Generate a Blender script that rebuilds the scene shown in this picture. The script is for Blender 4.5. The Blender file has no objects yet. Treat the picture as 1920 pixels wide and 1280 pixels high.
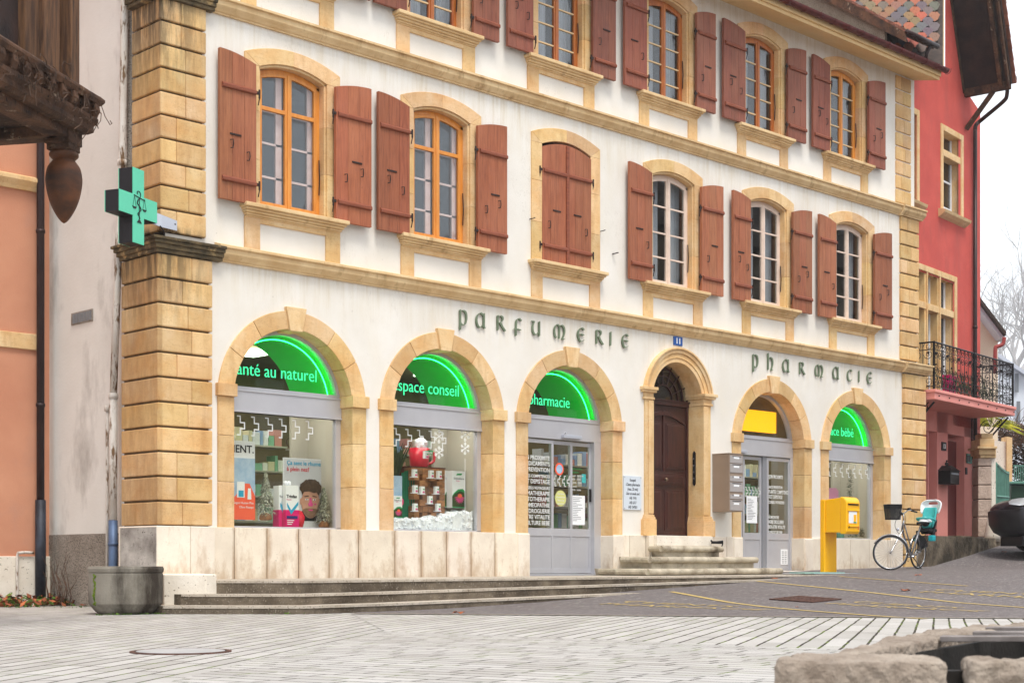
import bpy, bmesh, math, random
from mathutils import Matrix, Vector
from math import sin, cos, pi, radians, sqrt, atan2, asin
SC = bpy.context.scene
COL = SC.collection
random.seed(7)
# ---------------------------------------------------------------- camera
TH = radians(45.6); FL = 2869.0; CXP = 960.0; HYP = 1054.0; EYE = 0.66
FW = (cos(TH), sin(TH)); RT = (sin(TH), -cos(TH))
L0 = (297 - 960) / FL * 20
PX = -(20 * FW[0] + L0 * RT[0]); PY = -(20 * FW[1] + L0 * RT[1])
cam = bpy.data.cameras.new('camera'); camo = bpy.data.objects.new('camera', cam); COL.objects.link(camo)
camo.location = (PX, PY, EYE); camo.rotation_euler = (radians(90), 0, TH - radians(90))
cam.sensor_width = 36; cam.lens = FL / 1920 * 36; cam.shift_y = (HYP - 640) / 1920
cam.clip_end = 2000; cam.clip_start = 0.1
cam.dof.use_dof = True; cam.dof.focus_distance = 25; cam.dof.aperture_fstop = 11
SC.camera = camo
# ---------------------------------------------------------------- world, sun, exposure
SUN_EL, SUN_AZ = radians(63), radians(202)
w = bpy.data.worlds.new('World'); SC.world = w; w.use_nodes = True
nt = w.node_tree; nt.nodes.clear()
sky = nt.nodes.new('ShaderNodeTexSky'); sky.sky_type = 'NISHITA'; sky.sun_disc = False
sky.sun_elevation = SUN_EL; sky.sun_rotation = SUN_AZ; sky.air_density = 1.5; sky.dust_density = 4
b1 = nt.nodes.new('ShaderNodeBackground'); b1.inputs[1].default_value = 0.1; nt.links.new(sky.outputs[0], b1.inputs[0])
b2 = nt.nodes.new('ShaderNodeBackground'); b2.inputs[0].default_value = (0.90, 0.94, 1.0, 1); b2.inputs[1].default_value = .86
mx = nt.nodes.new('ShaderNodeMixShader'); mx.inputs[0].default_value = 0.88
nt.links.new(b1.outputs[0], mx.inputs[1]); nt.links.new(b2.outputs[0], mx.inputs[2])
wo = nt.nodes.new('ShaderNodeOutputWorld'); nt.links.new(mx.outputs[0], wo.inputs[0])
sl = bpy.data.lights.new('sun', 'SUN'); sl.energy = 1.5; sl.angle = radians(18); sl.color = (1, .95, .88)
so = bpy.data.objects.new('sun', sl); COL.objects.link(so)
so.rotation_euler = Vector((-0.30, -.75, 1.6)).to_track_quat('Z', 'Y').to_euler()
SC.view_settings.view_transform = 'Standard'; SC.view_settings.look = 'None'
SC.view_settings.exposure = 0.90; SC.view_settings.gamma = 1.0
SC.render.resolution_x = 1024; SC.render.resolution_y = 682
# ---------------------------------------------------------------- measuring helpers (photo pixel -> point on a real plane)
def ray(px, py):
    a = (px - CXP) / FL; b = (HYP - py) / FL
    return (FW[0] + a * RT[0], FW[1] + a * RT[1], b)
def fac(px, py, Y=0.0):
    r = ray(px, py); t = (Y - PY) / r[1]; return (PX + t * r[0], EYE + t * r[2])
def sid(px, py, X=0.0):
    r = ray(px, py); t = (X - PX) / r[0]; return (PY + t * r[1], EYE + t * r[2])
def grd(px, py, z=0.045):
    r = ray(px, py); t = (z - EYE) / r[2]; return (PX + t * r[0], PY + t * r[1])
def atd(px, py, d):
    r = ray(px, py); return Vector((PX + d * r[0], PY + d * r[1], EYE + d * r[2]))
def ld(lat, d, z=0):
    return Vector((PX + d * FW[0] + lat * RT[0], PY + d * FW[1] + lat * RT[1], z))
# ---------------------------------------------------------------- colour and materials
def C(r, g, b):
    f = lambda c: (c / 255 / 12.92) if c <= 10 else ((c / 255 + .055) / 1.055) ** 2.4
    return (f(r), f(g), f(b), 1)
def nd(nt, t, **k):
    n = nt.nodes.new(t)
    for a, v in k.items(): setattr(n, a, v)
    return n
def base_mat(name, rough=.8, metal=0, spec=.3):
    m = bpy.data.materials.new(name); m.use_nodes = True
    t = m.node_tree; p = t.nodes['Principled BSDF']
    p.inputs['Roughness'].default_value = rough; p.inputs['Metallic'].default_value = metal
    p.inputs['Specular IOR Level'].default_value = spec
    return m, t, p
def coords(t, scale=(1, 1, 1), rot=(0, 0, 0)):
    c = nd(t, 'ShaderNodeTexCoord'); mp = nd(t, 'ShaderNodeMapping')
    mp.inputs['Scale'].default_value = scale; mp.inputs['Rotation'].default_value = rot
    t.links.new(c.outputs['Object'], mp.inputs[0]); return mp.outputs[0]
def noise(t, vec, scale, detail=4, rough=.6):
    n = nd(t, 'ShaderNodeTexNoise'); n.inputs['Scale'].default_value = scale
    n.inputs['Detail'].default_value = detail; n.inputs['Roughness'].default_value = rough
    t.links.new(vec, n.inputs['Vector']); return n.outputs[0]
def ramp(t, fac_, lo, hi, a=0., b=1.):
    r = nd(t, 'ShaderNodeMapRange'); t.links.new(fac_, r.inputs[0])
    for i, v in zip((1, 2, 3, 4), (lo, hi, a, b)): r.inputs[i].default_value = v
    return r.outputs[0]
def mixc(t, f, a, b, mode='MIX'):
    m = nd(t, 'ShaderNodeMix', data_type='RGBA', blend_type=mode)
    if isinstance(f, (int, float)): m.inputs[0].default_value = f
    else: t.links.new(f, m.inputs[0])
    for i, v in ((6, a), (7, b)):
        if isinstance(v, tuple): m.inputs[i].default_value = v
        else: t.links.new(v, m.inputs[i])
    return m.outputs[2]
def mth(t, op, a, b=0.):
    m = nd(t, 'ShaderNodeMath', operation=op)
    for i, v in ((0, a), (1, b)):
        if isinstance(v, (int, float)): m.inputs[i].default_value = v
        else: t.links.new(v, m.inputs[i])
    return m.outputs[0]
def bump(t, p, h, strength=.3, dist=.01):
    b = nd(t, 'ShaderNodeBump'); b.inputs['Strength'].default_value = strength; b.inputs['Distance'].default_value = dist
    t.links.new(h, b.inputs['Height']); t.links.new(b.outputs[0], p.inputs['Normal'])
def surf(name, c1, c2=None, scale=2., rough=.8, metal=0, spec=.3, bstr=.25, bscale=60., stretch=(1, 1, 1), stain=None, stain_lo=.55, stain_hi=.75, stain_scale=1.2, stain_stretch=(1, 1, 1), speck=None, tint=True, bdist=.01, extra=None):
    m, t, p = base_mat(name, rough, metal, spec)
    v = coords(t, stretch); n = noise(t, v, scale, 6)
    col = mixc(t, ramp(t, n, .35, .65), c1, c2 or c1)
    if stain:
        sv = coords(t, stain_stretch); sn = noise(t, sv, stain_scale, 7, .65)
        col = mixc(t, ramp(t, sn, stain_lo, stain_hi), col, stain)
    if speck:
        kn = noise(t, coords(t), speck[1], 2, .5)
        col = mixc(t, ramp(t, kn, speck[2], speck[3]), col, speck[0])
    if extra: col = extra(t, col)
    if tint:
        a = nd(t, 'ShaderNodeVertexColor', layer_name='tint'); col = mixc(t, 1., col, a.outputs[0], 'MULTIPLY')
    t.links.new(col, p.inputs['Base Color'])
    bn = noise(t, coords(t, stretch), bscale, 5, .6)
    bump(t, p, bn, bstr, bdist)
    return m
def emit(name, c, s):
    m, t, p = base_mat(name); p.inputs['Base Color'].default_value = c
    p.inputs['Emission Color'].default_value = c; p.inputs['Emission Strength'].default_value = s; return m
def glassm(name, tintc=(.8, .85, .85, 1), k=1.5, add=.04):
    m = bpy.data.materials.new(name); m.use_nodes = True; t = m.node_tree; t.nodes.clear()
    tr = nd(t, 'ShaderNodeBsdfTransparent'); tr.inputs[0].default_value = tintc
    gl = nd(t, 'ShaderNodeBsdfGlossy'); gl.inputs['Roughness'].default_value = .02
    fr = nd(t, 'ShaderNodeLayerWeight'); fr.inputs[0].default_value = .5
    f = mth(t, 'ADD', mth(t, 'MULTIPLY', mth(t, 'POWER', fr.outputs['Facing'], 5.), .9), .045 * k + add)
    bn = noise(t, coords(t), 1.3, 2); bp = nd(t, 'ShaderNodeBump'); bp.inputs['Strength'].default_value = .03; bp.inputs['Distance'].default_value = .02
    t.links.new(bn, bp.inputs['Height']); t.links.new(bp.outputs[0], gl.inputs['Normal'])
    mx = nd(t, 'ShaderNodeMixShader'); t.links.new(f, mx.inputs[0]); t.links.new(tr.outputs[0], mx.inputs[1]); t.links.new(gl.outputs[0], mx.inputs[2])
    o = nd(t, 'ShaderNodeOutputMaterial'); t.links.new(mx.outputs[0], o.inputs[0]); return m
# ---------------------------------------------------------------- mesh builder
class MB:
    def __init__(s, M=None): s.v = []; s.f = []; s.t = []; s.M = M
    def add(s, vs, fs, t=1.0):
        k = len(s.v)
        s.v += [(s.M @ Vector(v)) if s.M is not None else Vector(v) for v in vs]
        for f in fs: s.f.append([i + k for i in f]); s.t.append(t)
        return s
    def box(s, x0, x1, y0, y1, z0, z1, t=1.0):
        vs = [(x, y, z) for x in (x0, x1) for y in (y0, y1) for z in (z0, z1)]
        return s.add(vs, [(0, 1, 3, 2), (4, 6, 7, 5), (0, 4, 5, 1), (2, 3, 7, 6), (0, 2, 6, 4), (1, 5, 7, 3)], t)
    def hexa(s, a, b, t=1.0):   # two matching quads
        return s.add(list(a) + list(b), [(0, 1, 2, 3), (7, 6, 5, 4)] + [(i, (i + 1) % 4, (i + 1) % 4 + 4, i + 4) for i in range(4)], t)
    def prism(s, poly, ax, a, b, t=1.0):
        n = len(poly)
        mk = {'y': lambda p, q: (p[0], q, p[1]), 'x': lambda p, q: (q, p[0], p[1]), 'z': lambda p, q: (p[0], p[1], q)}[ax]
        vs = [mk(p, a) for p in poly] + [mk(p, b) for p in poly]
        return s.add(vs, [tuple(range(n)), tuple(range(2 * n - 1, n - 1, -1))] + [(i, (i + 1) % n, (i + 1) % n + n, i + n) for i in range(n)], t)
    def ring(s, inner, outer, a, b, t=1.0, closed=False):   # strips between two (x,z) curves, y from a to b
        n = len(inner)
        for i in range(n - 1 + (1 if closed else 0)):
            j = (i + 1) % n
            q = [inner[i], inner[j], outer[j], outer[i]]
            vs = [(p[0], a, p[1]) for p in q] + [(p[0], b, p[1]) for p in q]
            fs = [(0, 1, 2, 3), (7, 6, 5, 4), (0, 1, 5, 4), (2, 3, 7, 6)]
            if not closed and i == 0: fs.append((0, 3, 7, 4))
            if not closed and i == n - 2: fs.append((1, 2, 6, 5))
            s.add(vs, fs, t)
        return s
    def tube(s, pts, r, n=8, t=1.0):
        pts = [Vector(p) for p in pts]; m = len(pts); rs = r if isinstance(r, (list, tuple)) else [r] * m
        vs = []; up = Vector((0, 0, 1)); prev = None
        for i, p in enumerate(pts):
            d = (pts[min(i + 1, m - 1)] - pts[max(i - 1, 0)]).normalized()
            if prev is None:
                u = d.cross(up)
                if u.length < .05: u = d.cross(Vector((1, 0, 0)))
                u.normalize()
            else:
                u = prev - d * prev.dot(d)
                if u.length < 1e-4: u = d.cross(up)
                u.normalize()
            prev = u; w_ = d.cross(u)
            for k in range(n):
                a = 2 * pi * k / n; vs.append(p + (u * cos(a) + w_ * sin(a)) * rs[i])
        fs = [(i * n + k, i * n + (k + 1) % n, (i + 1) * n + (k + 1) % n, (i + 1) * n + k) for i in range(m - 1) for k in range(n)]
        fs += [tuple(range(n)), tuple(range((m - 1) * n, m * n))]
        return s.add(vs, fs, t)
    def lathe(s, prof, c, n=24, t=1.0, arc=1.0):
        vs = [(c[0] + r * cos(2 * pi * k / n), c[1] + r * sin(2 * pi * k / n), c[2] + z) for r, z in prof for k in range(n)]
        m = len(prof)
        fs = [(i * n + k, i * n + (k + 1) % n, (i + 1) * n + (k + 1) % n, (i + 1) * n + k) for i in range(m - 1) for k in range(n)]
        fs += [tuple(range(n)), tuple(range((m - 1) * n, m * n))]
        return s.add(vs, fs, t)
    def blob(s, c, r, n=8, jit=.2, t=1.0, sq=1.0):
        rows = max(4, n // 2); vs = []; 
        for i in range(rows + 1):
            a = pi * i / rows
            for k in range(n):
                b = 2 * pi * k / n; q = r * (1 + random.uniform(-jit, jit))
                vs.append((c[0] + q * sin(a) * cos(b), c[1] + q * sin(a) * sin(b), c[2] + q * cos(a) * sq))
        fs = [(i * n + k, i * n + (k + 1) % n, (i + 1) * n + (k + 1) % n, (i + 1) * n + k) for i in range(rows) for k in range(n)]
        return s.add(vs, fs, t)
    def build(s, name, mat, parent=None, smooth=False, bevel=0., seg=2, local=False, merge=False, subsurf=0):
        me = bpy.data.meshes.new(name)
        P = ROOTM.get(root_of(parent).name) if parent is not None else None
        inv = P.inverted() if (P is not None and not local) else None
        me.from_pydata([tuple(inv @ v) if inv is not None else tuple(v) for v in s.v], [], s.f)
        at = me.color_attributes.new('tint', 'FLOAT_COLOR', 'CORNER')
        i = 0
        for f, t in zip(s.f, s.t):
            c = t if isinstance(t, tuple) else (t, t, t, 1)
            for _ in f: at.data[i].color = c; i += 1
        bm = bmesh.new(); bm.from_mesh(me)
        if merge: bmesh.ops.remove_doubles(bm, verts=bm.verts, dist=1e-4)
        bmesh.ops.recalc_face_normals(bm, faces=bm.faces); bm.to_mesh(me); bm.free()
        if smooth:
            me.polygons.foreach_set('use_smooth', [True] * len(me.polygons))
        me.materials.append(mat)
        o = bpy.data.objects.new(name, me); COL.objects.link(o)
        if parent is not None: o.parent = parent
        if bevel:
            b = o.modifiers.new('bevel', 'BEVEL'); b.width = bevel; b.segments = seg; b.limit_method = 'ANGLE'; b.angle_limit = radians(40)
        if subsurf:
            b = o.modifiers.new('sub', 'SUBSURF'); b.levels = subsurf; b.render_levels = subsurf
        return o
ROOTM = {}
def root_of(o):
    while o.parent is not None: o = o.parent
    return o
def tag(o, label=None, cat=None, group=None, kind=None):
    if label: o['label'] = label
    if cat: o['category'] = cat
    if group: o['group'] = group
    if kind: o['kind'] = kind
    return o
def thing(name, label, cat, loc=(0, 0, 0), rz=0., group=None):
    o = bpy.data.objects.new(name, None); COL.objects.link(o); o.empty_display_size = .2
    o.location = loc; o.rotation_euler = (0, 0, rz)
    ROOTM[o.name] = Matrix.Translation(Vector(loc)) @ Matrix.Rotation(rz, 4, 'Z')
    return tag(o, label, cat, group)
def lab(o, l): o['label'] = l; return o
def meshthing(mb, name, mat, label, cat, group=None, **k):
    o = mb.build(name, mat, None, **k); return tag(o, label, cat, group)
# recentre a single-mesh thing on its base
def rebase(o):
    co = [v.co.copy() for v in o.data.vertices]
    c = Vector((sum(v.x for v in co) / len(co), sum(v.y for v in co) / len(co), min(v.z for v in co)))
    o.data.transform(Matrix.Translation(-c)); o.location = c; return o
FRONT = Matrix.Rotation(radians(90), 4, 'X')     # text facing -Y
def text(name, s, M, size, mat, parent, ext=.003, align='LEFT', sx=1., bold=0., spacing=1., local=False):
    cu = bpy.data.curves.new(name, 'FONT'); cu.body = s; cu.size = size; cu.extrude = ext; cu.align_x = align
    cu.offset = bold; cu.space_character = spacing; cu.resolution_u = 3
    o = bpy.data.objects.new(name, cu); COL.objects.link(o)
    me = bpy.data.meshes.new_from_object(o.evaluated_get(bpy.context.evaluated_depsgraph_get()))
    bpy.data.objects.remove(o); bpy.data.curves.remove(cu)
    me.transform(M @ Matrix.Diagonal((sx, 1, 1, 1)))
    if parent is not None and not local: me.transform(ROOTM[root_of(parent).name].inverted())
    at = me.color_attributes.new('tint', 'FLOAT_COLOR', 'CORNER')
    at.data.foreach_set('color', [1.0] * (4 * len(at.data)))
    me.materials.clear(); me.materials.append(mat)
    o = bpy.data.objects.new(name, me); COL.objects.link(o)
    if parent is not None: o.parent = parent
    return o
def ftext(name, s, x, y, z, size, mat, parent, **k):
    return text(name, s, Matrix.Translation((x, y, z)) @ FRONT, size, mat, parent, **k)
def crom(pts, k=5):
    if len(pts) < 3: return [tuple(p) for p in pts]
    P = [pts[0]] + list(pts) + [pts[-1]]; out = []
    for i in range(1, len(P) - 2):
        p0, p1, p2, p3 = P[i - 1:i + 3]
        for j in range(k):
            t = j / k
            out.append(tuple(.5 * ((2 * b) + (c - a) * t + (2 * a - 5 * b + 4 * c - d) * t * t + (3 * b - a - 3 * c + d) * t ** 3) for a, b, c, d in zip(p0, p1, p2, p3)))
    out.append(tuple(pts[-1])); return out
# ---------------------------------------------------------------- materials
def streaks(t, col):
    geo = nd(t, 'ShaderNodeNewGeometry'); sp = nd(t, 'ShaderNodeSeparateXYZ'); t.links.new(geo.outputs['Position'], sp.inputs[0]); z = sp.outputs[2]
    n = noise(t, coords(t, (1, 1, .12)), 7, 5, .6); n2 = noise(t, coords(t, (1, 1, .05)), 22, 3, .6)
    big = noise(t, coords(t), .5, 3)
    f = mth(t, 'MULTIPLY', ramp(t, n, .40, .66), ramp(t, n2, .32, .6))
    bands = None
    for zc, L in ((8.05, 1.0), (4.72, .8), (11.05, .8)):
        b = mth(t, 'MULTIPLY', ramp(t, z, zc - L, zc, 0, 1), ramp(t, z, zc, zc + .02, 1, 0))
        bands = b if bands is None else mth(t, 'ADD', bands, b)
    f = mth(t, 'MULTIPLY', mth(t, 'MULTIPLY', f, bands), ramp(t, big, .35, .6, .25, 1.))
    col = mixc(t, mth(t, 'MULTIPLY', f, .6), col, C(190, 168, 120))
    ck = noise(t, coords(t, (1, 1, .35)), 1.6, 6, .7); cf = mth(t, 'MULTIPLY', ramp(t, mth(t, 'ABSOLUTE', mth(t, 'SUBTRACT', ck, .5)), 0, .0025, 1, 0), ramp(t, noise(t, coords(t), .6, 3), .52, .6))
    col = mixc(t, mth(t, 'MULTIPLY', cf, .5), col, C(150, 138, 118))
    f2 = mth(t, 'MULTIPLY', ramp(t, noise(t, coords(t, (1, 1, .5)), 2.2, 6), .5, .72), .3)
    col = mixc(t, f2, col, C(226, 216, 196))
    sp2 = ramp(t, noise(t, coords(t), 28, 1, .4), .77, .79)
    return mixc(t, mth(t, 'MULTIPLY', sp2, .5), col, C(120, 110, 95))
M = {}
M['plaster'] = surf('white_plaster', C(233, 229, 221), C(222, 216, 205), .8, .9, bstr=.22, bscale=45, extra=streaks)
def stonex(t, col):
    g = noise(t, coords(t, (1, 1, .25)), 5, 6, .65)
    bg = noise(t, coords(t, (1, 1, 1.4)), 1.7, 5, .6); col = mixc(t, mth(t, 'MULTIPLY', ramp(t, bg, .48, .68), .5), col, C(214, 158, 92))
    b2_ = noise(t, coords(t, (1.3, 1, 1)), 2.3, 5, .6); col = mixc(t, mth(t, 'MULTIPLY', ramp(t, b2_, .52, .7), .4), col, C(236, 216, 178))
    col = mixc(t, mth(t, 'MULTIPLY', ramp(t, g, .5, .72), .45), col, C(176, 128, 74))
    vn = noise(t, coords(t, (1, 1, 3)), 3.2, 4, .7)
    v = ramp(t, mth(t, 'ABSOLUTE', mth(t, 'SUBTRACT', vn, .5)), 0, .012, 1, 0)
    return mixc(t, mth(t, 'MULTIPLY', v, .35), col, C(150, 98, 52))
M['stone'] = surf('yellow_sandstone', C(228, 198, 152), C(218, 182, 130), 1.6, .88, bstr=.3, bscale=50, extra=stonex)
def grime(t, col):
    col = stonex(t, col)
    geo = nd(t, 'ShaderNodeNewGeometry'); sp = nd(t, 'ShaderNodeSeparateXYZ'); t.links.new(geo.outputs['Position'], sp.inputs[0]); z = sp.outputs[2]; x = sp.outputs[0]
    n = noise(t, coords(t, (3, 3, .35)), 3.5, 7, .7)
    b = mth(t, 'ADD', mth(t, 'MULTIPLY', ramp(t, z, 6.6, 8.0), ramp(t, z, 8.3, 8.5, 1, .3)), mth(t, 'MULTIPLY', ramp(t, z, 3.7, 4.8), ramp(t, z, 5.0, 5.1, 1, 0)))
    f = mth(t, 'MULTIPLY', mth(t, 'MULTIPLY', ramp(t, n, .38, .56), b), ramp(t, x, .15, .8, 1, .15))
    col = mixc(t, mth(t, 'MULTIPLY', ramp(t, x, .0, .02, .55, 0), ramp(t, noise(t, coords(t, (2, 2, .5)), 4, 6, .7), .35, .65, .3, 1)), col, C(156, 120, 80))
    return mixc(t, mth(t, 'MULTIPLY', f, .95), col, C(78, 68, 52))
M['quoin'] = surf('weathered_quoin_stone', C(228, 196, 146), C(212, 176, 122), 1.3, .9, bstr=.35, bscale=45, extra=grime)
M['mossy'] = surf('dark_mossy_cornice_stone', C(108, 92, 66), C(66, 58, 44), 7, .95, bstr=.6, bscale=40, stain=C(190, 160, 110), stain_lo=.55, stain_hi=.7, stain_scale=5)
M['sillstone'] = surf('moulded_sandstone', C(228, 200, 154), C(208, 174, 126), 2.5, .85, bstr=.3, bscale=60, stain=C(150, 112, 68), stain_scale=5, stain_stretch=(1, 1, .4), stain_lo=.56, stain_hi=.8)
def plinx(t, col):
    geo = nd(t, 'ShaderNodeNewGeometry'); sp = nd(t, 'ShaderNodeSeparateXYZ'); t.links.new(geo.outputs['Position'], sp.inputs[0]); z = sp.outputs[2]
    n = noise(t, coords(t, (1.6, 1.6, .7)), 3.2, 7, .7)
    f = mth(t, 'MULTIPLY', ramp(t, mth(t, 'ADD', n, ramp(t, z, .4, .95, .16, -.06)), .52, .72), .6)
    col = mixc(t, f, col, C(176, 146, 112))
    k = ramp(t, noise(t, coords(t), 30, 3, .7), .66, .7); x = sp.outputs[0]
    col = mixc(t, mth(t, 'MULTIPLY', k, .45), col, C(110, 96, 80))
    for x0_, w_, a_, b_ in ((1.15, .26875, 1.1, 3.4), (3.99, .2575, 3.9, 6.1)):
        pp = mth(t, 'PINGPONG', mth(t, 'SUBTRACT', x, x0_), w_)
        m_ = mth(t, 'MULTIPLY', ramp(t, mth(t, 'ADD', pp, ramp(t, n, .35, .65, -.035, .05)), 0, .07, 1, 0), mth(t, 'MULTIPLY', ramp(t, x, a_, a_ + .02), ramp(t, x, b_, b_ + .02, 1, 0)))
        col = mixc(t, mth(t, 'MULTIPLY', m_, .65), col, C(168, 134, 98))
    return col
M['plinth'] = surf('pale_limestone_plinth', C(232, 222, 206), C(220, 208, 192), 2.5, .85, bstr=.3, bscale=30, extra=plinx)
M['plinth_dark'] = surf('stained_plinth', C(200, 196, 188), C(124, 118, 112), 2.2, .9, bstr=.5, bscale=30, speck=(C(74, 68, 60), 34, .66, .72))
M['sidewall'] = surf('old_grey_render', C(226, 224, 217), C(214, 211, 203), .7, .9, bstr=.35, bscale=25, stain=C(140, 134, 126), stain_lo=.50, stain_hi=.76, stain_scale=1.1, stain_stretch=(1, 1, .45))
M['pebble'] = surf('pebbledash', C(170, 160, 148), C(150, 140, 128), 3, .95, bstr=1., bscale=90, speck=(C(92, 84, 74), 60, .52, .6), bdist=.02)
def woodx(t, col):
    g = noise(t, coords(t, (22, 22, 1.1)), 3, 6, .65)
    col = mixc(t, mth(t, 'MULTIPLY', ramp(t, g, .46, .70), .55), col, C(92, 46, 32))
    k = ramp(t, noise(t, coords(t, (3, 3, 1)), 9, 3, .7), .7, .73)
    fd = ramp(t, noise(t, coords(t, (1, 1, .5)), 1.1, 4), .45, .7); col = mixc(t, mth(t, 'MULTIPLY', fd, .3), col, C(196, 132, 100))
    return mixc(t, mth(t, 'MULTIPLY', k, .7), col, C(66, 36, 28))
M['shutter'] = surf('red_brown_shutter_paint', C(172, 104, 70), C(154, 88, 57), 3, .62, bstr=.25, bscale=30, stretch=(8, 8, .6), extra=woodx, spec=.35)
M['shutter_top'] = surf('darker_red_shutter_paint', C(146, 84, 64), C(128, 72, 55), 3, .6, bstr=.25, bscale=30, stretch=(8, 8, .6), extra=woodx, spec=.35)
M['batten'] = surf('batten_paint', C(144, 80, 56), C(124, 66, 46), 5, .6, bstr=.3, bscale=60, stretch=(1, 1, 6))
M['iron'] = surf('dark_iron', C(62, 44, 38), C(40, 32, 30), 12, .6, metal=.3, bstr=.3)
M['black'] = surf('black_wrought_iron', C(34, 32, 34), C(26, 24, 26), 8, .45, metal=.5, bstr=.15)
M['orange_wood'] = surf('orange_varnished_wood', C(222, 148, 62), C(206, 128, 48), 4, .4, bstr=.1, stretch=(4, 4, .7), spec=.5)
M['orange_dark'] = surf('amber_brown_window_wood', C(190, 112, 44), C(160, 84, 34), 4, .4, bstr=.1, stretch=(4, 4, .7), spec=.5)
M['pinkwhite'] = surf('pale_pinkish_window_paint', C(226, 206, 190), C(214, 192, 176), 6, .5, bstr=.1)
M['innerframe'] = surf('inner_window_paint', C(238, 212, 204), C(230, 200, 190), 6, .5, bstr=.1)
M['whitebar'] = surf('cream_muntin_paint', C(226, 196, 150), None, 6, .5, bstr=.1)
M['glass'] = glassm('window_glass', (.88, .90, .91, 1), 1.7, .0)
M['glass_green'] = glassm('glow_tinted_glass', (.80, .95, .80, 1), 1.0, .0)  # pane tint stands in for the green glow of the interior
M['glass_soft'] = glassm('double_window_glass', (.93, .95, .96, 1), 1.2, .0)
M['shopglass'] = glassm('shop_window_glass', (.95, .96, .93, 1), .75, .0)
M['alu'] = surf('silver_grey_aluminium', C(196, 196, 200), C(188, 188, 193), 2, .38, metal=.35, spec=.5, bstr=.03)
M['alu_dark'] = surf('shaded_aluminium', C(150, 152, 158), None, 2, .4, metal=.4, spec=.5, bstr=.03)  # darker copy of the aluminium, shade put into its base colour
M['rubber'] = surf('black_rubber', C(30, 30, 32), None, 4, .7, bstr=.1)
M['curtain'] = surf('white_curtain', C(226, 228, 232), C(190, 194, 200), 1, .9, bstr=.3, bscale=12, stretch=(6, 6, .2))
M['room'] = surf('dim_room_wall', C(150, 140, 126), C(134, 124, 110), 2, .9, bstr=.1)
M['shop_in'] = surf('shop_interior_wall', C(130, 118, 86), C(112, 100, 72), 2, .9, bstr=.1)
M['shop_white'] = surf('shop_white_partition', C(186, 181, 168), None, 2, .8, bstr=.05)
M['lamp'] = emit('lit_ceiling_panel', (1, .97, .9, 1), 4.5)
M['fill_strip'] = emit('added_fill_strip', (1, .97, .92, 1), 10)  # emission of the strips added over the window displays
M['beard'] = surf('printed_beard', C(150, 116, 92), C(120, 90, 70), 16, .6, bstr=0)
M['neon'] = emit('green_neon', (.02, 1, .20, 1), 7)
M['neon_soft'] = emit('green_lettering_glow', (.035, .56, .23, 1), 1.0)
M['vault'] = surf('glow_painted_vault', C(60, 220, 110), None, 2, .6, bstr=.02)  # green of the tube's light put into the vault's base colour
M['letter'] = surf('sage_green_metal_letter', C(122, 136, 112), C(102, 116, 92), 5, .5, metal=.2, bstr=.1)
M['door'] = surf('dark_mahogany_door', C(70, 35, 28), C(50, 25, 20), 3, .38, bstr=.15, stretch=(6, 6, .7), spec=.5)
M['brass'] = surf('dull_brass', C(120, 100, 80), None, 3, .35, metal=.8, bstr=.05)
M['soffit'] = surf('cream_soffit_board', C(226, 194, 142), C(216, 182, 128), 1.2, .7, bstr=.08)
M['gutter'] = surf('oxblood_gutter', C(104, 44, 40), C(78, 30, 30), 6, .4, metal=.3, stain=C(150, 110, 100), stain_scale=14, stain_lo=.6, stain_hi=.72, bstr=.15)
M['tile'] = surf('roof_tile', C(150, 92, 70), C(110, 74, 62), 6, .85, bstr=.4, bscale=40)
M['hextile'] = surf('scale_roof_tile', C(214, 200, 190), None, 6, .7, bstr=.3, bscale=50, stain=C(120, 110, 90), stain_scale=20)
M['timber'] = surf('old_dark_timber', C(98, 68, 48), C(50, 35, 27), 4, .85, bstr=.9, bscale=34, speck=(C(34, 25, 20), 26, .62, .7), bdist=.015, stain=C(150, 132, 112), stain_scale=9, stain_lo=.6, stain_hi=.72)
M['post_wood'] = surf('brown_timber_post', C(118, 84, 56), C(76, 52, 38), 3, .85, bstr=.7, bscale=20, stretch=(9, 9, .7), stain=C(52, 38, 30), stain_scale=3, stain_stretch=(5, 5, .6), stain_lo=.52, stain_hi=.68)
M['landing'] = surf('mossy_landing_stone', C(150, 136, 116), C(112, 98, 80), 3, .95, bstr=1., bscale=14, bdist=.03, stain=C(70, 60, 46), stain_scale=2.4, stain_lo=.45, stain_hi=.62)
M['timber_dark'] = surf('darkest_timber', C(58, 40, 34), C(36, 26, 24), 3, .85, bstr=.6, bscale=30)
M['rust_wood'] = surf('brown_turned_wood', C(104, 60, 30), C(44, 30, 22), 2.2, .6, bstr=.6, bscale=90, stretch=(1, 1, 2.2))
M['salmon'] = surf('salmon_render', C(206, 148, 118), C(194, 134, 106), .9, .9, bstr=.3, bscale=40, stain=C(190, 140, 118), stain_scale=1.3)
M['red'] = surf('coral_red_render', C(204, 90, 80), C(190, 80, 72), 1.6, .85, bstr=.7, bscale=28, stain=C(176, 84, 76), stain_scale=2.2, stain_lo=.52, stain_hi=.8, stain_stretch=(1, 1, .3))
M['pink'] = surf('pink_render', C(228, 152, 142), C(220, 142, 132), 1.2, .85, bstr=.3, bscale=35)
M['shaded_red'] = surf('shaded_red_reveal', C(124, 56, 52), C(112, 48, 46), 1.2, .85, bstr=.3, bscale=35)  # red darkened in its base colour for the shade of the doorway
M['pipe_brown'] = surf('dark_brown_pipe', C(64, 48, 46), C(54, 42, 42), 4, .4, metal=.4, bstr=.08)
M['pipe_white'] = surf('flaking_white_pipe', C(216, 210, 202), C(200, 190, 178), 3, .6, bstr=.3, stain=C(112, 84, 56), stain_scale=6, stain_lo=.52, stain_hi=.6, stain_stretch=(2, 2, .5))
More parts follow.
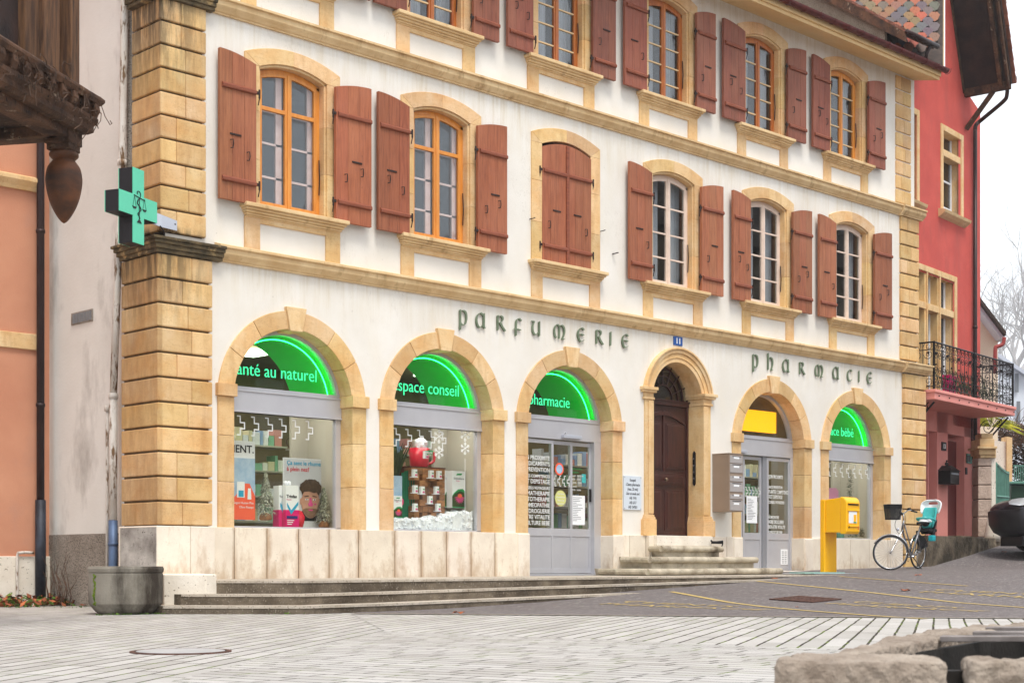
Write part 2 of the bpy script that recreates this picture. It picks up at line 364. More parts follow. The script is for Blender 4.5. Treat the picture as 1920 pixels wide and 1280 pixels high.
M['pipe_blue'] = surf('blue_grey_pipe', C(92, 112, 142), C(76, 92, 120), 4, .5, metal=.3, bstr=.1)
M['concrete'] = surf('stained_step_concrete', C(122, 110, 94), C(76, 66, 54), 2.2, .92, bstr=.6, bscale=45, stain=C(66, 56, 44), stain_scale=2.5, stain_lo=.45, stain_hi=.7, speck=(C(160, 150, 136), 60, .62, .7))
M['tread'] = surf('worn_tread_stone', C(190, 180, 166), C(166, 154, 138), 3, .92, bstr=.4, bscale=60, speck=(C(110, 100, 86), 60, .58, .66))
M['stepstone'] = surf('weathered_round_step_stone', C(196, 186, 166), C(160, 148, 128), 4, .9, bstr=.5, bscale=40, stain=C(96, 84, 66), stain_scale=3, stain_lo=.5, stain_hi=.72)
M['trough'] = surf('mossy_trough_stone', C(150, 144, 132), C(128, 122, 110), 2, .92, bstr=.5, bscale=40, stain=C(54, 46, 38), stain_scale=1.3, stain_lo=.44, stain_hi=.62, stain_stretch=(1, 1, .35))
M['moss'] = surf('bright_moss', C(120, 140, 40), C(80, 104, 30), 20, .95, bstr=1, bscale=120)
M['basin'] = surf('rough_fountain_stone', C(164, 151, 137), C(128, 114, 101), 9, .92, bstr=.9, bscale=38, bdist=.02, tint=False, stain=C(112, 98, 82), stain_scale=6, stain_lo=.55, stain_hi=.75)
M['dark'] = surf('dark_wet_stone', C(38, 34, 30), C(26, 22, 20), 3, .6, bstr=.3)
M['water'] = surf('dark_water', C(24, 24, 20), None, 3, .06, spec=.5, bstr=.04, bscale=6)
M['bar'] = surf('galvanised_flat_bar', C(150, 142, 138), C(110, 102, 98), 6, .5, metal=.6, bstr=.1)
M['teal'] = surf('teal_acrylic', C(88, 206, 168), C(82, 200, 162), 1, .3, spec=.5, bstr=0)
M['blackplas'] = surf('black_plastic', C(26, 24, 28), None, 3, .5, bstr=.05)
M['galv'] = surf('light_grey_steel', C(196, 200, 210), None, 4, .4, metal=.5, bstr=.05)
M['yellow'] = surf('post_yellow_paint', C(250, 186, 4), C(248, 182, 2), 1, .35, spec=.5, bstr=.03)
M['white'] = surf('white_paint', C(236, 238, 240), None, 2, .5, bstr=.03)
M['ink'] = surf('black_ink', C(30, 30, 34), None, 2, .6, bstr=0)
M['greyink'] = surf('grey_ink', C(120, 124, 130), None, 2, .6, bstr=0)
M['decal'] = surf('white_window_film', C(226, 228, 226), None, 2, .6, bstr=0)
M['bluesign'] = surf('blue_enamel', C(30, 84, 160), None, 2, .25, spec=.6, bstr=0)
M['cabinet'] = surf('taupe_cabinet_paint', C(150, 132, 116), C(144, 126, 110), 2, .45, bstr=.05)
M['cabgrey'] = surf('silver_letterbox_front', C(172, 166, 164), None, 2, .45, metal=.2, bstr=.05)
M['leafg'] = surf('evergreen_leaf', C(66, 84, 44), C(40, 56, 30), 8, .8, bstr=.2)
M['frost'] = surf('frosted_needles', C(214, 214, 198), C(130, 134, 100), 14, .9, bstr=.3)
M['snow'] = surf('artificial_snow', C(240, 242, 248), C(226, 230, 240), 8, .9, bstr=.8, bscale=30)
M['blockwood'] = surf('rough_wood_block', C(176, 124, 80), C(132, 88, 54), 6, .8, bstr=.3, stretch=(1, 1, 3))
M['crimson'] = surf('crimson_ceramic', C(206, 24, 52), None, 2, .3, spec=.5, bstr=0)
M['magenta'] = surf('magenta_card', C(218, 20, 110), None, 2, .5, bstr=0)
M['cyan'] = surf('cyan_print', C(40, 160, 200), None, 2, .5, bstr=0)
M['paleblue'] = surf('pale_blue_print', C(186, 206, 224), C(150, 180, 210), 5, .5, bstr=0)
M['coral'] = surf('coral_print', C(244, 108, 74), C(240, 92, 66), 3, .5, bstr=0)
M['navy'] = surf('navy_print', C(40, 40, 110), None, 2, .5, bstr=0)
M['skin'] = surf('printed_skin', C(206, 160, 136), C(190, 140, 116), 5, .5, bstr=0)
M['hair'] = surf('printed_brown_hair', C(92, 70, 50), C(60, 44, 32), 18, .6, bstr=0)
M['pinkprint'] = surf('pink_print', C(226, 90, 150), C(200, 60, 120), 12, .5, bstr=0)
M['greenprint'] = surf('green_print', C(30, 150, 80), None, 2, .5, bstr=0)
M['greencloth'] = surf('green_fabric', C(24, 120, 84), C(14, 92, 62), 4, .8, bstr=.3)
M['tyre'] = surf('tyre_rubber', C(40, 40, 42), None, 4, .75, bstr=.3)
M['chrome'] = surf('brushed_bike_metal', C(190, 190, 192), None, 4, .25, metal=.85, bstr=.02)
M['bikegrey'] = surf('grey_bike_frame_paint', C(130, 130, 134), None, 4, .3, metal=.5, bstr=.02)
M['turq'] = surf('turquoise_fabric', C(70, 178, 176), C(56, 160, 160), 4, .7, bstr=.2)
M['turqplas'] = surf('turquoise_plastic', C(20, 160, 170), None, 4, .4, bstr=.02)
M['car'] = surf('dark_plum_car_paint', C(52, 48, 56), None, 2, .22, metal=.3, spec=.6, bstr=0)
M['carplas'] = surf('black_bumper_plastic', C(34, 32, 36), None, 2, .45, bstr=.05)
M['headl'] = surf('headlamp_lens', C(232, 236, 240), None, 2, .15, spec=.7, bstr=0)
M['gate'] = surf('faded_green_gate_paint', C(96, 146, 130), C(80, 126, 112), 5, .6, bstr=.2)
M['roughstone'] = surf('rough_pinkish_stone', C(206, 184, 168), C(180, 158, 142), 4, .95, bstr=1., bscale=14, bdist=.04)
M['cream'] = surf('cream_render', C(232, 218, 194), C(224, 208, 184), 1, .9, bstr=.2)
M['whitewall'] = surf('pale_grey_render', C(214, 220, 228), None, 1, .9, bstr=.1)
M['darktile'] = surf('dark_roof_tile', C(74, 62, 56), C(54, 46, 42), 8, .85, bstr=.5)
M['twig'] = surf('brown_twigs', C(110, 84, 68), C(70, 54, 44), 8, .9, bstr=.3)
M['mistbark'] = surf('haze_paled_bark', C(176, 173, 172), C(160, 158, 158), 6, .9, bstr=.3)  # bark paled in its base colour to stand in for mist
M['yleaf'] = surf('yellow_green_palm_leaf', C(190, 186, 50), C(130, 140, 40), 6, .6, bstr=.2)
M['binlid'] = surf('dark_green_plastic', C(28, 62, 44), None, 4, .5, bstr=.05)
M['brownleaf'] = surf('dry_brown_leaf', C(176, 104, 66), C(130, 70, 44), 9, .8, bstr=.4)
M['rust'] = surf('rusted_iron_grate', C(112, 82, 72), C(84, 60, 54), 14, .8, metal=.3, bstr=.4)
M['limecap'] = surf('white_limestone_block', C(234, 226, 212), C(222, 212, 196), 4, .9, bstr=.5, bscale=24, speck=(C(130, 116, 96), 30, .66, .7))
M['grass'] = surf('green_weeds', C(96, 128, 40), C(70, 100, 36), 8, .8, bstr=.2)
M['roadyellow'] = surf('worn_yellow_road_paint', C(190, 164, 98), C(168, 146, 92), 9, .85, bstr=.2, stain=C(128, 120, 112), stain_scale=26, stain_lo=.55, stain_hi=.62)
M['mat'] = surf('ribbed_glass_green_mat', C(150, 190, 180), C(120, 160, 150), 3, .4, bstr=.05)
M['wooddisplay'] = surf('red_brown_display_wood', C(96, 50, 38), None, 4, .6, bstr=.1)
def asphalt():
    m, t, p = base_mat('grey_asphalt', .9, 0, .25)
    v = coords(t); n = noise(t, v, 90, 2, .7); big = noise(t, v, .35, 5, .6)
    c = mixc(t, ramp(t, n, .35, .68), C(80, 75, 75), C(132, 125, 124))
    c = mixc(t, mth(t, 'MULTIPLY', ramp(t, big, .4, .65), .5), c, C(98, 88, 86))
    pl = ramp(t, noise(t, coords(t, (.28, 1, 1), (0, 0, -TH)), 30, 2, .6), .58, .66); c = mixc(t, mth(t, 'MULTIPLY', pl, .40), c, C(186, 178, 172)); pk = ramp(t, noise(t, coords(t, (.25, 1, 1), (0, 0, -TH)), 23, 2, .6), .57, .66); c = mixc(t, mth(t, 'MULTIPLY', pk, .28), c, C(66, 62, 62))
    cr = noise(t, coords(t), .9, 3, .5); cf = ramp(t, mth(t, 'ABSOLUTE', mth(t, 'SUBTRACT', cr, .5)), 0, .004, 1, 0)
    c = mixc(t, mth(t, 'MULTIPLY', cf, mth(t, 'MULTIPLY', ramp(t, big, .5, .55), .7)), c, C(50, 44, 44))
    t.links.new(c, p.inputs['Base Color']); bump(t, p, n, .5, .01); return m
def pavers(name, ang, bw, rh, off=.5, dist=.05, ms=.0075, gap=.40):
    m, t, p = base_mat(name, .85, 0, .3)
    c = nd(t, 'ShaderNodeTexCoord'); mp = nd(t, 'ShaderNodeMapping'); mp.inputs['Rotation'].default_value = (0, 0, -ang)
    t.links.new(c.outputs['Object'], mp.inputs[0])
    dn = nd(t, 'ShaderNodeTexNoise'); dn.inputs['Scale'].default_value = 3.5; dn.inputs['Detail'].default_value = 3; t.links.new(c.outputs['Object'], dn.inputs['Vector'])
    sx_ = nd(t, 'ShaderNodeSeparateXYZ'); t.links.new(mp.outputs[0], sx_.inputs[0])
    wn = nd(t, 'ShaderNodeTexWhiteNoise', noise_dimensions='1D'); t.links.new(mth(t, 'FLOOR', mth(t, 'DIVIDE', sx_.outputs[1], rh)), wn.inputs['W'])
    cb = nd(t, 'ShaderNodeCombineXYZ'); t.links.new(mth(t, 'ADD', sx_.outputs[0], mth(t, 'MULTIPLY', wn.outputs['Value'], bw)), cb.inputs[0]); t.links.new(sx_.outputs[1], cb.inputs[1])
    vm = nd(t, 'ShaderNodeVectorMath', operation='MULTIPLY_ADD'); t.links.new(dn.outputs['Color'], vm.inputs[0]); vm.inputs[1].default_value = (dist, dist, 0); t.links.new(cb.outputs[0], vm.inputs[2])
    br = nd(t, 'ShaderNodeTexBrick'); t.links.new(vm.outputs[0], br.inputs['Vector'])
    br.inputs['Scale'].default_value = 1; br.inputs['Brick Width'].default_value = bw; br.inputs['Row Height'].default_value = rh
    br.inputs['Mortar Size'].default_value = ms; br.inputs['Mortar Smooth'].default_value = .2; br.inputs['Bias'].default_value = 0
    br.offset = 0; br.inputs['Color1'].default_value = C(184, 180, 175); br.inputs['Color2'].default_value = C(162, 158, 152); br.inputs['Mortar'].default_value = (0, 0, 0, 1)
    v = coords(t); n = noise(t, v, 30, 5, .7); big = noise(t, v, .5, 4)
    col = mixc(t, mth(t, 'MULTIPLY', ramp(t, n, .4, .7), .25), br.outputs[0], C(130, 124, 116))
    col = mixc(t, mth(t, 'MULTIPLY', ramp(t, big, .4, .7), .3), col, C(186, 184, 182))
    col = mixc(t, mth(t, 'MULTIPLY', ramp(t, noise(t, v, 1.1, 7, .72), .52, .72), .35), col, C(122, 114, 104))
    mo = mixc(t, ramp(t, noise(t, v, 2.3, 5, .7), .5, .58), C(52, 44, 36), C(92, 108, 36))
    fm = mth(t, 'MULTIPLY', br.outputs['Fac'], ramp(t, noise(t, v, 5, 4, .7), .0 + gap, .12 + gap, .15, 1.))
    col = mixc(t, fm, col, mo)
    t.links.new(col, p.inputs['Base Color'])
    h = mth(t, 'SUBTRACT', mth(t, 'MULTIPLY', n, .3), br.outputs['Fac']); bump(t, p, h, .6, .008)
    return m
M['asphalt'] = asphalt()
M['pavA'] = pavers('pale_setts_lengthwise', radians(38.4), .7, .15, .37, .012, .010, .35)
M['pavB'] = pavers('pale_setts_crosswise', radians(-76), .34, .16, .41, .012, .009, .40)
M['pavC'] = pavers('pale_setts_border', radians(30), 1.3, .155, .4, .02, .011, .3)
# ---------------------------------------------------------------- ground
G0 = .045
ZT = [(0, 0), (17.5, .0), (18.2, .006), (18.9, .012), (19.9, .028), (20.9, .062), (22.5, .165), (23.4, .215), (26.4, .372), (29.7, .44), (30.5, .465), (33, .525), (34.5, .74), (37.5, 1.215), (45, 2.0), (60, 3.2), (90, 5.5), (160, 9.0)]
def interp(T, x):
    if x <= T[0][0]: return T[0][1]
    for (a, b), (c, d) in zip(T, T[1:]):
        if x <= c: return b + (d - b) * (x - a) / (c - a)
    return T[-1][1]
def gz(x, y):
    d = (x - PX) * FW[0] + (y - PY) * FW[1]
    s = min(1, max(0, (x - .5) / 3.5)); s = s * s * (3 - 2 * s)
    return G0 + .004 + interp(ZT, d) * s
def gpt(x, y, dz=0): return Vector((x, y, gz(x, y) + dz))
def ghit(px, py):      # ground point seen at a pixel
    r = ray(px, py); t = 10.
    for _ in range(3000):
        x, y, z = PX + t * r[0], PY + t * r[1], EYE + t * r[2]
        if z <= gz(x, y): break
        t += .02
    return (x, y)
mb = MB(); mb.add([(-400, -400, G0 - .012), (600, -400, G0 - .012), (600, 600, G0 - .012), (-400, 600, G0 - .012)], [(0, 1, 2, 3)])
tag(mb.build('ground', M['asphalt']), kind='structure')
mb = MB(); pts = [ld(-30, -3, G0), ld(30, -3, G0), ld(40, 16.7, G0), ld(-1.9, 18.2, G0), ld(-1.9, 24, G0), ld(-30, 24, G0)]
mb.add(pts, [(0, 1, 2, 3, 4, 5)]); tag(mb.build('square_paving', M['pavA']), kind='structure')
q = [grd(*p) for p in ((300, 1283), (500, 1231.6), (721, 1183), (1100, 1198), (1450, 1213), (1920, 1233), (2600, 1262))]
mb = MB(); vs = [(x, y, G0 + .004) for x, y in q] + [tuple(ld(14, -2, G0 + .004)), tuple(ld(-3, -2, G0 + .004)), tuple(ld(-1.9, 5, G0 + .004))]
mb.add(vs, [tuple(range(len(vs)))]); tag(mb.build('square_paving', M['pavB']), kind='structure')
qa = [ld(-1.9, 18.2, G0 + .003), ld(12, 15.31, G0 + .003)]
mb = MB(); vs = [tuple(qa[0])] + [(x, y, G0 + .003) for x, y in q[2:]] + [tuple(qa[1])]
mb.add(vs, [tuple(range(len(vs)))]); tag(mb.build('square_paving', M['pavC']), kind='structure')
# asphalt sheet rising to the right
def border(lat): return 18.2 + (lat + 1.9) * (16.65 - 18.2) / (5.57 + 1.9)
mb = MB(); lats = [-1.9 + i * .5 for i in range(30)] + [13.1 + 2 * i for i in range(14)]; ds = sorted(set([i * .5 for i in range(31, 90)] + [50, 60, 75, 90, 120, 160]))
idx = {}
def gv(lat, k):
    d0 = border(lat); dd = d0 if k == 0 else max(d0 + .001 * k, ds[k])
    v = ld(lat, dd); v.z = gz(v.x, v.y) if k else G0 + .004; return v
k0 = 0
vs = []; fs = []
nk = len(ds)
for lat in lats:
    for k in range(nk): vs.append(gv(lat, k))
for i in range(len(lats) - 1):
    for k in range(nk - 1): fs.append((i * nk + k, (i + 1) * nk + k, (i + 1) * nk + k + 1, i * nk + k + 1))
mb.add(vs, fs); tag(mb.build('asphalt_road', M['asphalt'], smooth=True), kind='structure')
mb = MB(); a = ld(-1.9, border(-1.9)); b = ld(30, border(30)); n_ = (a - b).normalized().cross(Vector((0, 0, 1))) * .05
mb.add([(a.x - n_.x, a.y - n_.y, G0 + .012), (b.x - n_.x, b.y - n_.y, G0 + .012), (b.x + n_.x, b.y + n_.y, G0 + .012), (a.x + n_.x, a.y + n_.y, G0 + .012)], [(0, 1, 2, 3)])
tag(mb.build('border_kerb', M['tread']), kind='structure')
mb = MB(); m2 = n_ * 1.3
mb.add([(a.x - m2.x, a.y - m2.y, G0 + .008), (b.x - m2.x, b.y - m2.y, G0 + .008), (b.x + m2.x, b.y + m2.y, G0 + .008), (a.x + m2.x, a.y + m2.y, G0 + .008)], [(0, 1, 2, 3)])
tag(mb.build('border_joint', M['dark']), kind='structure')
# painted bay lines
def gline(p, q, wd, name='bay_marking', dz=.006, mat='roadyellow'):
    A, B = Vector((*ghit(*p), 0)), Vector((*ghit(*q), 0)); n = (B - A).normalized().cross(Vector((0, 0, 1))) * wd / 2; N = max(2, int((B - A).length / .4)); mb = MB()
    vs = []
    for i in range(N + 1):
        c = A.lerp(B, i / N)
        for s in (-1, 1): e = c + n * s; vs.append((e.x, e.y, gz(e.x, e.y) + dz))
    mb.add(vs, [(2 * i, 2 * i + 1, 2 * i + 3, 2 * i + 2) for i in range(N)]); return tag(mb.build(name, M[mat]), kind='structure')
gline((1258, 1109), (1735, 1160), .1); gline((1410, 1088.5), (1925, 1139), .1); gline((1573, 1080.5), (1814, 1098.5), .08)
def gwords(rows, c0, c1, size):     # rows of painted capitals lying on the asphalt, read from the facade side
    A = Vector((*ghit(*c0), 0)); B = Vector((*ghit(*c1), 0)); d = (B - A).normalized()
    up = Vector((d.y, -d.x, 0)) * -1
    for i, r in enumerate(rows):
        o = A + up * (-i * size * 1.25)
        z = gz(o.x + d.x, o.y + d.y)
        Mx = Matrix(((d.x, up.x, 0, o.x), (d.y, up.y, 0, o.y), (0, 0, 1, z + .02), (0, 0, 0, 1)))
        t = text('road_lettering', r, Mx, size, M['roadyellow'], None, ext=0, bold=.0, sx=1.1)
        for v in t.data.vertices: v.co.z = gz(v.co.x, v.co.y) + .007
        tag(t, kind='structure')
gwords(['CLIENTS', 'PHARMACIE'], (1160, 1129), (1270, 1134), .42)
gwords(['CLIENTS', 'PHARMACIE'], (1590, 1129), (1700, 1136), .42)
gwords(['CLIENTS', 'PHARMACIE'], (1745, 1106.5), (1860, 1112), .42)
# ---------------------------------------------------------------- the pharmacy building
ph = thing('pharmacy_building', 'long white three storey building with yellow stone arches and red brown shutters', 'building', (9.3, 0, .4))
XR = 18.62
CX1 = [2.18, 5.0, 7.83, 10.62, 13.48, 16.37]      # ground floor axes
CW = [2.155, 4.95, 7.715, 10.49, 13.33, 16.20]    # first floor
CU = [2.07, 4.84, 7.60, 10.36, 13.16, 15.98]      # second floor
HI, HO, ZC, ZS = 1.02, 1.275, 2.91, 3.08
def wtop(kind, dx):
    if kind == 'a': return ZC + sqrt(max(0, (HI + .06) ** 2 - dx * dx))
    if kind == 'p': return 3.54 + sqrt(max(0, .78 ** 2 - dx * dx))
    return kind[0] + kind[1] * (1 - (dx / kind[2]) ** 2)
def wall_strip(mb, x0, x1, z0, z1, ops):
    x = x0
    for (c, h, zb, kd) in ops:
        mb.add([(x, 0, z0), (c - h, 0, z0), (c - h, 0, z1), (x, 0, z1)], [(0, 1, 2, 3)])
        if zb > z0: mb.add([(c - h, 0, z0), (c + h, 0, z0), (c + h, 0, zb), (c - h, 0, zb)], [(0, 1, 2, 3)])
        N = 20
        for i in range(N):
            a = c - h + 2 * h * i / N; b = c - h + 2 * h * (i + 1) / N
            mb.add([(a, 0, wtop(kd, a - c)), (b, 0, wtop(kd, b - c)), (b, 0, z1), (a, 0, z1)], [(0, 1, 2, 3)])
        x = c + h
    mb.add([(x, 0, z0), (x1, 0, z0), (x1, 0, z1), (x, 0, z1)], [(0, 1, 2, 3)])
mb = MB()
ops = [(c, HI + .06, .44, 'a') if i in (0, 1, 2, 4, 5) else (c, .78, .44, 'p') for i, c in enumerate(CX1)]
wall_strip(mb, .1, 18.9, .3, 4.72, ops)
wall_strip(mb, .1, 18.7, 4.72, 8.05, [(c, .62, 5.5, (7.52, .14, .62)) for c in CW])
wall_strip(mb, .1, XR, 8.05, 11.3, [(c, .60, 8.8, (10.60, .14, .60)) for c in CU])
mb.build('facade_wall', M['plaster'], ph)
def blk(): return random.uniform(.84, 1.06)
def btint(): 
    k = blk(); return (k, k * random.uniform(.94, 1.0), k * random.uniform(.86, 1.02), 1)
# plinth slabs
mb = MB()
for a, b in ((.9, 6.8), (8.86, 9.9), (11.35, 12.44), (14.5, 18.1)): mb.box(a, b, -.03, .3, .2, 1.1, .16)
def slabs(x0, x1, z0, z1, y, n):
    xs = [x0 + (x1 - x0) * i / n for i in range(n + 1)]
    for a, b in zip(xs, xs[1:]): k = random.uniform(.92, 1.04); mb.box(a + .006, b - .006, y, .3, z0, z1, (k, k * .99, k * random.uniform(.95, 1.0), 1))
pl = [(.8, 1.15, 1), (1.15, 3.3, 4), (3.3, 3.99, 1), (3.99, 6.05, 4), (6.05, 6.82, 1)]
for a, b, n in pl: slabs(a, b, .40, 1.135, -.045, n)
for a, b, n in ((8.85, 9.7, 2), (11.5, 12.5, 2), (14.45, 15.4, 1), (15.4, 17.5, 3), (17.5, 18.1, 1)): slabs(a, b, .40, 1.135, -.045, n)
slabs(9.7, 11.5, .40, 1.13, -.12, 2)
mb.build('plinth', M['plinth'], ph, bevel=.006)
# corner quoins
def quoin(name, storeys, left):
    mb = MB()
    for (x0, x1, yf, yb, xs, z0, z1, n) in storeys:
        hgt = (z1 - z0) / n
        mb.box(x0 + .035, x1 - .035, yf + .035, yb - .0, z0, z1, .22)  # backing tinted dark to stand in for shadow in the joints
        for i in range(n):
            a = z0 + i * hgt; b = a + hgt; sp = x0 + (x1 - x0) * random.choice([.35, .45, .55, .62, 2])
            if sp < x1: mb.box(x0, sp - .002, yf, yb + .01, a + .014, b - .014, btint()); mb.box(sp + .002, x1, yf, yb, a + .014, b - .014, btint())
            else: mb.box(x0, x1, yf, yb + .01, a + .014, b - .014, btint())
    return mb.build(name, M['quoin'], ph, bevel=.014, seg=2)
quoin('corner_quoin', [(-.06, .78, -.08, .83, 0, 1.14, 4.70, 11), (0.0, .70, -.05, .66, 0, 4.98, 8.05, 10), (.04, .66, -.03, .6, 0, 8.3, 11.1, 9)], True)
quoin('corner_quoin', [(18.12, 18.98, -.08, .6, 0, .5, 4.70, 13), (18.02, 18.74, -.05, .6, 0, 4.98, 8.05, 10), (17.86, 18.45, -.03, .6, 0, 8.3, 11.02, 9)], False)
mb = MB(); mb.box(-.09, .42, -.11, .86, .3, 1.14, 1); mb.box(.425, .80, -.11, .3, .3, 1.14, .97)
mb.build('corner_plinth', M['plinth'], ph, bevel=.012)
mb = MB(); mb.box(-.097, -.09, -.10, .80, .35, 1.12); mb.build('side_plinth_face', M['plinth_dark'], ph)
# string courses with moulded profile, breaking forward over the quoins
def course(z, segs, mat):
    mb = MB(); pr0 = [(0, 0), (-.035, 0), (-.035, .02), (-.055, .03), (-.075, .055), (-.105, .085), (-.115, .10), (-.115, .165), (-.15, .175), (-.15, .205), (0, .25)]
    for (x0, x1, off) in segs:
        mb.prism([(y + off * (1 if y < 0 else 0), z + zz) for y, zz in pr0], 'x', x0, x1)
    return mb.build('string_course', mat, ph)
jn = [.86, 2.6, 4.4, 5.9, 7.2, 9.1, 10.8, 12.4, 14.2, 15.9, 17.3, 18.06]
course(4.72, [(a + .002, b - .002, 0) for a, b in zip(jn, jn[1:])], M['sillstone'])
course(8.045, [(a + .002, b - .002, 0) for a, b in zip([.76] + jn[1:-1] + [17.96], jn[1:-1] + [17.96])], M['sillstone'])
course(4.715, [(18.06, 19.08, -.07)], M['sillstone']); course(8.04, [(17.96, 18.84, -.05)], M['sillstone'])
for z, x1, k in ((4.70, .92, .13), (8.03, .80, .10)):
    mb = MB()
    for dz0, dz1, o in ((0, .05, .03), (.05, .11, .06), (.11, .16, .09), (.16, .20, .12)):
        mb.box(-.06 - o * .9, x1 + o * .3, -.08 - o * .75, .82 + (o if z < 6 else -.15), z + dz0, z + dz1 + .0, 1)
    mb.build('corner_cornice', M['mossy'], ph, bevel=.01)
# arches
def arcp(c, R, a0, a1, n, zc=ZC): return [(c + R * cos(a0 + (a1 - a0) * i / n), zc + R * sin(a0 + (a1 - a0) * i / n)) for i in range(n + 1)]
def arch(c, yb=.26, zb=1.12):
    mb = MB(); yf = -.03
    for s in (-1, 1):
        xs = sorted((c + s * HI, c + s * HO)); zz = [zb, 1.75, 2.38, ZC]
        for a, b in zip(zz, zz[1:]): mb.box(xs[0], xs[1], yf, yb, a + .002, b - .002, btint())
        x2 = sorted((c + s * (HI - .005), c + s * (HO + .03))); mb.box(x2[0] - (.02 if s > 0 else 0), x2[1] + (.02 if s < 0 else 0), yf - .045, yb, ZC, ZS, btint())
    for side in (0, 1):
        ai = asin((ZS - ZC) / HI); ks = .11
        cuts = [ai, .55, .98, pi / 2 - ks]
        for a, b in zip(cuts, cuts[1:]):
            a_, b_ = a + .003, b - .003
            if side: a_, b_ = pi - a_, pi - b_
            ii = arcp(c, HI, a_, b_, 7); oo = arcp(c, HO, a_ if a > ai else (asin((ZS - ZC) / HO) if not side else pi - asin((ZS - ZC) / HO)), b_, 7)
            mb.ring(ii, oo, yf, yb, btint())
    mb.prism([(c - .105, ZC + HI - .03), (c + .105, ZC + HI - .03), (c + .175, ZC + HO + .05), (c - .175, ZC + HO + .05)], 'y', yf - .035, yb, 1.03)
    return mb.build('arch_surround', M['stone'], ph, bevel=.007)
for i in (0, 1, 2, 4, 5): arch(CX1[i])
# stone bases of the door arches
mb = MB()
for c in (CX1[2], CX1[4]):
    for s in (-1, 1): mb = MB(); mb.box(*sorted((c + s * (HI - .01), c + s * (HO + .0))), -.06, .27, .42, 1.12); mb.build('arch_base', M['plinth'], ph, bevel=.01)
# portal of the mahogany door
c = CX1[3]; mb = MB()
for s in (-1, 1):
    f = lambda a, b: sorted((c + s * a, c + s * b))
    mb.box(*f(.70, .92), -.03, .42, 1.50, 3.52, btint()); mb.box(*f(.70, .72 + .12), -.045, -.03, 1.52, 3.5, .98)
    mb.box(*f(.66, 1.0), -.075, .42, 1.13, 1.42, btint()); mb.box(*f(.675, .965), -.06, .42, 1.42, 1.46, 1); mb.box(*f(.685, .945), -.045, .42, 1.46, 1.50, 1)
    mb.box(*f(.685, .96), -.055, .42, 3.52, 3.56, 1); mb.box(*f(.70, .94), -.04, .42, 3.56, 3.64, 1); mb.box(*f(.67, 1.0), -.09, .42, 3.64, 3.68, 1); mb.box(*f(.655, 1.03), -.115, .42, 3.68, 3.735, 1)
for (r0, r1, y) in ((.70, .775, -.02), (.775, .86, -.035), (.86, .93, -.06), (.93, .965, -.085)):
    a0, a1 = asin(.195 / r0), asin(.195 / r1); mb.ring(arcp(c, r0, a0, pi - a0, 22, 3.54), arcp(c, r1, a1, pi - a1, 22, 3.54), y, .42, btint())
mb.build('arch_surround', M['stone'], ph, bevel=.006)
# front door
d = MB(); z0, z1 = 1.14, 3.50; x0, x1 = c - .70, c + .70; yd = .34
d.box(x0, x1, yd, yd + .05, z0, 3.50, .9)
def panel(mb, a, b, e, f, y, arch_=0):
    for k, (ins, yy, tt) in enumerate(((0, y - .012, .9), (.03, y - .022, 1.15), (.055, y - .03, 1.0))):
        mb.box(a + ins, b - ins, yy, y + .01, e + ins, f - ins, tt)
for s in (0, 1):
    a, b = (c - .61, c - .04) if s == 0 else (c + .04, c + .61)
    panel(d, a, b, 1.24, 1.98, yd); panel(d, a, b, 2.34, 3.2 if True else 3, yd)
panel(d, c - .61, c + .61, 2.04, 2.28, yd)
d.ring([(c - .61 + 1.22 * i / 16, 3.16 + .16 * sin(pi * i / 16)) for i in range(17)], [(c - .61 + 1.22 * i / 16, 3.20 + .19 * sin(pi * i / 16)) for i in range(17)], yd - .035, yd, 1.1)
d.box(c - .02, c + .02, yd - .03, yd, 2.3, 3.4, 1.1)
fd = d.build('front_door', M['door'], ph, bevel=.006)
k = MB(); k.lathe([(.0, -.04), (.03, -.035), (.036, -.02), (.03, -.005), (.012, 0), (.012, .03)], (0, 0, 0), 14)
for i, v in enumerate(k.v): k.v[i] = Vector((c + .02 + v.x, yd - .05 + v.z, 2.16 + v.y))
k.build('door_knob', M['brass'], fd, smooth=True)
k = MB(); k.box(x0, x1, yd - .05, yd + .05, 3.50, 3.60); k.box(x0, x1, yd - .07, yd, 3.575, 3.60); k.box(x0 - .0, x0 + .05, yd - .03, yd, 1.14, 3.5); k.box(x1 - .05, x1, yd - .03, yd, 1.14, 3.5)
k.build('door_frame', M['door'], fd, bevel=.004)
f = MB()
for R in (.26, .42, .56, .69): f.ring(arcp(c, R, 0, pi, 20, 3.60), arcp(c, R + .022, 0, pi, 20, 3.60), yd - .01, yd + .02)
for i in range(1, 8): a = pi * i / 8; f.tube([(c + .26 * cos(a), yd, 3.60 + .26 * sin(a)), (c + .69 * cos(a), yd, 3.60 + .69 * sin(a))], .01, 6)
fl = f.build('fanlight', M['door'], ph)
f = MB(); f.prism(arcp(c, .7, 0, pi, 20, 3.60), 'y', yd + .012, yd + .02); f.build('fanlight_glass', M['glass'], fl)
f = MB(); f.box(c - .85, c + 1.6, yd + .25, yd + .3, 3.0, 4.6); f.build('hall_wall', M['timber_dark'], ph)  # dark board widened to hide the ceiling lamps from the fanlight
# doorbell strip on the portal reveal
b = MB(); b.prism([(.14, 2.10), (.17, 2.06), (.20, 2.10), (.20, 2.66), (.17, 2.70), (.14, 2.66)], 'x', c + .675, c + .699)
db = b.build('doorbell_panel', M['black'], ph, bevel=.003)
for i in range(4):
    k = MB(); k.box(c + .665, c + .676, .155, .185, 2.18 + i * .12, 2.21 + i * .12); k.build('bell_button', M['chrome'], db)
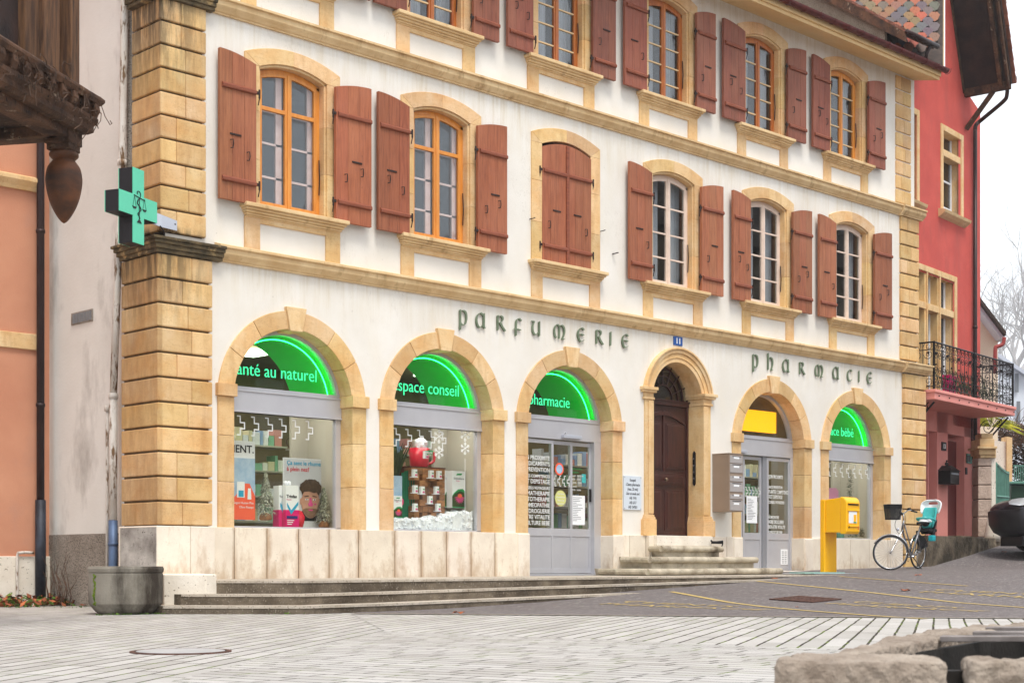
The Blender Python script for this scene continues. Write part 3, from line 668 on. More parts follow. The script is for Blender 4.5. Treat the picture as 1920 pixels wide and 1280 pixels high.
# ---------------------------------------------------------------- shop windows
def arcfill(c, R, n=26, zc=ZC, z0=None):
    a0 = asin(((z0 or zc) - zc) / R); return arcp(c, R, a0, pi - a0, n, zc)
def cross_outline(mb, x, z, s, y, t=.012, half=1):     # stepped half-cross outline running to the right
    k = half
    P = [(0, 0), (0, .3), (0, .3)]
    p = [(x, z + s), (x + k * .35 * s, z + s), (x + k * .35 * s, z + .35 * s), (x + k * s * .9, z + .3 * s), (x + k * s * .9, z - .3 * s), (x + k * .35 * s, z - .35 * s), (x + k * .35 * s, z - s), (x, z - s)]
    for a, b in zip(p, p[1:]):
        if abs(a[0] - b[0]) > abs(a[1] - b[1]): mb.box(min(a[0], b[0]) - t / 2, max(a[0], b[0]) + t / 2, y, y + .003, (a[1] + b[1]) / 2 - t / 2, (a[1] + b[1]) / 2 + t / 2)
        else: mb.box((a[0] + b[0]) / 2 - t / 2, (a[0] + b[0]) / 2 + t / 2, y, y + .003, min(a[1], b[1]), max(a[1], b[1]))
def snowflake(mb, x, z, r, y):
    for k in range(6):
        a = pi * k / 3 + pi / 2
        for (p, q) in (((0, 0), (r, 0)), ((.5 * r, 0), (.78 * r, .25 * r)), ((.5 * r, 0), (.78 * r, -.25 * r)), ((.75 * r, 0), (.95 * r, .16 * r)), ((.75 * r, 0), (.95 * r, -.16 * r))):
            R = lambda v: (x + v[0] * cos(a) - v[1] * sin(a), y, z + v[0] * sin(a) + v[1] * cos(a))
            mb.tube([R(p), R(q)], .0055, 4)
def tympanum(c, txt, tx, tz, size, yellow=False):
    f = MB(); yg = .30
    z0 = 3.10
    f.ring(arcfill(c, HI - .055, z0=z0), arcfill(c, HI + .0, z0=z0), .25, .33)
    f.box(c - HI, c + HI, .25, .33, 3.05, 3.10)
    lu = f.build('lunette', M['alu'], ph)
    g = MB(); g.prism(arcfill(c, HI - .05, z0=z0), 'y', yg, yg + .006); g.build('pane', M['shopglass'] if yellow else M['glass_green'], lu)
    v = MB(); n = 30
    A = arcp(c, HI + .02, .02, pi - .02, n); vs = []
    for (x, z) in A: vs += [(x, .34, z), (x, 1.45, z)]
    v.add(vs, [(2 * i, 2 * i + 1, 2 * i + 3, 2 * i + 2) for i in range(n)]); 
    v.build('inner_vault', M['shop_in'] if yellow else M['vault'], lu)
    if not yellow:
        t = MB(); R = HI - .10; t.tube([(c + R * cos(a), .40, ZC + R * sin(a)) for a in [.2 + (pi - .4) * i / 40 for i in range(41)]], .0075, 6); t.build('neon_tube', M['neon'], lu, smooth=True)
        R = HI - .025
        t = MB(); t.tube([(c + R * cos(a), .336, ZC + R * sin(a)) for a in [.2 + (pi - .4) * i / 40 for i in range(41)]], .008, 6); t.build('neon_tube', M['neon'], lu, smooth=True)  # second tube added behind the frame rim to brighten the green vault
        ftext('lettering', txt, tx, yg - .004, tz, size, M['neon_soft'], lu, bold=-.0015, sx=.90, align='RIGHT')
    return lu
LZ = 3.27
tympanum(CX1[0], 'sant\u00e9 au naturel', CX1[0] + .63, LZ, .255)
tympanum(CX1[1], 'espace conseil', CX1[1] + .60, LZ, .265)
tympanum(CX1[2], 'pharmacie', CX1[2] + .30, LZ - .0, .265)
tympanum(CX1[5], 'espace b\u00e9b\u00e9', CX1[5] + .36, LZ - .0, .265)
ly = tympanum(CX1[4], '', 0, 0, 0, True)
def shopwin(c, n_cross, dirn=1, x_first=None):
    f = MB(); y0 = .25
    f.box(c - HI, c + HI, y0 - .02, y0 + .08, 2.74, 3.05); f.box(c - HI, c + HI, y0 - .035, y0 + .08, 3.03, 3.05); f.box(c - HI, c + HI, y0 - .035, y0 + .08, 2.74, 2.765)
    f.box(c - HI, c - HI + .06, y0, y0 + .08, 1.15, 2.74); f.box(c + HI - .09, c + HI, y0, y0 + .08, 1.15, 2.74); f.box(c + HI - .1, c + HI - .085, y0 - .012, y0, 1.15, 2.74)
    f.box(c - HI, c + HI, y0, y0 + .08, 1.125, 1.165)
    sw = f.build('shop_window', M['alu'], ph, bevel=.003)
    g = MB(); g.box(c - HI + .05, c + HI - .09, y0 + .04, y0 + .046, 1.165, 2.74); g.build('pane', M['shopglass'], sw)
    s = MB()
    for i in range(n_cross): cross_outline(s, x_first + i * .235, 2.56, .13, y0 + .034, .016, dirn)
    s.build('cross_decals', M['decal'], sw)
    b = MB(); b.box(c - HI - .02, c + HI + .02, y0 + .08, .98, 1.08, 1.12); b.build('display_shelf', M['shop_white'], sw)
    return sw
w1 = shopwin(CX1[0], 7, 1, CX1[0] - .99); w2 = shopwin(CX1[1], 6, 1, CX1[1] - .99)
w6 = shopwin(CX1[5], 7, -1, CX1[5] - .5)
s = MB()
for (x, z, r) in ((5.15, 2.62, .11), (5.15, 2.37, .10), (5.70, 2.68, .11), (5.70, 2.46, .10), (CX1[1] - .93, 2.15, .1), (CX1[1] - .93, 1.86, .1)): snowflake(s, x, z, r, .275)
s.tube([(5.70, .276, 2.3), (5.70, .276, 1.4)], .004, 4); s.build('snowflake_stickers', M['decal'], w2)
for cc in (CX1[0], CX1[1], CX1[5]):
    b = MB(); b.box(cc - HI, cc + HI, .335, 1.05, 3.035, 3.05); b.build('fill_light_shield', M['shop_white'], ph)  # opaque cover added to keep the strip's light off the vault
    b = MB(); b.box(cc - .8, cc + .8, .50, .62, 3.0, 3.02); b.build('display_fill_strip', M['fill_strip'], ph)  # unseen strip added to brighten the goods in the window
for cc in (CX1[0], CX1[1], CX1[5]):      # partitions between the display bays
    b = MB(); b.box(cc + HI + .0, cc + HI + .12, .34, 1.3, 1.1, 3.0); b.box(cc - HI - .12, cc - HI, .34, 1.3, 1.1, 3.0)
    b.box(cc + .72, cc + HI, 1.05, 1.1, 1.1, 3.0) ; b.build('display_partition', M['shop_white'], ph)
DEC = ['SOIN PROXIMITE', 'MEDICAMENTS', 'SANTE PREVENTION', 'PLANTES COMPETENCES', 'TEST DEPISTAGE', 'CONSEILS VOYAGEURS', 'AROMATHERAPIE', 'PHYTOTHERAPIE', 'HOMEOPATHIE', 'HERB DROGUERIE', 'BIEN-ETRE VITALITE', 'PUERICULTURE BEBE']
def shopdoor(c, xs, dec):
    y0 = .27; f = MB()
    f.box(c - HI, c + HI, y0 - .03, y0 + .12, 2.72, 3.05); f.box(c - HI, c + HI, y0 - .045, y0 + .1, 3.03, 3.05)
    f.box(c + HI - .17 if dec == 3 else c + HI - .09, c + HI, y0 - .03, y0 + .12, .45, 2.72); f.box(c - HI, c - HI + .05, y0, y0 + .12, .45, 2.72)
    f.box(c - HI, c + HI, y0 - .02, y0 + .1, .42, .47)
    dr = f.build('shop_door', M['alu'], ph, bevel=.004)
    for j, (a, b, yy) in enumerate(xs):
        f = MB(); z0, zm, z1 = .48, 1.17, 2.70; y = y0 + yy
        f.box(a, a + .05, y, y + .04, z0, z1); f.box(b - .05, b, y, y + .04, z0, z1); f.box(a + .05, b - .05, y, y + .04, z1 - .06, z1); f.box(a + .05, b - .05, y, y + .04, zm - .07, zm + .06); f.box(a + .05, b - .05, y, y + .04, z0, z0 + .08)
        f.box(a + .05, b - .05, y + .012, y + .03, z0 + .08, zm - .07, .97)
        lf = f.build('door_leaf', M['alu'], dr, bevel=.003)
        f = MB(); f.box(a + .045, b - .045, y + .018, y + .024, zm + .055, z1 - .055); f.build('door_pane', M['shopglass'], dr)
    f = MB(); xx = c + (.25 if dec == 3 else -.78); f.box(xx - .22, xx + .22, y0 - .10, y0 - .03, 2.745, 2.80); f.tube([(xx - .2, y0 - .09, 2.80), (xx - .2, y0 - .12, 2.84)], .015, 6); f.build('door_sensor', M['galv'], dr, bevel=.006)
    return dr
c = CX1[2]
d3 = shopdoor(c, [(c - .97, c - .12, .0), (c - .17, c + .37, .03), (c + .33, c + .87, .06)], 3)
for i, l in enumerate(DEC):
    z = 2.36 - i * .098; ftext('lettering', l, c - .20, .283, z, .10 if i not in (3, 5) else .07, M['decal'], d3, ext=.0008, align='RIGHT', sx=.92, bold=.001)
def disc(mb, x, y, z, r, rz=None): mb.prism([(x + r * cos(2 * pi * i / 24), z + (rz or r) * sin(2 * pi * i / 24)) for i in range(24)], 'y', y, y + .002)
s = MB(); disc(s, c + .06, .312, 2.23, .105); s.build('round_sticker', M['coral'], d3)
s = MB(); disc(s, c + .06, .309, 2.23, .075); s.build('round_sticker', M['paleblue'], d3)
s = MB(); disc(s, c + .09, .312, 1.74, .135); s.build('round_sticker', surf('pale_lime_print', C(206, 206, 130), None, 2, .5), d3)
for i, l in enumerate(['Horaires', 'd\'ouverture', 'Merci de', 'patienter']): ftext('lettering', l, c + .09, .308, 1.80 - i * .055, .045, M['decal'], d3, ext=.0006, align='CENTER')
s = MB()
for i in range(4): cross_outline(s, c - .02 + .115 * i, 2.03, .085, .309, .014, -1)
s.build('cross_decals', M['decal'], d3)
s = MB(); s.box(c + .385, c + .70, .320, .3225, 1.30, 1.80); s.build('paper_notice', M['white'], d3)
s = MB()
for i in range(14): s.box(c + .40, c + .40 + random.uniform(.08, .26), .318, .3195, 1.76 - i * .03, 1.768 - i * .03)
s.build('notice_print', M['greyink'], d3)
for i, l in enumerate(['Les pharmacies', 'populaires', 'Lundi - Vendredi', '8h00 - 12h00', '13h30 - 18h30', 'Samedi', '8h00 - 16h00']): ftext('lettering', l, c + .37, .318, 2.24 - i * .06, .042, M['greenprint'] if i < 2 else M['decal'], d3, ext=.0006)
s = MB(); s.box(c + .62, c + .72, .3185, .321, 2.02, 2.17); s.build('round_sticker', M['turq'], d3)
s = MB(); s.box(c + .815, c + .84, .30, .33, 1.70, 1.92); s.build('door_lock', M['blackplas'], d3)
c = CX1[4]
d5 = shopdoor(c, [(c - .97, c - .52, .06), (c - .50, c + .08, .05), (c + .20, c + .96, .0)], 5)
s = MB(); s.box(c + .08, c + .20, .28, .38, .47, 2.72); s.build('door_post', M['alu_dark'], d5)
for i, l in enumerate(DEC):
    if i in (1, 6, 7): continue
    z = 2.30 - i * .098; ftext('lettering', l, c + .26, .283, z, .10 if i % 3 != 2 else .08, M['decal'], d5, ext=.0008, sx=.62, bold=.001)
s = MB()
for i in range(5): cross_outline(s, c - .44 + .1 * i, 2.02, .085, .312, .014, 1)
s.build('cross_decals', M['decal'], d5)
s = MB(); s.box(c - .40, c - .06, .314, .317, 1.42, 1.94); s.build('paper_notice', M['white'], d5)
s = MB()
for i in range(14): s.box(c - .37, c - .37 + random.uniform(.1, .26), .311, .313, 1.88 - i * .03, 1.888 - i * .03)
s.build('notice_print', M['greyink'], d5)
s = MB(); s.box(c + .66, c + .88, .272, .281, .62, .92); vt = s.build('air_vent', M['white'], d5)
s = MB()
for i in range(7):
    for j in (0, 1): s.box(c + .69 + j * .09, c + .75 + j * .09, .269, .272, .65 + i * .036, .662 + i * .036)
s.build('vent_slots', M['greyink'], vt)
s = MB(); s.box(c - .9, c + .62, .36, .44, 3.20, 3.61); ys = s.build('post_sign_panel', emit('lit_post_yellow', (1, .40, .003, 1), .8), ly)
s = MB(); s.ring([(c - .62 + .05 * cos(a), 3.35 + .06 * sin(a)) for a in [2 * pi * i / 20 for i in range(20)]], [(c - .62 + .09 * cos(a), 3.35 + .1 * sin(a)) for a in [2 * pi * i / 20 for i in range(20)]], .352, .36, closed=True); s.build('sign_symbol', M['ink'], ly)
s = MB(); s.box(c - .75, c + .35, 1.2, 1.3, .6, 1.55); s.build('yellow_counter', M['yellow'], ph)
# ---------------------------------------------------------------- upper windows
def seg(c, h, zs, r, n=14): return [(c - h + 2 * h * i / n, zs + r * (1 - (2 * i / n - 1) ** 2)) for i in range(n + 1)]
def upper_window(c, zb, zs, hi, frame, closed=False, inner=None, style=0, zcourse=4.96, rise=.12):
    ho = hi + .235; mb = MB()
    yf, yb = -.03, .20
    for s in (-1, 1):
        cuts = [zb, zb + (zs - zb) * .33, zb + (zs - zb) * .68, zs]
        for a, b in zip(cuts, cuts[1:]):
            t = btint()
            mb.box(*sorted((c + s * hi, c + s * ho)), yf, yb, a + .001, b - .001, t)
            if not closed: mb.box(*sorted((c + s * (hi - .035), c + s * hi)), .0, yb, a, b, t)
    n = 14
    for part in (0, 1):
        k0, k1 = (0, 7) if part == 0 else (7, 14)
        i_ = seg(c, hi, zs, rise, n)[k0:k1 + 1]; o_ = seg(c, ho, zs + .16, rise + .05, n)[k0:k1 + 1]
        mb.ring(i_, o_, yf, yb, btint())
    for s in (-1, 1): mb.prism([(c + s * hi, zs + .0), (c + s * ho, zs + .0), (c + s * ho, zs + .16)], 'y', yf, yb, 1.)
    if not closed: mb.ring(seg(c, hi, zs - .035, rise, n), seg(c, hi, zs, rise, n), .0, yb, .95)
    win = mb.build('window', M['stone'], ph, bevel=.006)
    s = MB(); w_ = ho + .07     # moulded sill with returns
    for (zz0, zz1, o, e) in ((.115, .17, .17, .0), (.085, .115, .135, -.03), (.05, .085, .10, -.05), (.02, .05, .07, -.07), (-.0, .02, .05, -.085)):
        s.box(c - w_ - e * .9 - .0, c + w_ + e * .9, -o, .1, zb - .17 + zz0, zb - .17 + zz1, 1)
    s.build('sill', M['sillstone'], win, bevel=.012, seg=3)
    s = MB()
    for sg in (-1, 1): s.box(*sorted((c + sg * (ho - .25), c + sg * ho)), -.03, .02, zcourse, zb - .165, btint())
    s.box(c - ho + .25, c + ho - .25, -.03, .02, zb - .235, zb - .165, 1); s.build('apron_frame', M['stone'], win, bevel=.004)
    if closed: return win
    y = .11; f = MB(); h = hi - .035; zt = zs - .035; e = .055
    f.box(c - h, c - h + e, y, y + .07, zb + .01, zt); f.box(c + h - e, c + h, y, y + .07, zb + .01, zt); f.box(c - h, c + h, y - .01, y + .07, zb, zb + .06)
    f.ring(seg(c, h, zt - e, rise, n), seg(c, h, zt, rise, n), y, y + .07)
    # two leaves
    for sg in (-1, 1):
        a, b = (c - h + e, c - .012) if sg < 0 else (c + .012, c + h - e)
        f.box(a, a + .045, y - .008, y + .04, zb + .06, zt - e + rise * (1 - ((a - c) / h) ** 2) * .9); f.box(b - .045, b, y - .008, y + .04, zb + .06, zt - e + rise * (1 - ((b - c) / h) ** 2) * .9)
        f.box(a, b, y - .006, y + .04, zb + .06, zb + .115)
        top = [(a + (b - a) * i / 6, zt - e + rise * (1 - ((a + (b - a) * i / 6 - c) / h) ** 2)) for i in range(7)]
        f.ring([(p[0], p[1] - .05) for p in top], top, y - .006, y + .04)
        H = zt - zb
        if style == 0: f.box(a, b, y - .004, y + .04, zb + H * .735, zb + H * .765)
    f.box(c - .022, c + .022, y - .02, y + .05, zb + .06, zt + rise - e)
    if style == 0: pass
    fr = f.build('frame', frame, win, bevel=.004)
    if style:
        f = MB(); H = zt - zb
        for q in ([.27, .5, .75] if style == 1 else [.2, .39, .58, .77]): f.box(c - h + e, c + h - e, y + .0, y + .03, zb + H * q, zb + H * q + (.028 if style == 1 else .022))
        f.build('muntins', frame if style == 1 else M['whitebar'], win)
    g = MB(); g.prism([(c - h + .05, zb + .06), (c + h - .05, zb + .06)] + seg(c, h - .05, zt - .05, rise, n)[::-1], 'y', y + .018, y + .022); g.build('pane', M['glass_soft'] if inner else M['glass'], win)
    if inner:
        f = MB(); y2 = y + .085; H = zt - zb
        for sg in (-1, 1):
            a, b = (c - h + .05, c - .05) if sg < 0 else (c + .05, c + h - .05)
            f.box(a, a + .06, y2, y2 + .04, zb, zt + .05); f.box(b - .10, b, y2, y2 + .04, zb, zt + .05)
            for q in (.02, .25, .5, .74): f.box(a, b, y2, y2 + .03, zb + H * q, zb + H * q + .03)
        f.build('inner_frame', M['innerframe'], win)
        g = MB(); g.prism([(c - h + .05, zb + .06), (c + h - .05, zb + .06)] + seg(c, h - .05, zt - .05, rise, n)[::-1], 'y', y2 + .018, y2 + .022); g.build('inner_pane', M['glass_soft'], win)
    cu = MB()
    for (a, b) in ((c - .24, c - .02), (c + .30, c + .58)):
        if inner: continue
        N = 8; P = [(a + (b - a) * i / N, .34 + .02 * (i % 2)) for i in range(N + 1)]
        cu.add([(p[0], p[1], z) for p in P for z in (zb, zt + .1)], [(2 * i, 2 * i + 1, 2 * i + 3, 2 * i + 2) for i in range(N)])
    if cu.v: cu.build('curtain', M['curtain'], win)
    k = MB(); k.tube([(c + h - .03, y - .03, zb + .35), (c + h - .03, y - .045, zb + .6), (c + h - .03, y - .03, zb + .85)], .009, 6); k.build('window_stay', M['iron'], win)
    return win
fr1 = [M['orange_wood'], M['orange_wood'], None, M['pinkwhite'], M['pinkwhite'], M['pinkwhite']]
for i, c in enumerate(CW): upper_window(c, 5.565, 7.49, .585, fr1[i], closed=(i == 2), inner=(i < 2), style=0 if i < 2 else 1)
for i, c in enumerate(CU): upper_window(c, 8.86, 10.58, .56, M['orange_dark'] if i != 5 else M['orange_wood'], style=2, zcourse=8.28)
def shutter(x0, x1, zb, zh, zf, free_left, mat, y=-.13, th=.055, closed=False):
    mb = MB(); n = 3; W = x1 - x0
    def ztop(x):
        u = (x1 - x) / W if free_left else (x - x0) / W      # 1 at the free edge
        return zh + (zf - zh) * (1 - (1 - u) ** 2)
    kt = random.uniform(.84, 1.08); kb = random.uniform(.92, 1.06)
    for i in range(n):
        a = x0 + W * i / n + .0015; b = x0 + W * (i + 1) / n - .0015
        mb.prism([(a, zb), (b, zb)] + [(b + (a - b) * j / 4, ztop(b + (a - b) * j / 4)) for j in range(5)], 'y', y, y + th, (kt * random.uniform(.94, 1.04), kt * kb * random.uniform(.96, 1.04), kt * kb, 1))
    sh = mb.build('shutter', mat, ph, bevel=.003)
    H = zh - zb; bt = MB()
    for q in (.145, .80):
        z = zb + H * q; bt.prism([(y - .028, z - .032), (y - .034, z - .02), (y - .034, z + .01), (y - .012, z + .035), (y + .001, z + .04), (y + .001, z - .036)], 'x', x0 + .03, x1 - .012)
        bt.build('batten', M['batten'], sh); bt = MB()
    ir = MB(); fx = x0 if free_left else x1; hx = x1 if free_left else x0; sg = 1 if free_left else -1
    xm = fx + sg * W * .42
    ir.box(xm - .09, xm + .09, y - .012, y + .0, zb + H * .46, zb + H * .472); ir.build('slot_bar', M['iron'], sh)
    def hook(x, z): ir = MB(); ir.tube([(x - .02, y - .012, z + .05), (x + .015, y - .03, z + .06), (x + .022, y - .03, z + .0), (x + .012, y - .03, z - .055), (x - .02, y - .02, z - .06)], .008, 5); ir.build('ring_hook', M['iron'], sh)
    hook(fx + sg * W * .75, zb + H * .33); 
    if random.random() < .6: hook(fx + sg * W * .3, zb + H * .395)
    for q in (.145, .80):
        ir = MB(); z = zb + H * q; ir.box(*sorted((hx, hx + sg * .05)), y - .01, y + .03, z - .015, z + .02); ir.tube([(hx + sg * .05, y, z - .07), (hx + sg * .05, y, z + .05)], .014, 6); ir.tube([(hx + sg * .05, y, z - .07), (hx + sg * .045, y + .02, z - .16)], .008, 5); ir.build('hinge', M['iron'], sh)
    return sh
def shp(px0, px1, pb, zb, zh, zf, fl, mat):
    a = fac(px0 + (4 if fl else 0), pb, -.10)[0]; b = fac(px1, pb, -.10)[0]; shutter(a, b, zb, zh, zf, fl, mat)
for (a, b, fl) in ((406, 478.5, 1), (627.8, 694.5, 0), (703.4, 766, 1), (894, 948.8, 0), (1174.7, 1220.7, 1), (1313.7, 1354.5, 0), (1369, 1405.9, 1), (1485.3, 1520.7, 0), (1530.6, 1566, 1), (1638.5, 1670.5, 0)):
    shp(a, b, 400, 5.545, 7.46, 7.565, fl, M['shutter'])
for (a, b, fl) in ((420, 486, 1), (632, 694, 0), (697, 761, 1), (886, 934.4, 0), (946.4, 998, 1), (1110, 1152.7, 0), (1165.7, 1211, 1), (1304.6, 1340, 0), (1351, 1395.6, 1), (1475.3, 1509.7, 0), (1519, 1554.4, 1), (1627.8, 1658.4, 0)):
    shp(a, b, 100, 8.86, 10.58, 10.68, fl, M['shutter_top'])
c = CW[2]
shutter(c - .59, c - .0, 5.57, 7.44, 7.565, False, M['shutter'], y=-.035, closed=True); shutter(c + .0, c + .59, 5.57, 7.44, 7.565, True, M['shutter'], y=-.035, closed=True)
b = MB(); b.box(c - .03, c + .035, -.062, -.035, 5.58, 7.55); b.build('shutter_cover_strip', M['batten'], ph, bevel=.006)
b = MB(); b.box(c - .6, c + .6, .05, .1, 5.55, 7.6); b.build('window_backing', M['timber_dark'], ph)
# wall hooks
b = MB()
for px, py in ((923, 442), (1610 / 3.2 * 0 + 1148, 476), (993, 411), (1125, 434), (1150, 476)):
    x, z = fac(px, py); b.tube([(x, 0, z), (x, -.07, z), (x + .05, -.075, z + .02)], .008, 5)
b.build('wall_hook', M['iron'], ph)
# ---------------------------------------------------------------- eaves, gutter, roof, dormer
mb = MB(); mb.prism([(-.62, 10.915), (-.62, 11.07), (.1, 11.2), (.1, 11.07)], 'x', -.6, 18.60); mb.prism([(-.66, 10.985), (-.62, 10.985), (-.62, 11.10), (-.66, 11.10)], 'x', -.6, 18.6)
mb.build('eave_soffit', M['soffit'], ph)
g = MB(); n = 8; arcs = [(-.74 + .08 * cos(a), 11.13 + .08 * sin(a)) for a in [pi + pi * i / n for i in range(n + 1)]]; inn = [(-.74 + .065 * cos(a), 11.13 + .065 * sin(a)) for a in [2 * pi - pi * i / n for i in range(n + 1)]]
g.prism(arcs + inn, 'x', -.6, 18.68); gu = g.build('gutter', M['gutter'], ph)
g = MB()
for i in range(40): x = .0 + i * .48; g.tube([(x, -.74 + .085 * cos(a), 11.13 + .085 * sin(a)) for a in [pi * .95 + pi * 1.1 * k / 6 for k in range(7)]], .008, 4)
g.build('gutter_bracket', M['gutter'], gu)
r = MB(); sl_ = 1.0
def rz(y): return 11.16 + (y + .66) * .62
for i in range(78):
    x = -.5 + i * .245
    for j in range(2): y = -.66 + j * .35; r.box(x, x + .235, y, y + .42, rz(y) - .02, rz(y) + .01, random.uniform(.7, 1.1))
r.prism([(-.62, rz(-.62) - .03), (5.5, rz(5.5) - .03), (11.6, rz(-.62) - .03)], 'x', -.5, 18.5, .8)
r.build('roof', M['tile'], ph)
# dormer
xa, xb = fac(1527, 40, .2)[0], fac(1668, 60, .2)[0]
dm = MB(); y0_ = .25
XA, XB = 17.62, 18.45
dm.prism([(.10, rz(.10)), (.10, 11.98), (3.4, 14.3), (3.4, rz(3.4))], 'x', XA, XA + .08)
dm.build('dormer_cheek', surf('rough_grey_render', C(166, 154, 136), C(148, 136, 118), 4, .95, bstr=1, bscale=80, bdist=.02, speck=(C(110, 98, 82), 50, .55, .62)), ph)
dm = MB(); dm.box(XA + .08, XB, .3, .36, rz(.3), 12.0); dm.build('dormer_front', M['timber_dark'], ph)
dm = MB(); dm.prism([(-.45, 11.62), (-.45, 11.72), (3.4, 14.45), (3.4, 14.35)], 'x', XA - .10, XB + .2, .8); dm.prism([(-.48, 11.50), (-.48, 11.70), (3.4, 14.43), (3.4, 14.20)], 'x', XA - .15, XA - .10, 1.3); dm.build('dormer_roof', M['timber'], ph)
dm = MB()
for i in range(10):
    for j in range(13):
        y = -.46 + j * .24; x_ = XA - .12 + i * .118; zz0 = 11.73 + (y + .45) * .709; dm.hexa([(x_, y, zz0), (x_ + .108, y, zz0), (x_ + .108, y + .28, zz0 + .185), (x_, y + .28, zz0 + .185)], [(x_, y, zz0 + .03), (x_ + .108, y, zz0 + .03), (x_ + .108, y + .28, zz0 + .2), (x_, y + .28, zz0 + .2)], random.uniform(.5, 1.2))
dm.build('dormer_tiles', M['tile'], ph)
dm = MB(); dm.tube([(XA - .15, -.52, 11.70), (XB + .25, -.52, 11.68)], .055, 10); dm.tube([(XB + .0, -.50, 11.66), (XB + .0, -.40, 11.5), (XB + .0, -.36, 11.3)], .04, 8); dm.build('dormer_gutter', M['pipe_brown'], ph, smooth=True)
# ---------------------------------------------------------------- left side wall, pipes
mb = MB(); mb.box(.08, .4, .83, 3.1, 1.05, 12); mb.build('side_wall', M['sidewall'], ph)
mb = MB(); mb.box(.07, .4, .84, 3.1, -.1, 1.06); mb.build('side_wall_base', M['pebble'], ph)
mb = MB(); mb.box(.03, .1, .60, .85, 1.1, 11.2); mb.build('pebbled_strip', M['pebble'], ph)
mb = MB(); mb.box(.06, .3, .62, 3.1, 11.0, 12)
y1, z1 = sid(135, 580, .08); y2, z2 = sid(175, 600, .08)
mb = MB(); mb.box(.065, .078, y2, y1, 4.03, 4.20); va = mb.build('air_vent', M['pebble'], ph)
for k in range(12):
    if k == 0: s = MB()
    s.box(.058, .066, y2 + .03 + k * (y1 - y2 - .06) / 12, y2 + .05 + k * (y1 - y2 - .06) / 12, 4.05, 4.18)
s.build('vent_slots', M['greyink'], va)
yp = lambda py, px: sid(px, py, -.0)
P = [(-.04, sid(px, py, -.04)[0], sid(px, py, -.04)[1]) for px, py in ((234, -260), (233, 60), (229, 300), (219, 560), (212.5, 740))]
mb = MB(); mb.tube(P, .05, 12); a = P[-1]
mb.tube([(a[0], a[1], a[2] + .02), (a[0], a[1], a[2] - .05)], .065, 12); mb.tube([P[2], (P[2][0], P[2][1], P[2][2] - .08)], .062, 12)
dp = mb.build('downpipe', M['pipe_white'], ph, smooth=True)
mb = MB(); b1_ = sid(212, 975, -.04); mb.tube([(a[0], a[1], a[2]), (-.04, b1_[0] + .0, b1_[1])], .055, 12); mb.build('downpipe', M['pipe_white'], ph, smooth=True)
mb = MB(); mb.tube([(-.04, b1_[0], b1_[1]), (-.04, b1_[0], .1)], .062, 12); mb.tube([(-.04, b1_[0], b1_[1] - .3), (-.04, b1_[0], b1_[1] - .34)], .07, 12); mb.build('downpipe', M['pipe_blue'], ph, smooth=True)
q = sid(201, 760, .02); mb = MB(); mb.tube([(.02, q[0], .15), (.02, q[0], q[1])], .022, 8); mb.tube([(.02, q[0], q[1] - .08), (.02, q[0], q[1])], .04, 8); mb.build('downpipe', M['pipe_white'], ph, smooth=True)
# ---------------------------------------------------------------- rooms behind the glass
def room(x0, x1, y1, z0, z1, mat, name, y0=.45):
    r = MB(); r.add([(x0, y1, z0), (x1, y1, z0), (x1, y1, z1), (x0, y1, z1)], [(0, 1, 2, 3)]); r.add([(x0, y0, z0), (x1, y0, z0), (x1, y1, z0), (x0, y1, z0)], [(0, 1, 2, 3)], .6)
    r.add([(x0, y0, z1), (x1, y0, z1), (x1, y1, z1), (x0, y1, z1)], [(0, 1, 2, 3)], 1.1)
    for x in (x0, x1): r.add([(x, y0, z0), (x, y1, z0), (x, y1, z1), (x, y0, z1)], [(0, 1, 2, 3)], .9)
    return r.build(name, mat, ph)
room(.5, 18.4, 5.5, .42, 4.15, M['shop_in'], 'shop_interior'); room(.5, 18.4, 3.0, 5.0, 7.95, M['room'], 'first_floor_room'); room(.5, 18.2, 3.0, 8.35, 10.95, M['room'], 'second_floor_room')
for (x, y, a_, b_) in ((3.2, 3.4, .9, .35), (5.7, 2.6, .9, .35), (8.6, 3.5, .9, .35), (12.3, 3.2, .9, .35), (14.6, 2.6, .9, .35), (17.2, 3.0, .9, .35), (1.5, 2.2, .9, .35)):
    l = MB(); l.box(x - a_, x + a_, y - b_, y + b_, 4.08, 4.12); l.build('ceiling_lamp', M['lamp'], ph)
sh_ = MB(); gd = MB()
for i in range(9):
    x = 1.0 + i * 1.95
    sh_.box(x, x + 1.7, 3.6, 3.95, .45, .5)
    for k in range(5):
        z = .9 + k * .42; sh_.box(x, x + 1.7, 3.55, 3.95, z, z + .03, 1)
        xx = x + .05
        while xx < x + 1.6:
            w_ = random.uniform(.05, .16); hh = random.uniform(.1, .3); col = random.choice([(1, 1, 1, 1), (.9, .9, .95, 1), (.3, .6, .4, 1), (.8, .35, .3, 1), (.35, .5, .8, 1), (.85, .75, .5, 1), (1, .95, .9, 1)])
            gd.box(xx, xx + w_, 3.6, 3.85, z + .03, z + .03 + hh, col); xx += w_ + .012
sh_.build('shelving', M['shop_white'], ph); gd.build('shelved_goods', M['white'], ph)
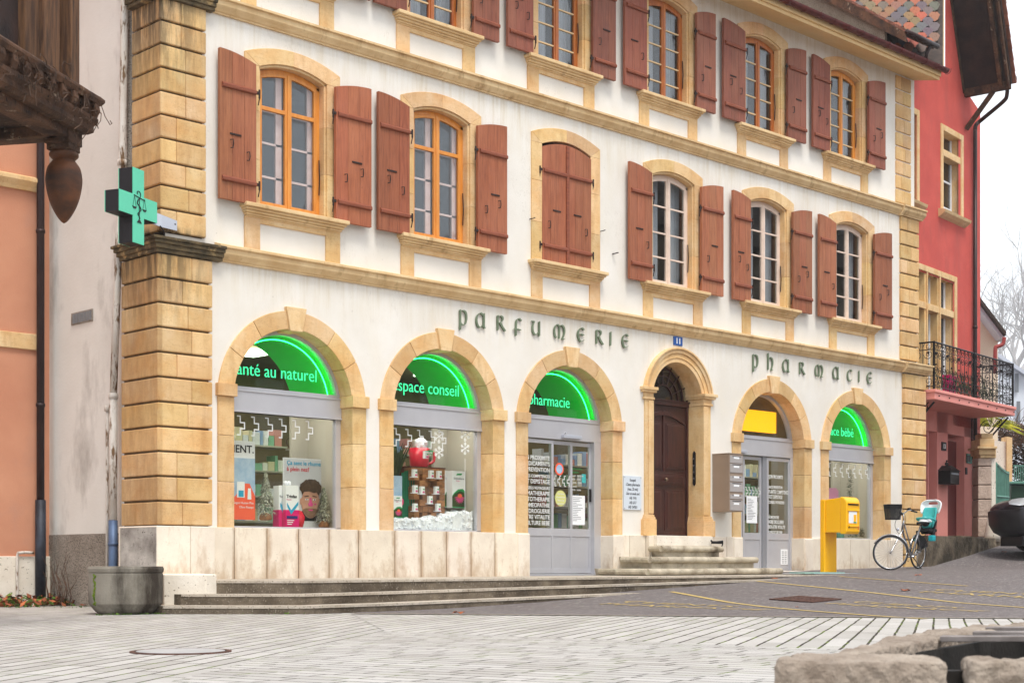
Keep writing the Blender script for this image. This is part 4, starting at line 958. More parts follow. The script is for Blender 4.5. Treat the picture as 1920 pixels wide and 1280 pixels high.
# ---------------------------------------------------------------- wall lettering (uncial, cut with a broad nib)
GL = {
 'p': [[(.12, 1.02), (.12, .5), (.11, -.32)], [(.1, .86), (.3, 1.0), (.55, .9), (.62, .5), (.5, .1), (.3, .02), (.12, .14)]],
 'a': [[(.6, .88), (.35, 1.0), (.1, .75), (.05, .4), (.2, .06), (.42, .03), (.62, .25)], [(.66, 1.0), (.66, .5), (.66, .12), (.74, .0)]],
 'r': [[(.1, 1.0), (.1, .5), (.1, .0)], [(.1, .88), (.3, 1.0), (.5, .92), (.5, .72), (.32, .55), (.16, .52)], [(.28, .54), (.5, .24), (.72, .0)]],
 'f': [[(.66, .86), (.45, 1.0), (.25, .82), (.22, .4), (.2, -.22)], [(.02, .22), (.3, .25), (.62, .22)]],
 'u': [[(.0, .97), (.12, .95), (.2, .9), (.07, .6), (.12, .2), (.32, .03), (.5, .12), (.6, .25)], [(.66, 1.0), (.66, .5), (.66, -.02)]],
 'm': [[(.52, .9), (.32, 1.0), (.12, .75), (.08, .4), (.16, .12), (.26, .02)], [(.54, .94), (.54, .5), (.52, .0)], [(.54, .86), (.75, 1.0), (.97, .8), (1.0, .45), (.86, .1), (.82, .0), (1.0, .0)]],
 'e': [[(.62, .86), (.42, 1.0), (.15, .8), (.06, .45), (.2, .08), (.4, .0), (.62, .14)], [(.1, .5), (.35, .53), (.6, .47)]],
 'i': [[(.1, 1.0), (.1, .5), (.08, .0)]],
 'h': [[(.1, 1.28), (.1, .6), (.09, .0)], [(.1, .72), (.32, .98), (.56, .85), (.62, .5), (.5, .12), (.48, .0), (.62, .0)]],
 'c': [[(.62, .86), (.42, 1.0), (.15, .8), (.06, .45), (.2, .08), (.4, .0), (.62, .14)]]}
GWD = dict(p=.68, a=.78, r=.72, f=.66, u=.7, m=1.05, e=.66, i=.2, h=.66, c=.66)
def glyph(ch, x, z, hgt, root):
    mb = MB(); nx, nz = .068 * hgt, .036 * hgt
    for si, st in enumerate(GL[ch]):
        P = crom(st, 5); yf = -.034 - si * .0015; yb = -.010
        vs = []
        for (a, b) in P:
            X, Z = x + (a - .35) * hgt * 1.12 + .35 * hgt, z + b * hgt
            vs += [(X - nx, yf, Z - nz), (X + nx, yf, Z + nz), (X - nx, yb, Z - nz), (X + nx, yb, Z + nz)]
        fs = [(0, 1, 3, 2)]
        for i in range(len(P) - 1):
            k = 4 * i; fs += [(k, k + 1, k + 5, k + 4), (k + 2, k + 6, k + 7, k + 3), (k, k + 4, k + 6, k + 2), (k + 1, k + 3, k + 7, k + 5)]
        k = 4 * (len(P) - 1); fs.append((k, k + 2, k + 3, k + 1)); mb.add(vs, fs)
    return mb.build('letter', M['letter'], root)
def word(nm, label, letters, hgt, z0, z1):
    t = thing(nm, label, 'sign', (fac(letters[0][1], 600)[0], 0, z0)); n = len(letters) - 1
    for i, (ch, px, s) in enumerate(letters):
        X = fac(px, 600, -.05)[0]; glyph(ch, X - GWD[ch] * hgt * s / 2, z0 + (z1 - z0) * i / n, hgt * s, t)
word('wall_lettering', 'sage green metal letters reading parfumerie on the white wall', [('p', 870, 1), ('a', 903, 1), ('r', 941, 1), ('f', 972, 1), ('u', 1006.5, 1), ('m', 1050, .98), ('e', 1091, 1), ('r', 1125.5, 1), ('i', 1147.5, 1), ('e', 1174, 1)], .232, 4.335, 4.365)
word('wall_lettering', 'sage green metal letters reading pharmacie on the white wall', [('p', 1418, 1.06), ('h', 1446, 1.06), ('a', 1475.5, 1.06), ('r', 1505.6, 1), ('m', 1537, 1), ('a', 1569, 1.05), ('c', 1595, 1), ('i', 1613, 1), ('e', 1632, 1.02)], .232, 4.345, 4.37)
# house number plate
x0, z1 = fac(1262, 630); x1, z0 = fac(1277, 649)
t = thing('house_number_plate', 'small blue enamel plate with white number 11 above the mahogany door', 'number plate', ((x0 + x1) / 2, 0, z0))
b = MB(); b.box(x0, x1 + .02, -.02, 0, z0, z1); b.build('plate', M['bluesign'], t, bevel=.004)
ftext('digits', '11', (x0 + x1) / 2 + .01, -.021, z0 + .035, .14, M['white'], t, align='CENTER', bold=.004, sx=1.1)
# notice
x0, z1 = fac(1168, 892); x1, z0 = fac(1201, 956)
t = thing('parking_notice', 'white metal notice with black parking text on the wall left of the mahogany door', 'notice', ((x0 + x1) / 2, 0, z0))
b = MB(); b.box(x0, x1, -.022, -.004, z0, z1 + .01); b.build('plate', surf('notice_enamel', C(206, 214, 222), None, 1, .4, bstr=0), t, bevel=.003)
for i, l in enumerate(['Except\u00e9', '-Clients pharmacie', '(max. 20 min)', '-Soir et week end', '-NE 1910', '-NE 6317', "-NE 154'831"]):
    ftext('lettering', l, (x0 + x1) / 2, -.023, z1 - .085 - i * .078, .068, M['ink'], t, align='CENTER', ext=.0008, sx=.72, bold=.0008)
b = MB()
for a in (x0 + .02, x1 - .02):
    for zz in (z0 + .02, z1 - .015): b.lathe([(0, -.004), (.007, -.002), (.007, 0)], (0, 0, 0), 8); [b.v.__setitem__(k, Vector((a + b.v[k].x, -.024 + b.v[k].z, zz + b.v[k].y))) for k in range(len(b.v) - 24, len(b.v))]
b.build('screw', M['iron'], t)
# letterbox cabinet
x0 = 11.62; x1 = 12.03
t = thing('letterbox_cabinet', 'grey metal cabinet of stacked letterboxes fixed to the wall beside the mahogany door', 'letterboxes', (x0 + .2, -.2, 1.59))
b = MB(); b.box(x0, x1, -.39, 0, 1.59, 2.64); b.box(x0 - .006, x1 + .006, -.40, .0, 2.64, 2.655); b.build('cabinet_body', M['cabinet'], t, bevel=.005)
zz = [1.61, 1.81, 1.90, 2.06, 2.13, 2.22, 2.38, 2.55]
for k, (a, bb) in enumerate(((1.61, 1.80), (1.82, 1.90), (1.95, 2.12), (2.14, 2.24), (2.30, 2.46), (2.475, 2.61))):
    b = MB(); b.box(x0 + .02, x1 - .02, -.402, -.39, a, bb); dr = b.build('letterbox_door', M['cabgrey'], t, bevel=.004)
    b = MB(); b.box(x0 + .12, x0 + .28, -.406, -.402, (a + bb) / 2 + .01, (a + bb) / 2 + .045); b.build('name_slot', M['white'], dr)
    b = MB(); b.box(x0 + .08, x0 + .34, -.4045, -.402, bb - .022, bb - .010); b.build('letter_slot', M['ink'], dr)
# pharmacy cross
cc = ld((256 - 960) / FL * 19.45, 19.45); phi = radians(22)
dirn = Vector((cos(phi) * FW[0] + sin(phi) * RT[0], cos(phi) * FW[1] + sin(phi) * RT[1])); az = atan2(dirn.y, dirn.x)
zc_ = 5.18
t = thing('pharmacy_cross', 'turquoise pharmacy cross sign with black sides bracketed off the stone corner', 'cross sign', (cc.x, cc.y, zc_ - .47), az)
Mx = Matrix.Translation((cc.x, cc.y, zc_)) @ Matrix.Rotation(az, 4, 'Z')
L, q = .475, .135; LX, QX = .40, .118
cr = [(-QX, -L), (QX, -L), (QX, -q), (LX, -q), (LX, q), (QX, q), (QX, L), (-QX, L), (-QX, q), (-LX, q), (-LX, -q), (-QX, -q)]
b = MB(Mx); b.prism(cr, 'y', -.02, .18); b.build('casing', M['blackplas'], t)
b = MB(Mx); b.prism(cr, 'y', -.032, -.0205); b.build('face_panel', M['teal'], t, bevel=.003)
b = MB(Mx); b.prism(cr, 'y', .1805, .192); b.build('face_panel', M['teal'], t, bevel=.003)
s = MB(Mx); y = -.036
s.tube([(x, y, z) for x, z in crom([(-.03, .145), (-.035, .175), (.0, .19), (.035, .165), (.03, .12), (.012, .09), (.01, .02), (.01, -.17)], 4)], .0055, 5)
s.tube([(x, y, z) for x, z in crom([(.01, .10), (-.02, .07), (-.03, .03), (.02, .0), (.045, -.04), (.01, -.07), (-.02, -.10), (.01, -.13), (.02, -.16)], 5)], .007, 5)
s.tube([(-.10, y, .125), (.13, y, .095)], .006, 5)
for x in (-.09, .12):
    s.tube([(x, y, .115), (x - .035, y, -.02)], .0025, 4); s.tube([(x, y, .115), (x + .035, y, -.02)], .0025, 4)
    s.prism([(x - .045, -.02), (x + .045, -.02), (x + .02, -.045), (x - .02, -.045)], 'y', y - .003, y + .003)
s.prism([(-.005, -.17), (.025, -.17), (.06, -.21), (-.04, -.21)], 'y', y - .003, y + .003); s.build('scales_emblem', M['ink'], t)
e = Mx @ Vector((LX, .08, 0)); px_, pz_ = -.06, 5.06
s = MB(); s.add([(e.x - .02, e.y, zc_ + .05), (-.02, -.10, zc_ - .0), (.22, -.085, zc_ - .04), (.22, -.085, zc_ - .17), (-.02, -.10, zc_ - .16), (e.x - .02, e.y, zc_ - .12)], [(0, 1, 4, 5), (1, 2, 3, 4)])
br = s.build('bracket', M['galv'], t); md = br.modifiers.new('sol', 'SOLIDIFY'); md.thickness = .012
s = MB()
for x in (.10, .19): s.tube([(x, -.10, zc_ - .09), (x, -.085, zc_ - .09)], .012, 8)
s.build('bolt', M['iron'], t)
s = MB(); s.tube(crom([(-.05, -.12, zc_ - .15), (0, -.13, zc_ - .22), (.0, -.1, zc_ - .30), (-.08, -.06, zc_ - .3)], 4), .009, 6); s.build('cable', M['blackplas'], t)
# ---------------------------------------------------------------- steps
def stepM(name, pts_top, zb, label, zright):   # front polyline, z rises linearly to the right
    pass
def step(name, front, back_y, ztop0, ztop1, label, nose=.02):
    # front: list of (x,y) from left to right
    xa, xb = front[0][0], front[-1][0]
    def zt(x): return ztop0 + (ztop1 - ztop0) * max(0, (x - 1)) / (xb - 1)
    pts = [front[0]]
    for a, b in zip(front, front[1:]):
        n = max(1, int((b[0] - a[0]) / 1.2))
        for i in range(1, n + 1): pts.append((a[0] + (b[0] - a[0]) * i / n, a[1] + (b[1] - a[1]) * i / n))
    t = thing(name, label, 'steps', (front[1][0], front[1][1], G0))
    mb = MB(); tr = MB()
    for a, b in zip(pts, pts[1:]):
        la = (a[0], max(a[1] + .05, back_y)); lb = (b[0], back_y)
        j = random.uniform(.9, 1.08)
        mb.add([(a[0], a[1], -.1), (b[0], b[1], -.1), (b[0], b[1], zt(b[0]) - .03), (a[0], a[1], zt(a[0]) - .03), (a[0], back_y, -.1), (b[0], back_y, -.1), (b[0], back_y, zt(b[0]) - .03), (a[0], back_y, zt(a[0]) - .03)],
               [(0, 1, 2, 3), (4, 5, 6, 7), (0, 3, 7, 4), (1, 2, 6, 5)], j)
        k = .012
        tr.add([(a[0], a[1] - k, zt(a[0]) - .03), (b[0], b[1] - k, zt(b[0]) - .03), (b[0], b[1] - k, zt(b[0])), (a[0], a[1] - k, zt(a[0])), (b[0], back_y, zt(b[0])), (a[0], back_y, zt(a[0]))], [(0, 1, 2, 3), (3, 2, 4, 5)], j)
    p = pts[0]; mb.box(p[0] - .004, p[0], p[1], back_y, -.1, zt(0) - .002)
    mb.build('riser', M['concrete'], t); tr.build('tread', M['tread'], t)
step('stone_step', [tuple(ld(-4.17, 18.25))[:2], tuple(ld(-2.48, 18.2))[:2], (9.5, -2.78)], -.0, .143, .255, 'lowest and longest of the three wide steps, sinking into the asphalt at its right end')
step('stone_step', [tuple(ld(-4.03, 18.62))[:2], tuple(ld(-2.56, 18.6))[:2], (12.4, -2.43)], -.0, .275, .405, 'middle one of the three wide stone steps below the shop windows')
step('stone_step', [tuple(ld(-3.79, 18.95))[:2], tuple(ld(-2.61, 18.95))[:2], (18.5, -2.10)], .0, .436, .452, 'uppermost wide step forming the landing under the shop windows')
o = MB(); o.box(8.9, 18.6, -.16, .3, .3, .50, 1); tag(o.build('threshold_kerb', M['limecap'], bevel=.01), 'narrow pale stone kerb running along the foot of the wall under both shop doors', 'kerb')
# block beside the trough
b = MB(); xa = -.16; b.prism([tuple(ld(-4.26, 18.72))[:2], tuple(ld(-3.74, 18.72))[:2], tuple(ld(-3.66, 18.95))[:2], (.62, -.02), (-.30, -.02)], 'z', -.05, .515)
o = b.build('stone_block', M['limecap'], bevel=.012); tag(o, 'pale limestone block with chamfered cap between the trough and the steps', 'stone block')
# rounded door steps
cx = CX1[3]
def rounded(nm, x0, x1, yf, z0, z1, lbl):
    mb = MB(); r = .055; zc = z1 - r
    prof = [(-.0, z0), (yf + .06, z0), (yf + .06, zc - r * .9)] + [(yf + r * .9 - r * 1.1 * cos(a) , zc + r * sin(a)) for a in [-pi / 2 + pi * i / 8 for i in range(9)]] + [(-.0, z1)]
    n = 24; vs = []
    for (y, z) in prof: vs.append((x0 + (yf - y) * -.0 + (.06 if (y > yf + .03 and z < zc - r * .8) else 0), y, z))
    for (y, z) in prof: vs.append((x1 - (.06 if (y > yf + .03 and z < zc - r * .8) else 0), y, z))
    m = len(prof); mb.add(vs, [tuple(range(m)), tuple(range(2 * m - 1, m - 1, -1))] + [(i, (i + 1) % m, (i + 1) % m + m, i + m) for i in range(m)])
    for x in (x0, x1):      # rolled nosing turned round the ends
        mb.tube([(x, yf + .05, zc), (x, -.12, zc)], r, 10)
    o = mb.build(nm, M['stepstone'], bevel=.01); return tag(o, lbl, 'door step')
rounded('door_step', 8.42, 12.12, -1.22, .38, .56, 'bottom rounded stone step under the mahogany door, the widest and darkest')
rounded('door_step', 8.98, 11.95, -.80, .56, .76, 'second rounded stone step under the mahogany door')
rounded('door_step', 9.72, 11.42, -.42, .76, .955, 'third rounded stone step under the mahogany door, just below the sill')
b = MB(); b.box(9.82, 11.36, -.20, .3, .955, 1.135); o = b.build('door_step', M['limecap'], bevel=.008); tag(o, 'flat pale sill stone directly under the mahogany door', 'door step')
b = MB(); x, z = fac(1336, 1020, -.25); b.tube(crom([(11.28, -.24, 1.06), (11.34, -.24, 1.03), (11.5, -.24, 1.04), (11.62, -.24, 1.05)], 4), .016, 6); b.tube(crom([(11.62, -.24, 1.06), (11.62, -.24, .99), (11.56, -.24, .92), (11.54, -.24, .86)], 4), .012, 6); b.box(11.30, 11.60, -.25, -.23, 1.0, 1.05)
tag(b.build('boot_scraper', M['black']), 'black wrought iron boot scraper right of the mahogany door', 'boot scraper')
# ---------------------------------------------------------------- trough
tc = Vector((-.92, -1.18)); 
ctr = ld((236 - 960) / FL * 18.35, 18.35)
t = thing('stone_trough', 'round weathered stone trough with green moss streak at the building corner', 'trough', (ctr.x, ctr.y, G0))
b = MB(); R = .442; n = 72; k = 17.95 / FL
zt_, zb_ = .66 + (1054 - 1064) * k, G0
prof = [(R * .62, zb_ - .02), (R * .80, zb_ + .03), (R * .96, .16), (R * .975, .175), (R * .985, .30), (R * .985, .52), (R * .97, .535), (R * 1.0, .55), (R * 1.01, .585), (R * .985, .612), (R * .90, .615), (R * .86, .60), (R * .84, .35), (.01, .34)]
b.lathe([(r_, z_) for r_, z_ in prof], (ctr.x, ctr.y, 0), n); tb = b.build('basin', M['trough'], t)
b = MB()
for i in range(26):
    z = .16 + i * .014; a = atan2(-RT[1] * 0 - FW[1], -FW[0]) + .62 + random.uniform(-.05, .05)
    a = atan2(-FW[1], -FW[0]) - .72 + random.uniform(-.045, .045)
    b.blob((ctr.x + R * .985 * cos(a), ctr.y + R * .985 * sin(a), z), random.uniform(.008, .02), 6, .3, 1, .8)
b.build('moss_streak', M['moss'], t)
# ---------------------------------------------------------------- post box
bx = fac(1537.5, 1000, -1.05)[0]; yb = -1.05; g = .475
t = thing('post_box', 'yellow post box on a folded metal column in front of the right hand shop window', 'post box', (bx + .2, yb, g))
b = MB(); b.box(bx, bx + .05, yb - .10, yb, g, 1.84); b.box(bx + .05, bx + .43, yb - .085, yb - .01, g, 1.82); b.build('column', M['yellow'], t, bevel=.012)
X0, X1 = bx + .02, bx + .45; Y0, Y1 = -1.62, yb - .10; zA, zB = 1.22, 1.865
b = MB(); b.prism([(Y0 + .14, zA), (Y1, zA), (Y1, zB - .03), (Y0 + .14, zB - .0), ], 'x', X0 + .0, X1, 1)
b.build('box_body', M['yellow'], t, bevel=.012)
b = MB(); P = [(Y0 + .14, zA - .03), (Y0 + .03, zA - .03), (Y0, zA + .02), (Y0 - .004, zB - .12)] + [(Y0 + .12 - .124 * cos(a), zB - .11 + .125 * sin(a)) for a in [pi / 2 * i / 6 for i in range(7)]] + [(Y0 + .14, zB + .015)]
b.prism(P, 'x', X0 - .006, X1 + .012, 1); hd = b.build('box_head', M['yellow'], t, bevel=.02, seg=3)
b = MB(); b.box(X0 + .05, X1 - .05, Y0 - .012, Y0 + .02, zB - .14, zB - .11); b.build('letter_slot', M['ink'], hd)
b = MB(); b.box(X0 + .03, X1 - .03, Y0 - .03, Y0, zB - .115, zB - .09); b.box(X0 + .03, X1 - .03, Y0 - .022, Y0, zB - .25, zB - .23); b.prism([(X0 + .06, zA + .13), (X1 - .06, zA + .13), (X1 - .09, zA + .10), (X0 + .09, zA + .10)], 'y', Y0 - .02, Y0); b.build('flap_ridge', M['yellow'], hd, bevel=.006)
b = MB(); b.box(X0 + .07, X1 - .10, Y0 - .008, Y0, zA + .17, zB - .255); b.build('collection_card', M['white'], hd)
b = MB(); b.box(X0 + .22, X1 - .12, Y0 - .011, Y0 - .008, zA + .20, zA + .33, (1, 1, .5, 1)); b.build('card_print', M['yellow'], hd)
b = MB(); b.box(X0 + .22, X1 - .12, Y0 - .012, Y0 - .008, zA + .175, zA + .195); b.build('card_print', M['greenprint'], hd)
b = MB(); b.tube([(X0 + .07, Y0 - .01, zA + .09), (X0 + .07, Y0 + .01, zA + .09)], .013, 10); b.build('keyhole', M['iron'], hd)
b = MB(); b.prism([(X1 - .06, zA + .05), (X1 - .045, zA + .05), (X1 - .03, zA + .07), (X1 - .045, zA + .09), (X1 - .03, zA + .115), (X1 - .065, zA + .11), (X1 - .055, zA + .08)], 'y', Y0 - .006, Y0); b.build('red_mark', M['crimson'], hd)
# ---------------------------------------------------------------- door mat / glass ramp in front of the right door
t = thing('ribbed_mat', 'pale green ribbed mat curling in front of the right hand shop door', 'mat', (12.9, -1.4, .45))
p0, p1 = ghit(1428, 1072.5), ghit(1552, 1079)
for i in range(5):
    b = MB(); a = 12.55 + i * .05; y = -1.12 - i * .17
    b.prism([(y, .465), (y - .10, .465), (y - .10, .482), (y, .482)], 'x', 12.45 - i * .16, 13.55 - i * .12); b.build('mat_rib', M['mat'], t)
b = MB(); b.prism([(-1.04, .456), (-1.98, .456), (-1.98, .464), (-1.04, .464)], 'x', 12.1, 13.45); b.build('mat_backing', M['galv'], t)
# ---------------------------------------------------------------- manhole, grate, leaves
gx, gy = grd(339, 1221.5)
t = thing('manhole_cover', 'round concrete manhole cover set flush in the pale paving', 'manhole cover', (gx, gy, G0))
b = MB(); b.lathe([(.001, .0), (.30, .0), (.30, .010), (.001, .010)], (gx, gy, G0), 40); b.build('cover', surf('manhole_concrete', C(176, 174, 172), C(160, 158, 156), 4, .85, bstr=.4), t)
b = MB(); b.ring([(.315 * cos(a), .315 * sin(a)) for a in [2 * pi * i / 40 for i in range(40)]], [(.345 * cos(a), .345 * sin(a)) for a in [2 * pi * i / 40 for i in range(40)]], 0, .009, closed=True)
b.v = [Vector((gx + v.x, gy + v.z, G0 + v.y)) for v in b.v]; b.build('rim', M['rust'], t)
b = MB(); b.lathe([(.001, 0), (.33, 0), (.33, .007), (.001, .007)], (gx, gy, G0), 40); b.build('joint', M['dark'], t)
gp = Vector((*ghit(1510, 1124), 0)); ax = Vector((*ghit(1590, 1122.5), 0)); dd = Vector((FW[0], FW[1], 0)); rr = Vector((RT[0], RT[1], 0))
t = thing('drain_grate', 'rusty square drain grate lying diagonally in the asphalt between yellow lines', 'drain grate', (gp.x, gp.y, gz(gp.x, gp.y)))
b = MB(); W = .36; u = (rr + dd).normalized(); v_ = (rr - dd).normalized()
def gP(a, c, dz): p = gp + u * a + v_ * c; return (p.x, p.y, gz(p.x, p.y) + dz)
b.add([gP(-W, -W, .004), gP(W, -W, .004), gP(W, W, .004), gP(-W, W, .004)], [(0, 1, 2, 3)]); b.build('drain_pit', M['dark'], t)
b = MB()
for i in range(11):
    c0 = -W + i * 2 * W / 10.5; b.hexa([gP(-W, c0, .006), gP(W, c0, .006), gP(W, c0 + .026, .006), gP(-W, c0 + .028, .006)], [gP(-W, c0, .016), gP(W, c0, .016), gP(W, c0 + .026, .016), gP(-W, c0 + .026, .016)])
for c0 in (-W, -.0, W - .03): b.hexa([gP(c0, -W, .006), gP(c0 + .03, -W, .006), gP(c0 + .03, W, .006), gP(c0, W, .006)], [gP(c0, -W, .018), gP(c0 + .03, -W, .018), gP(c0 + .03, W, .018), gP(c0, W, .018)])
b.build('grate_bars', M['rust'], t)
def leaf(px, py, s, label):
    x, y = ghit(px, py); z = gz(x, y) + .004; mb = MB(); a0 = random.uniform(0, 6); vs = []; n = 14
    vs = [(0, 0, .25 * s)]
    for i in range(n):
        a = 2 * pi * i / n; r = s * (1 if i % 2 else .6) * random.uniform(.85, 1.1); vs.append((r * cos(a), r * sin(a), .35 * s * abs(sin(a * 1.5 + a0)) * random.uniform(.4, 1.2)))
    mb.add([(x + v[0], y + v[1], z + v[2]) for v in vs], [(0, i + 1, (i + 1) % n + 1) for i in range(n)])
    o = mb.build('fallen_leaf', M['brownleaf']); md = o.modifiers.new('s', 'SOLIDIFY'); md.thickness = .002
    return tag(o, label, 'leaf', 'dry leaves fallen on the ground')
leaf(859, 1151, .09, 'single orange brown leaf at the edge of the paving left of the road markings')
leaf(1697, 1108, .09, 'curled brown leaf on the asphalt above the middle yellow line')
leaf(1722, 1079, .08, 'brown leaf lying below the bicycle wheels'); leaf(1452, 1085, .07, 'small reddish leaf at the right end of the wide steps')
leaf(1883, 1035, .07, 'small orange leaf on the road under the dark car'); leaf(1303, 1098, .05, 'small leaf caught against the riser of the wide steps')
leaf(1494, 1138, .03, 'tiny dark leaf beside the lower yellow line')
# weeds and leaf litter at the left corner
random.seed(3)
b = MB(); lf = MB(); tw = MB()
for i in range(420):
    x = -.75 + random.random() * 1.1 - .25; y = 2.9 - abs(random.gauss(0, .30)); 
    r_ = 1 - min(1, (2.95 - y) / .8); z = G0 + random.random() * .16 * max(.1, r_)
    s = random.uniform(.03, .065); a = random.uniform(0, 6.28); e = random.uniform(-.9, .9)
    p = Vector((x, y, z + .02)); u = Vector((cos(a), sin(a), e)) * s; v = Vector((-sin(a), cos(a), random.uniform(-.5, .8))) * s * .6
    tgt = lf if random.random() < .62 else b
    tgt.add([p - u, p + v, p + u, p - v], [(0, 1, 2), (0, 2, 3)], random.uniform(.5, 1.2))
tag(lf.build('leaf_litter', M['brownleaf']), 'heap of dry brown leaves at the foot of the drainpipe in the left corner', 'leaves', kind='stuff')
tag(b.build('weeds', M['grass']), 'low green weeds growing in the left building corner', 'weeds', kind='stuff')
for i in range(16):
    p = Vector((.0 + random.uniform(-.12, .02), 2.2 + random.random() * .7, G0)); pts = [p]; h = random.uniform(.4, .8)
    for k in range(5): p = p + Vector((random.uniform(-.05, .02), random.uniform(-.12, .08), h / 5)); pts.append(p)
    tw.tube(pts, [.008, .007, .006, .005, .004, .002], 5)
tag(tw.build('dry_stems', M['twig']), 'bare brown stems climbing the pebbled wall base in the left corner', 'dry stems', kind='stuff')
b = MB()
for i in range(330):
    if i < 120: x = ctr.x + random.uniform(-.55, .5); y = ctr.y - .36 + random.uniform(-.05, .05) - .12 * (x - ctr.x)
    elif i < 200: x, y = random.uniform(-.7, .25), 0; y = -1.64 - (x + .72) * 1.16 - random.random() * .05
    else: x, y = ghit(random.uniform(0, 165), random.uniform(1131, 1139))
    s = random.uniform(.012, .03); a = random.uniform(0, 6)
    b.add([(x, y, G0), (x + s * cos(a), y + s * sin(a), G0 + s * .5), (x + s * .7 * cos(a + 1), y + s * .7 * sin(a + 1), G0 + s)], [(0, 1, 2)], random.uniform(.7, 1.3))
tag(b.build('moss_fringe', M['grass']), 'thin green moss fringe along the trough and lowest step', 'moss', kind='stuff')
# ---------------------------------------------------------------- things in the shop windows
def board(nm, label, cat, px0, px1, pz0, pz1, Y, mat, th=.012):
    x0 = fac(px0, 900, Y)[0]; x1 = fac(px1, 900, Y)[0]; z0 = fac(px0, pz1, Y)[1]; z1 = fac(px0, pz0, Y)[1]
    t = thing(nm, label, cat, ((x0 + x1) / 2, Y, z0)); b = MB(); b.box(x0, x1, Y, Y + th, z0, z1); b.build('board', mat, t)
    return t, x0, x1, z0, z1
def fl(t, nm, mat, poly, Y, th=.002): b = MB(); b.prism(poly, 'y', Y - th, Y); return b.build(nm, mat, t)
def ell(cx, cz, rx, rz, n=24, jit=0): return [(cx + rx * cos(2 * pi * i / n) * (1 + random.uniform(-jit, jit)), cz + rz * sin(2 * pi * i / n) * (1 + random.uniform(-jit, jit))) for i in range(n)]
t, x0, x1, z0, z1 = board('advertising_poster', 'tall poster with orange product print, at the left edge of the first shop window', 'poster', 425, 478, 824, 973, .50, M['white'])
W = x1 - x0; H = z1 - z0
fl(t, 'picture', M['paleblue'], [(x0, z0), (x1, z0), (x1, z0 + H * .78), (x0, z0 + H * .78)], .499)
fl(t, 'orange_field', M['coral'], [(x0, z0), (x1, z0), (x1, z0 + H * .30), (x1 - W * .2, z0 + H * .46), (x1 - W * .42, z0 + H * .46), (x0 + W * .3, z0 + H * .30), (x0, z0 + H * .2)], .496)
fl(t, 'product_print', M['white'], [(x0 + W * .35, z0 + H * .28), (x0 + W * .62, z0 + H * .28), (x0 + W * .62, z0 + H * .48), (x0 + W * .35, z0 + H * .48)], .493)
fl(t, 'product_print', M['cyan'], [(x0 + W * .40, z0 + H * .29), (x0 + W * .58, z0 + H * .29), (x0 + W * .58, z0 + H * .37), (x0 + W * .40, z0 + H * .37)], .490)
fl(t, 'product_print', M['white'], [(x0 + W * .72, z0 + H * .26), (x0 + W * .86, z0 + H * .26), (x0 + W * .84, z0 + H * .40), (x0 + W * .74, z0 + H * .40)], .493)
ftext('lettering', 'LIBREMENT.', x1 - .02, .494, z0 + H * .85, .15, M['ink'], t, align='RIGHT', ext=.001, bold=.002)
for i, l in enumerate(['Gegen Husten Plus', 'Ohne Rezept']): ftext('lettering', l, x1 - .03, .490, z0 + H * .20 - i * .06, .045, M['white'], t, align='RIGHT', ext=.001)
t, x0, x1, z0, z1 = board('advertising_poster', 'square poster asking ca sent le rhume with a red nosed bearded face', 'poster', 531, 614, 857, 988, .72, M['white'])
W = x1 - x0; H = z1 - z0; cx_, cz_ = x0 + W * .60, z0 + H * .38
fl(t, 'picture_ground', surf('print_grey', C(206, 208, 212), None, 1, .6, bstr=0), [(x0 + .01, z0 + .01), (x1 - .01, z0 + .01), (x1 - .01, z1 - .01), (x0 + .01, z1 - .01)], .719)
fl(t, 'shirt_print', M['ink'], [(cx_ - .12, z0 + .1), (cx_ + .1, z0 + .1), (cx_ + .15, z0 + .25), (cx_ - .15, z0 + .25)], .716)
fl(t, 'hair_print', M['hair'], ell(cx_ + .01, cz_ + .20, .20, .13, 60, .07), .713)
fl(t, 'face_print', M['skin'], ell(cx_, cz_ - .02, .165, .225), .710)
fl(t, 'beard_print', M['beard'], [(cx_ + .155 * cos(a), cz_ - .03 + .21 * sin(a)) for a in [pi + .45 + (pi - .9) * i / 14 for i in range(15)]] + [(cx_ + .09, cz_ - .10), (cx_, cz_ - .10), (cx_ - .09, cz_ - .10)], .707)
fl(t, 'fringe_print', M['hair'], [(cx_ - .15, cz_ + .09), (cx_ - .13, cz_ + .14), (cx_ - .03, cz_ + .15), (cx_ + .06, cz_ + .13), (cx_ + .13, cz_ + .14), (cx_ + .155, cz_ + .06), (cx_ + .17, cz_ + .16), (cx_ + .10, cz_ + .24), (cx_ - .10, cz_ + .24), (cx_ - .17, cz_ + .16)], .706)
fl(t, 'mouth_print', M['pinkprint'], ell(cx_, cz_ - .125, .045, .012, 12), .704)
for s in (-1, 1):
    fl(t, 'eye_print', M['white'], ell(cx_ + s * .07, cz_ + .03, .028, .012, 12), .707); fl(t, 'iris_print', M['ink'], ell(cx_ + s * .07, cz_ + .03, .01, .011, 10), .704)
    fl(t, 'brow_print', M['hair'], [(cx_ + s * .035, cz_ + .075), (cx_ + s * .11, cz_ + .065), (cx_ + s * .115, cz_ + .078), (cx_ + s * .035, cz_ + .092)], .707); fl(t, 'ear_print', M['skin'], ell(cx_ + s * .168, cz_ - .0, .022, .05, 12), .711)
fl(t, 'nose_print', M['pinkprint'], [(cx_ - .014, cz_ + .06), (cx_ + .014, cz_ + .06), (cx_ + .024, cz_ - .01), (cx_ + .05, cz_ - .035), (cx_ + .03, cz_ - .07), (cx_ - .03, cz_ - .07), (cx_ - .05, cz_ - .035), (cx_ - .024, cz_ - .01)], .707)
fl(t, 'cheek_print', M['pinkprint'], ell(cx_ + .085, cz_ - .035, .02, .014, 10, .2), .707)
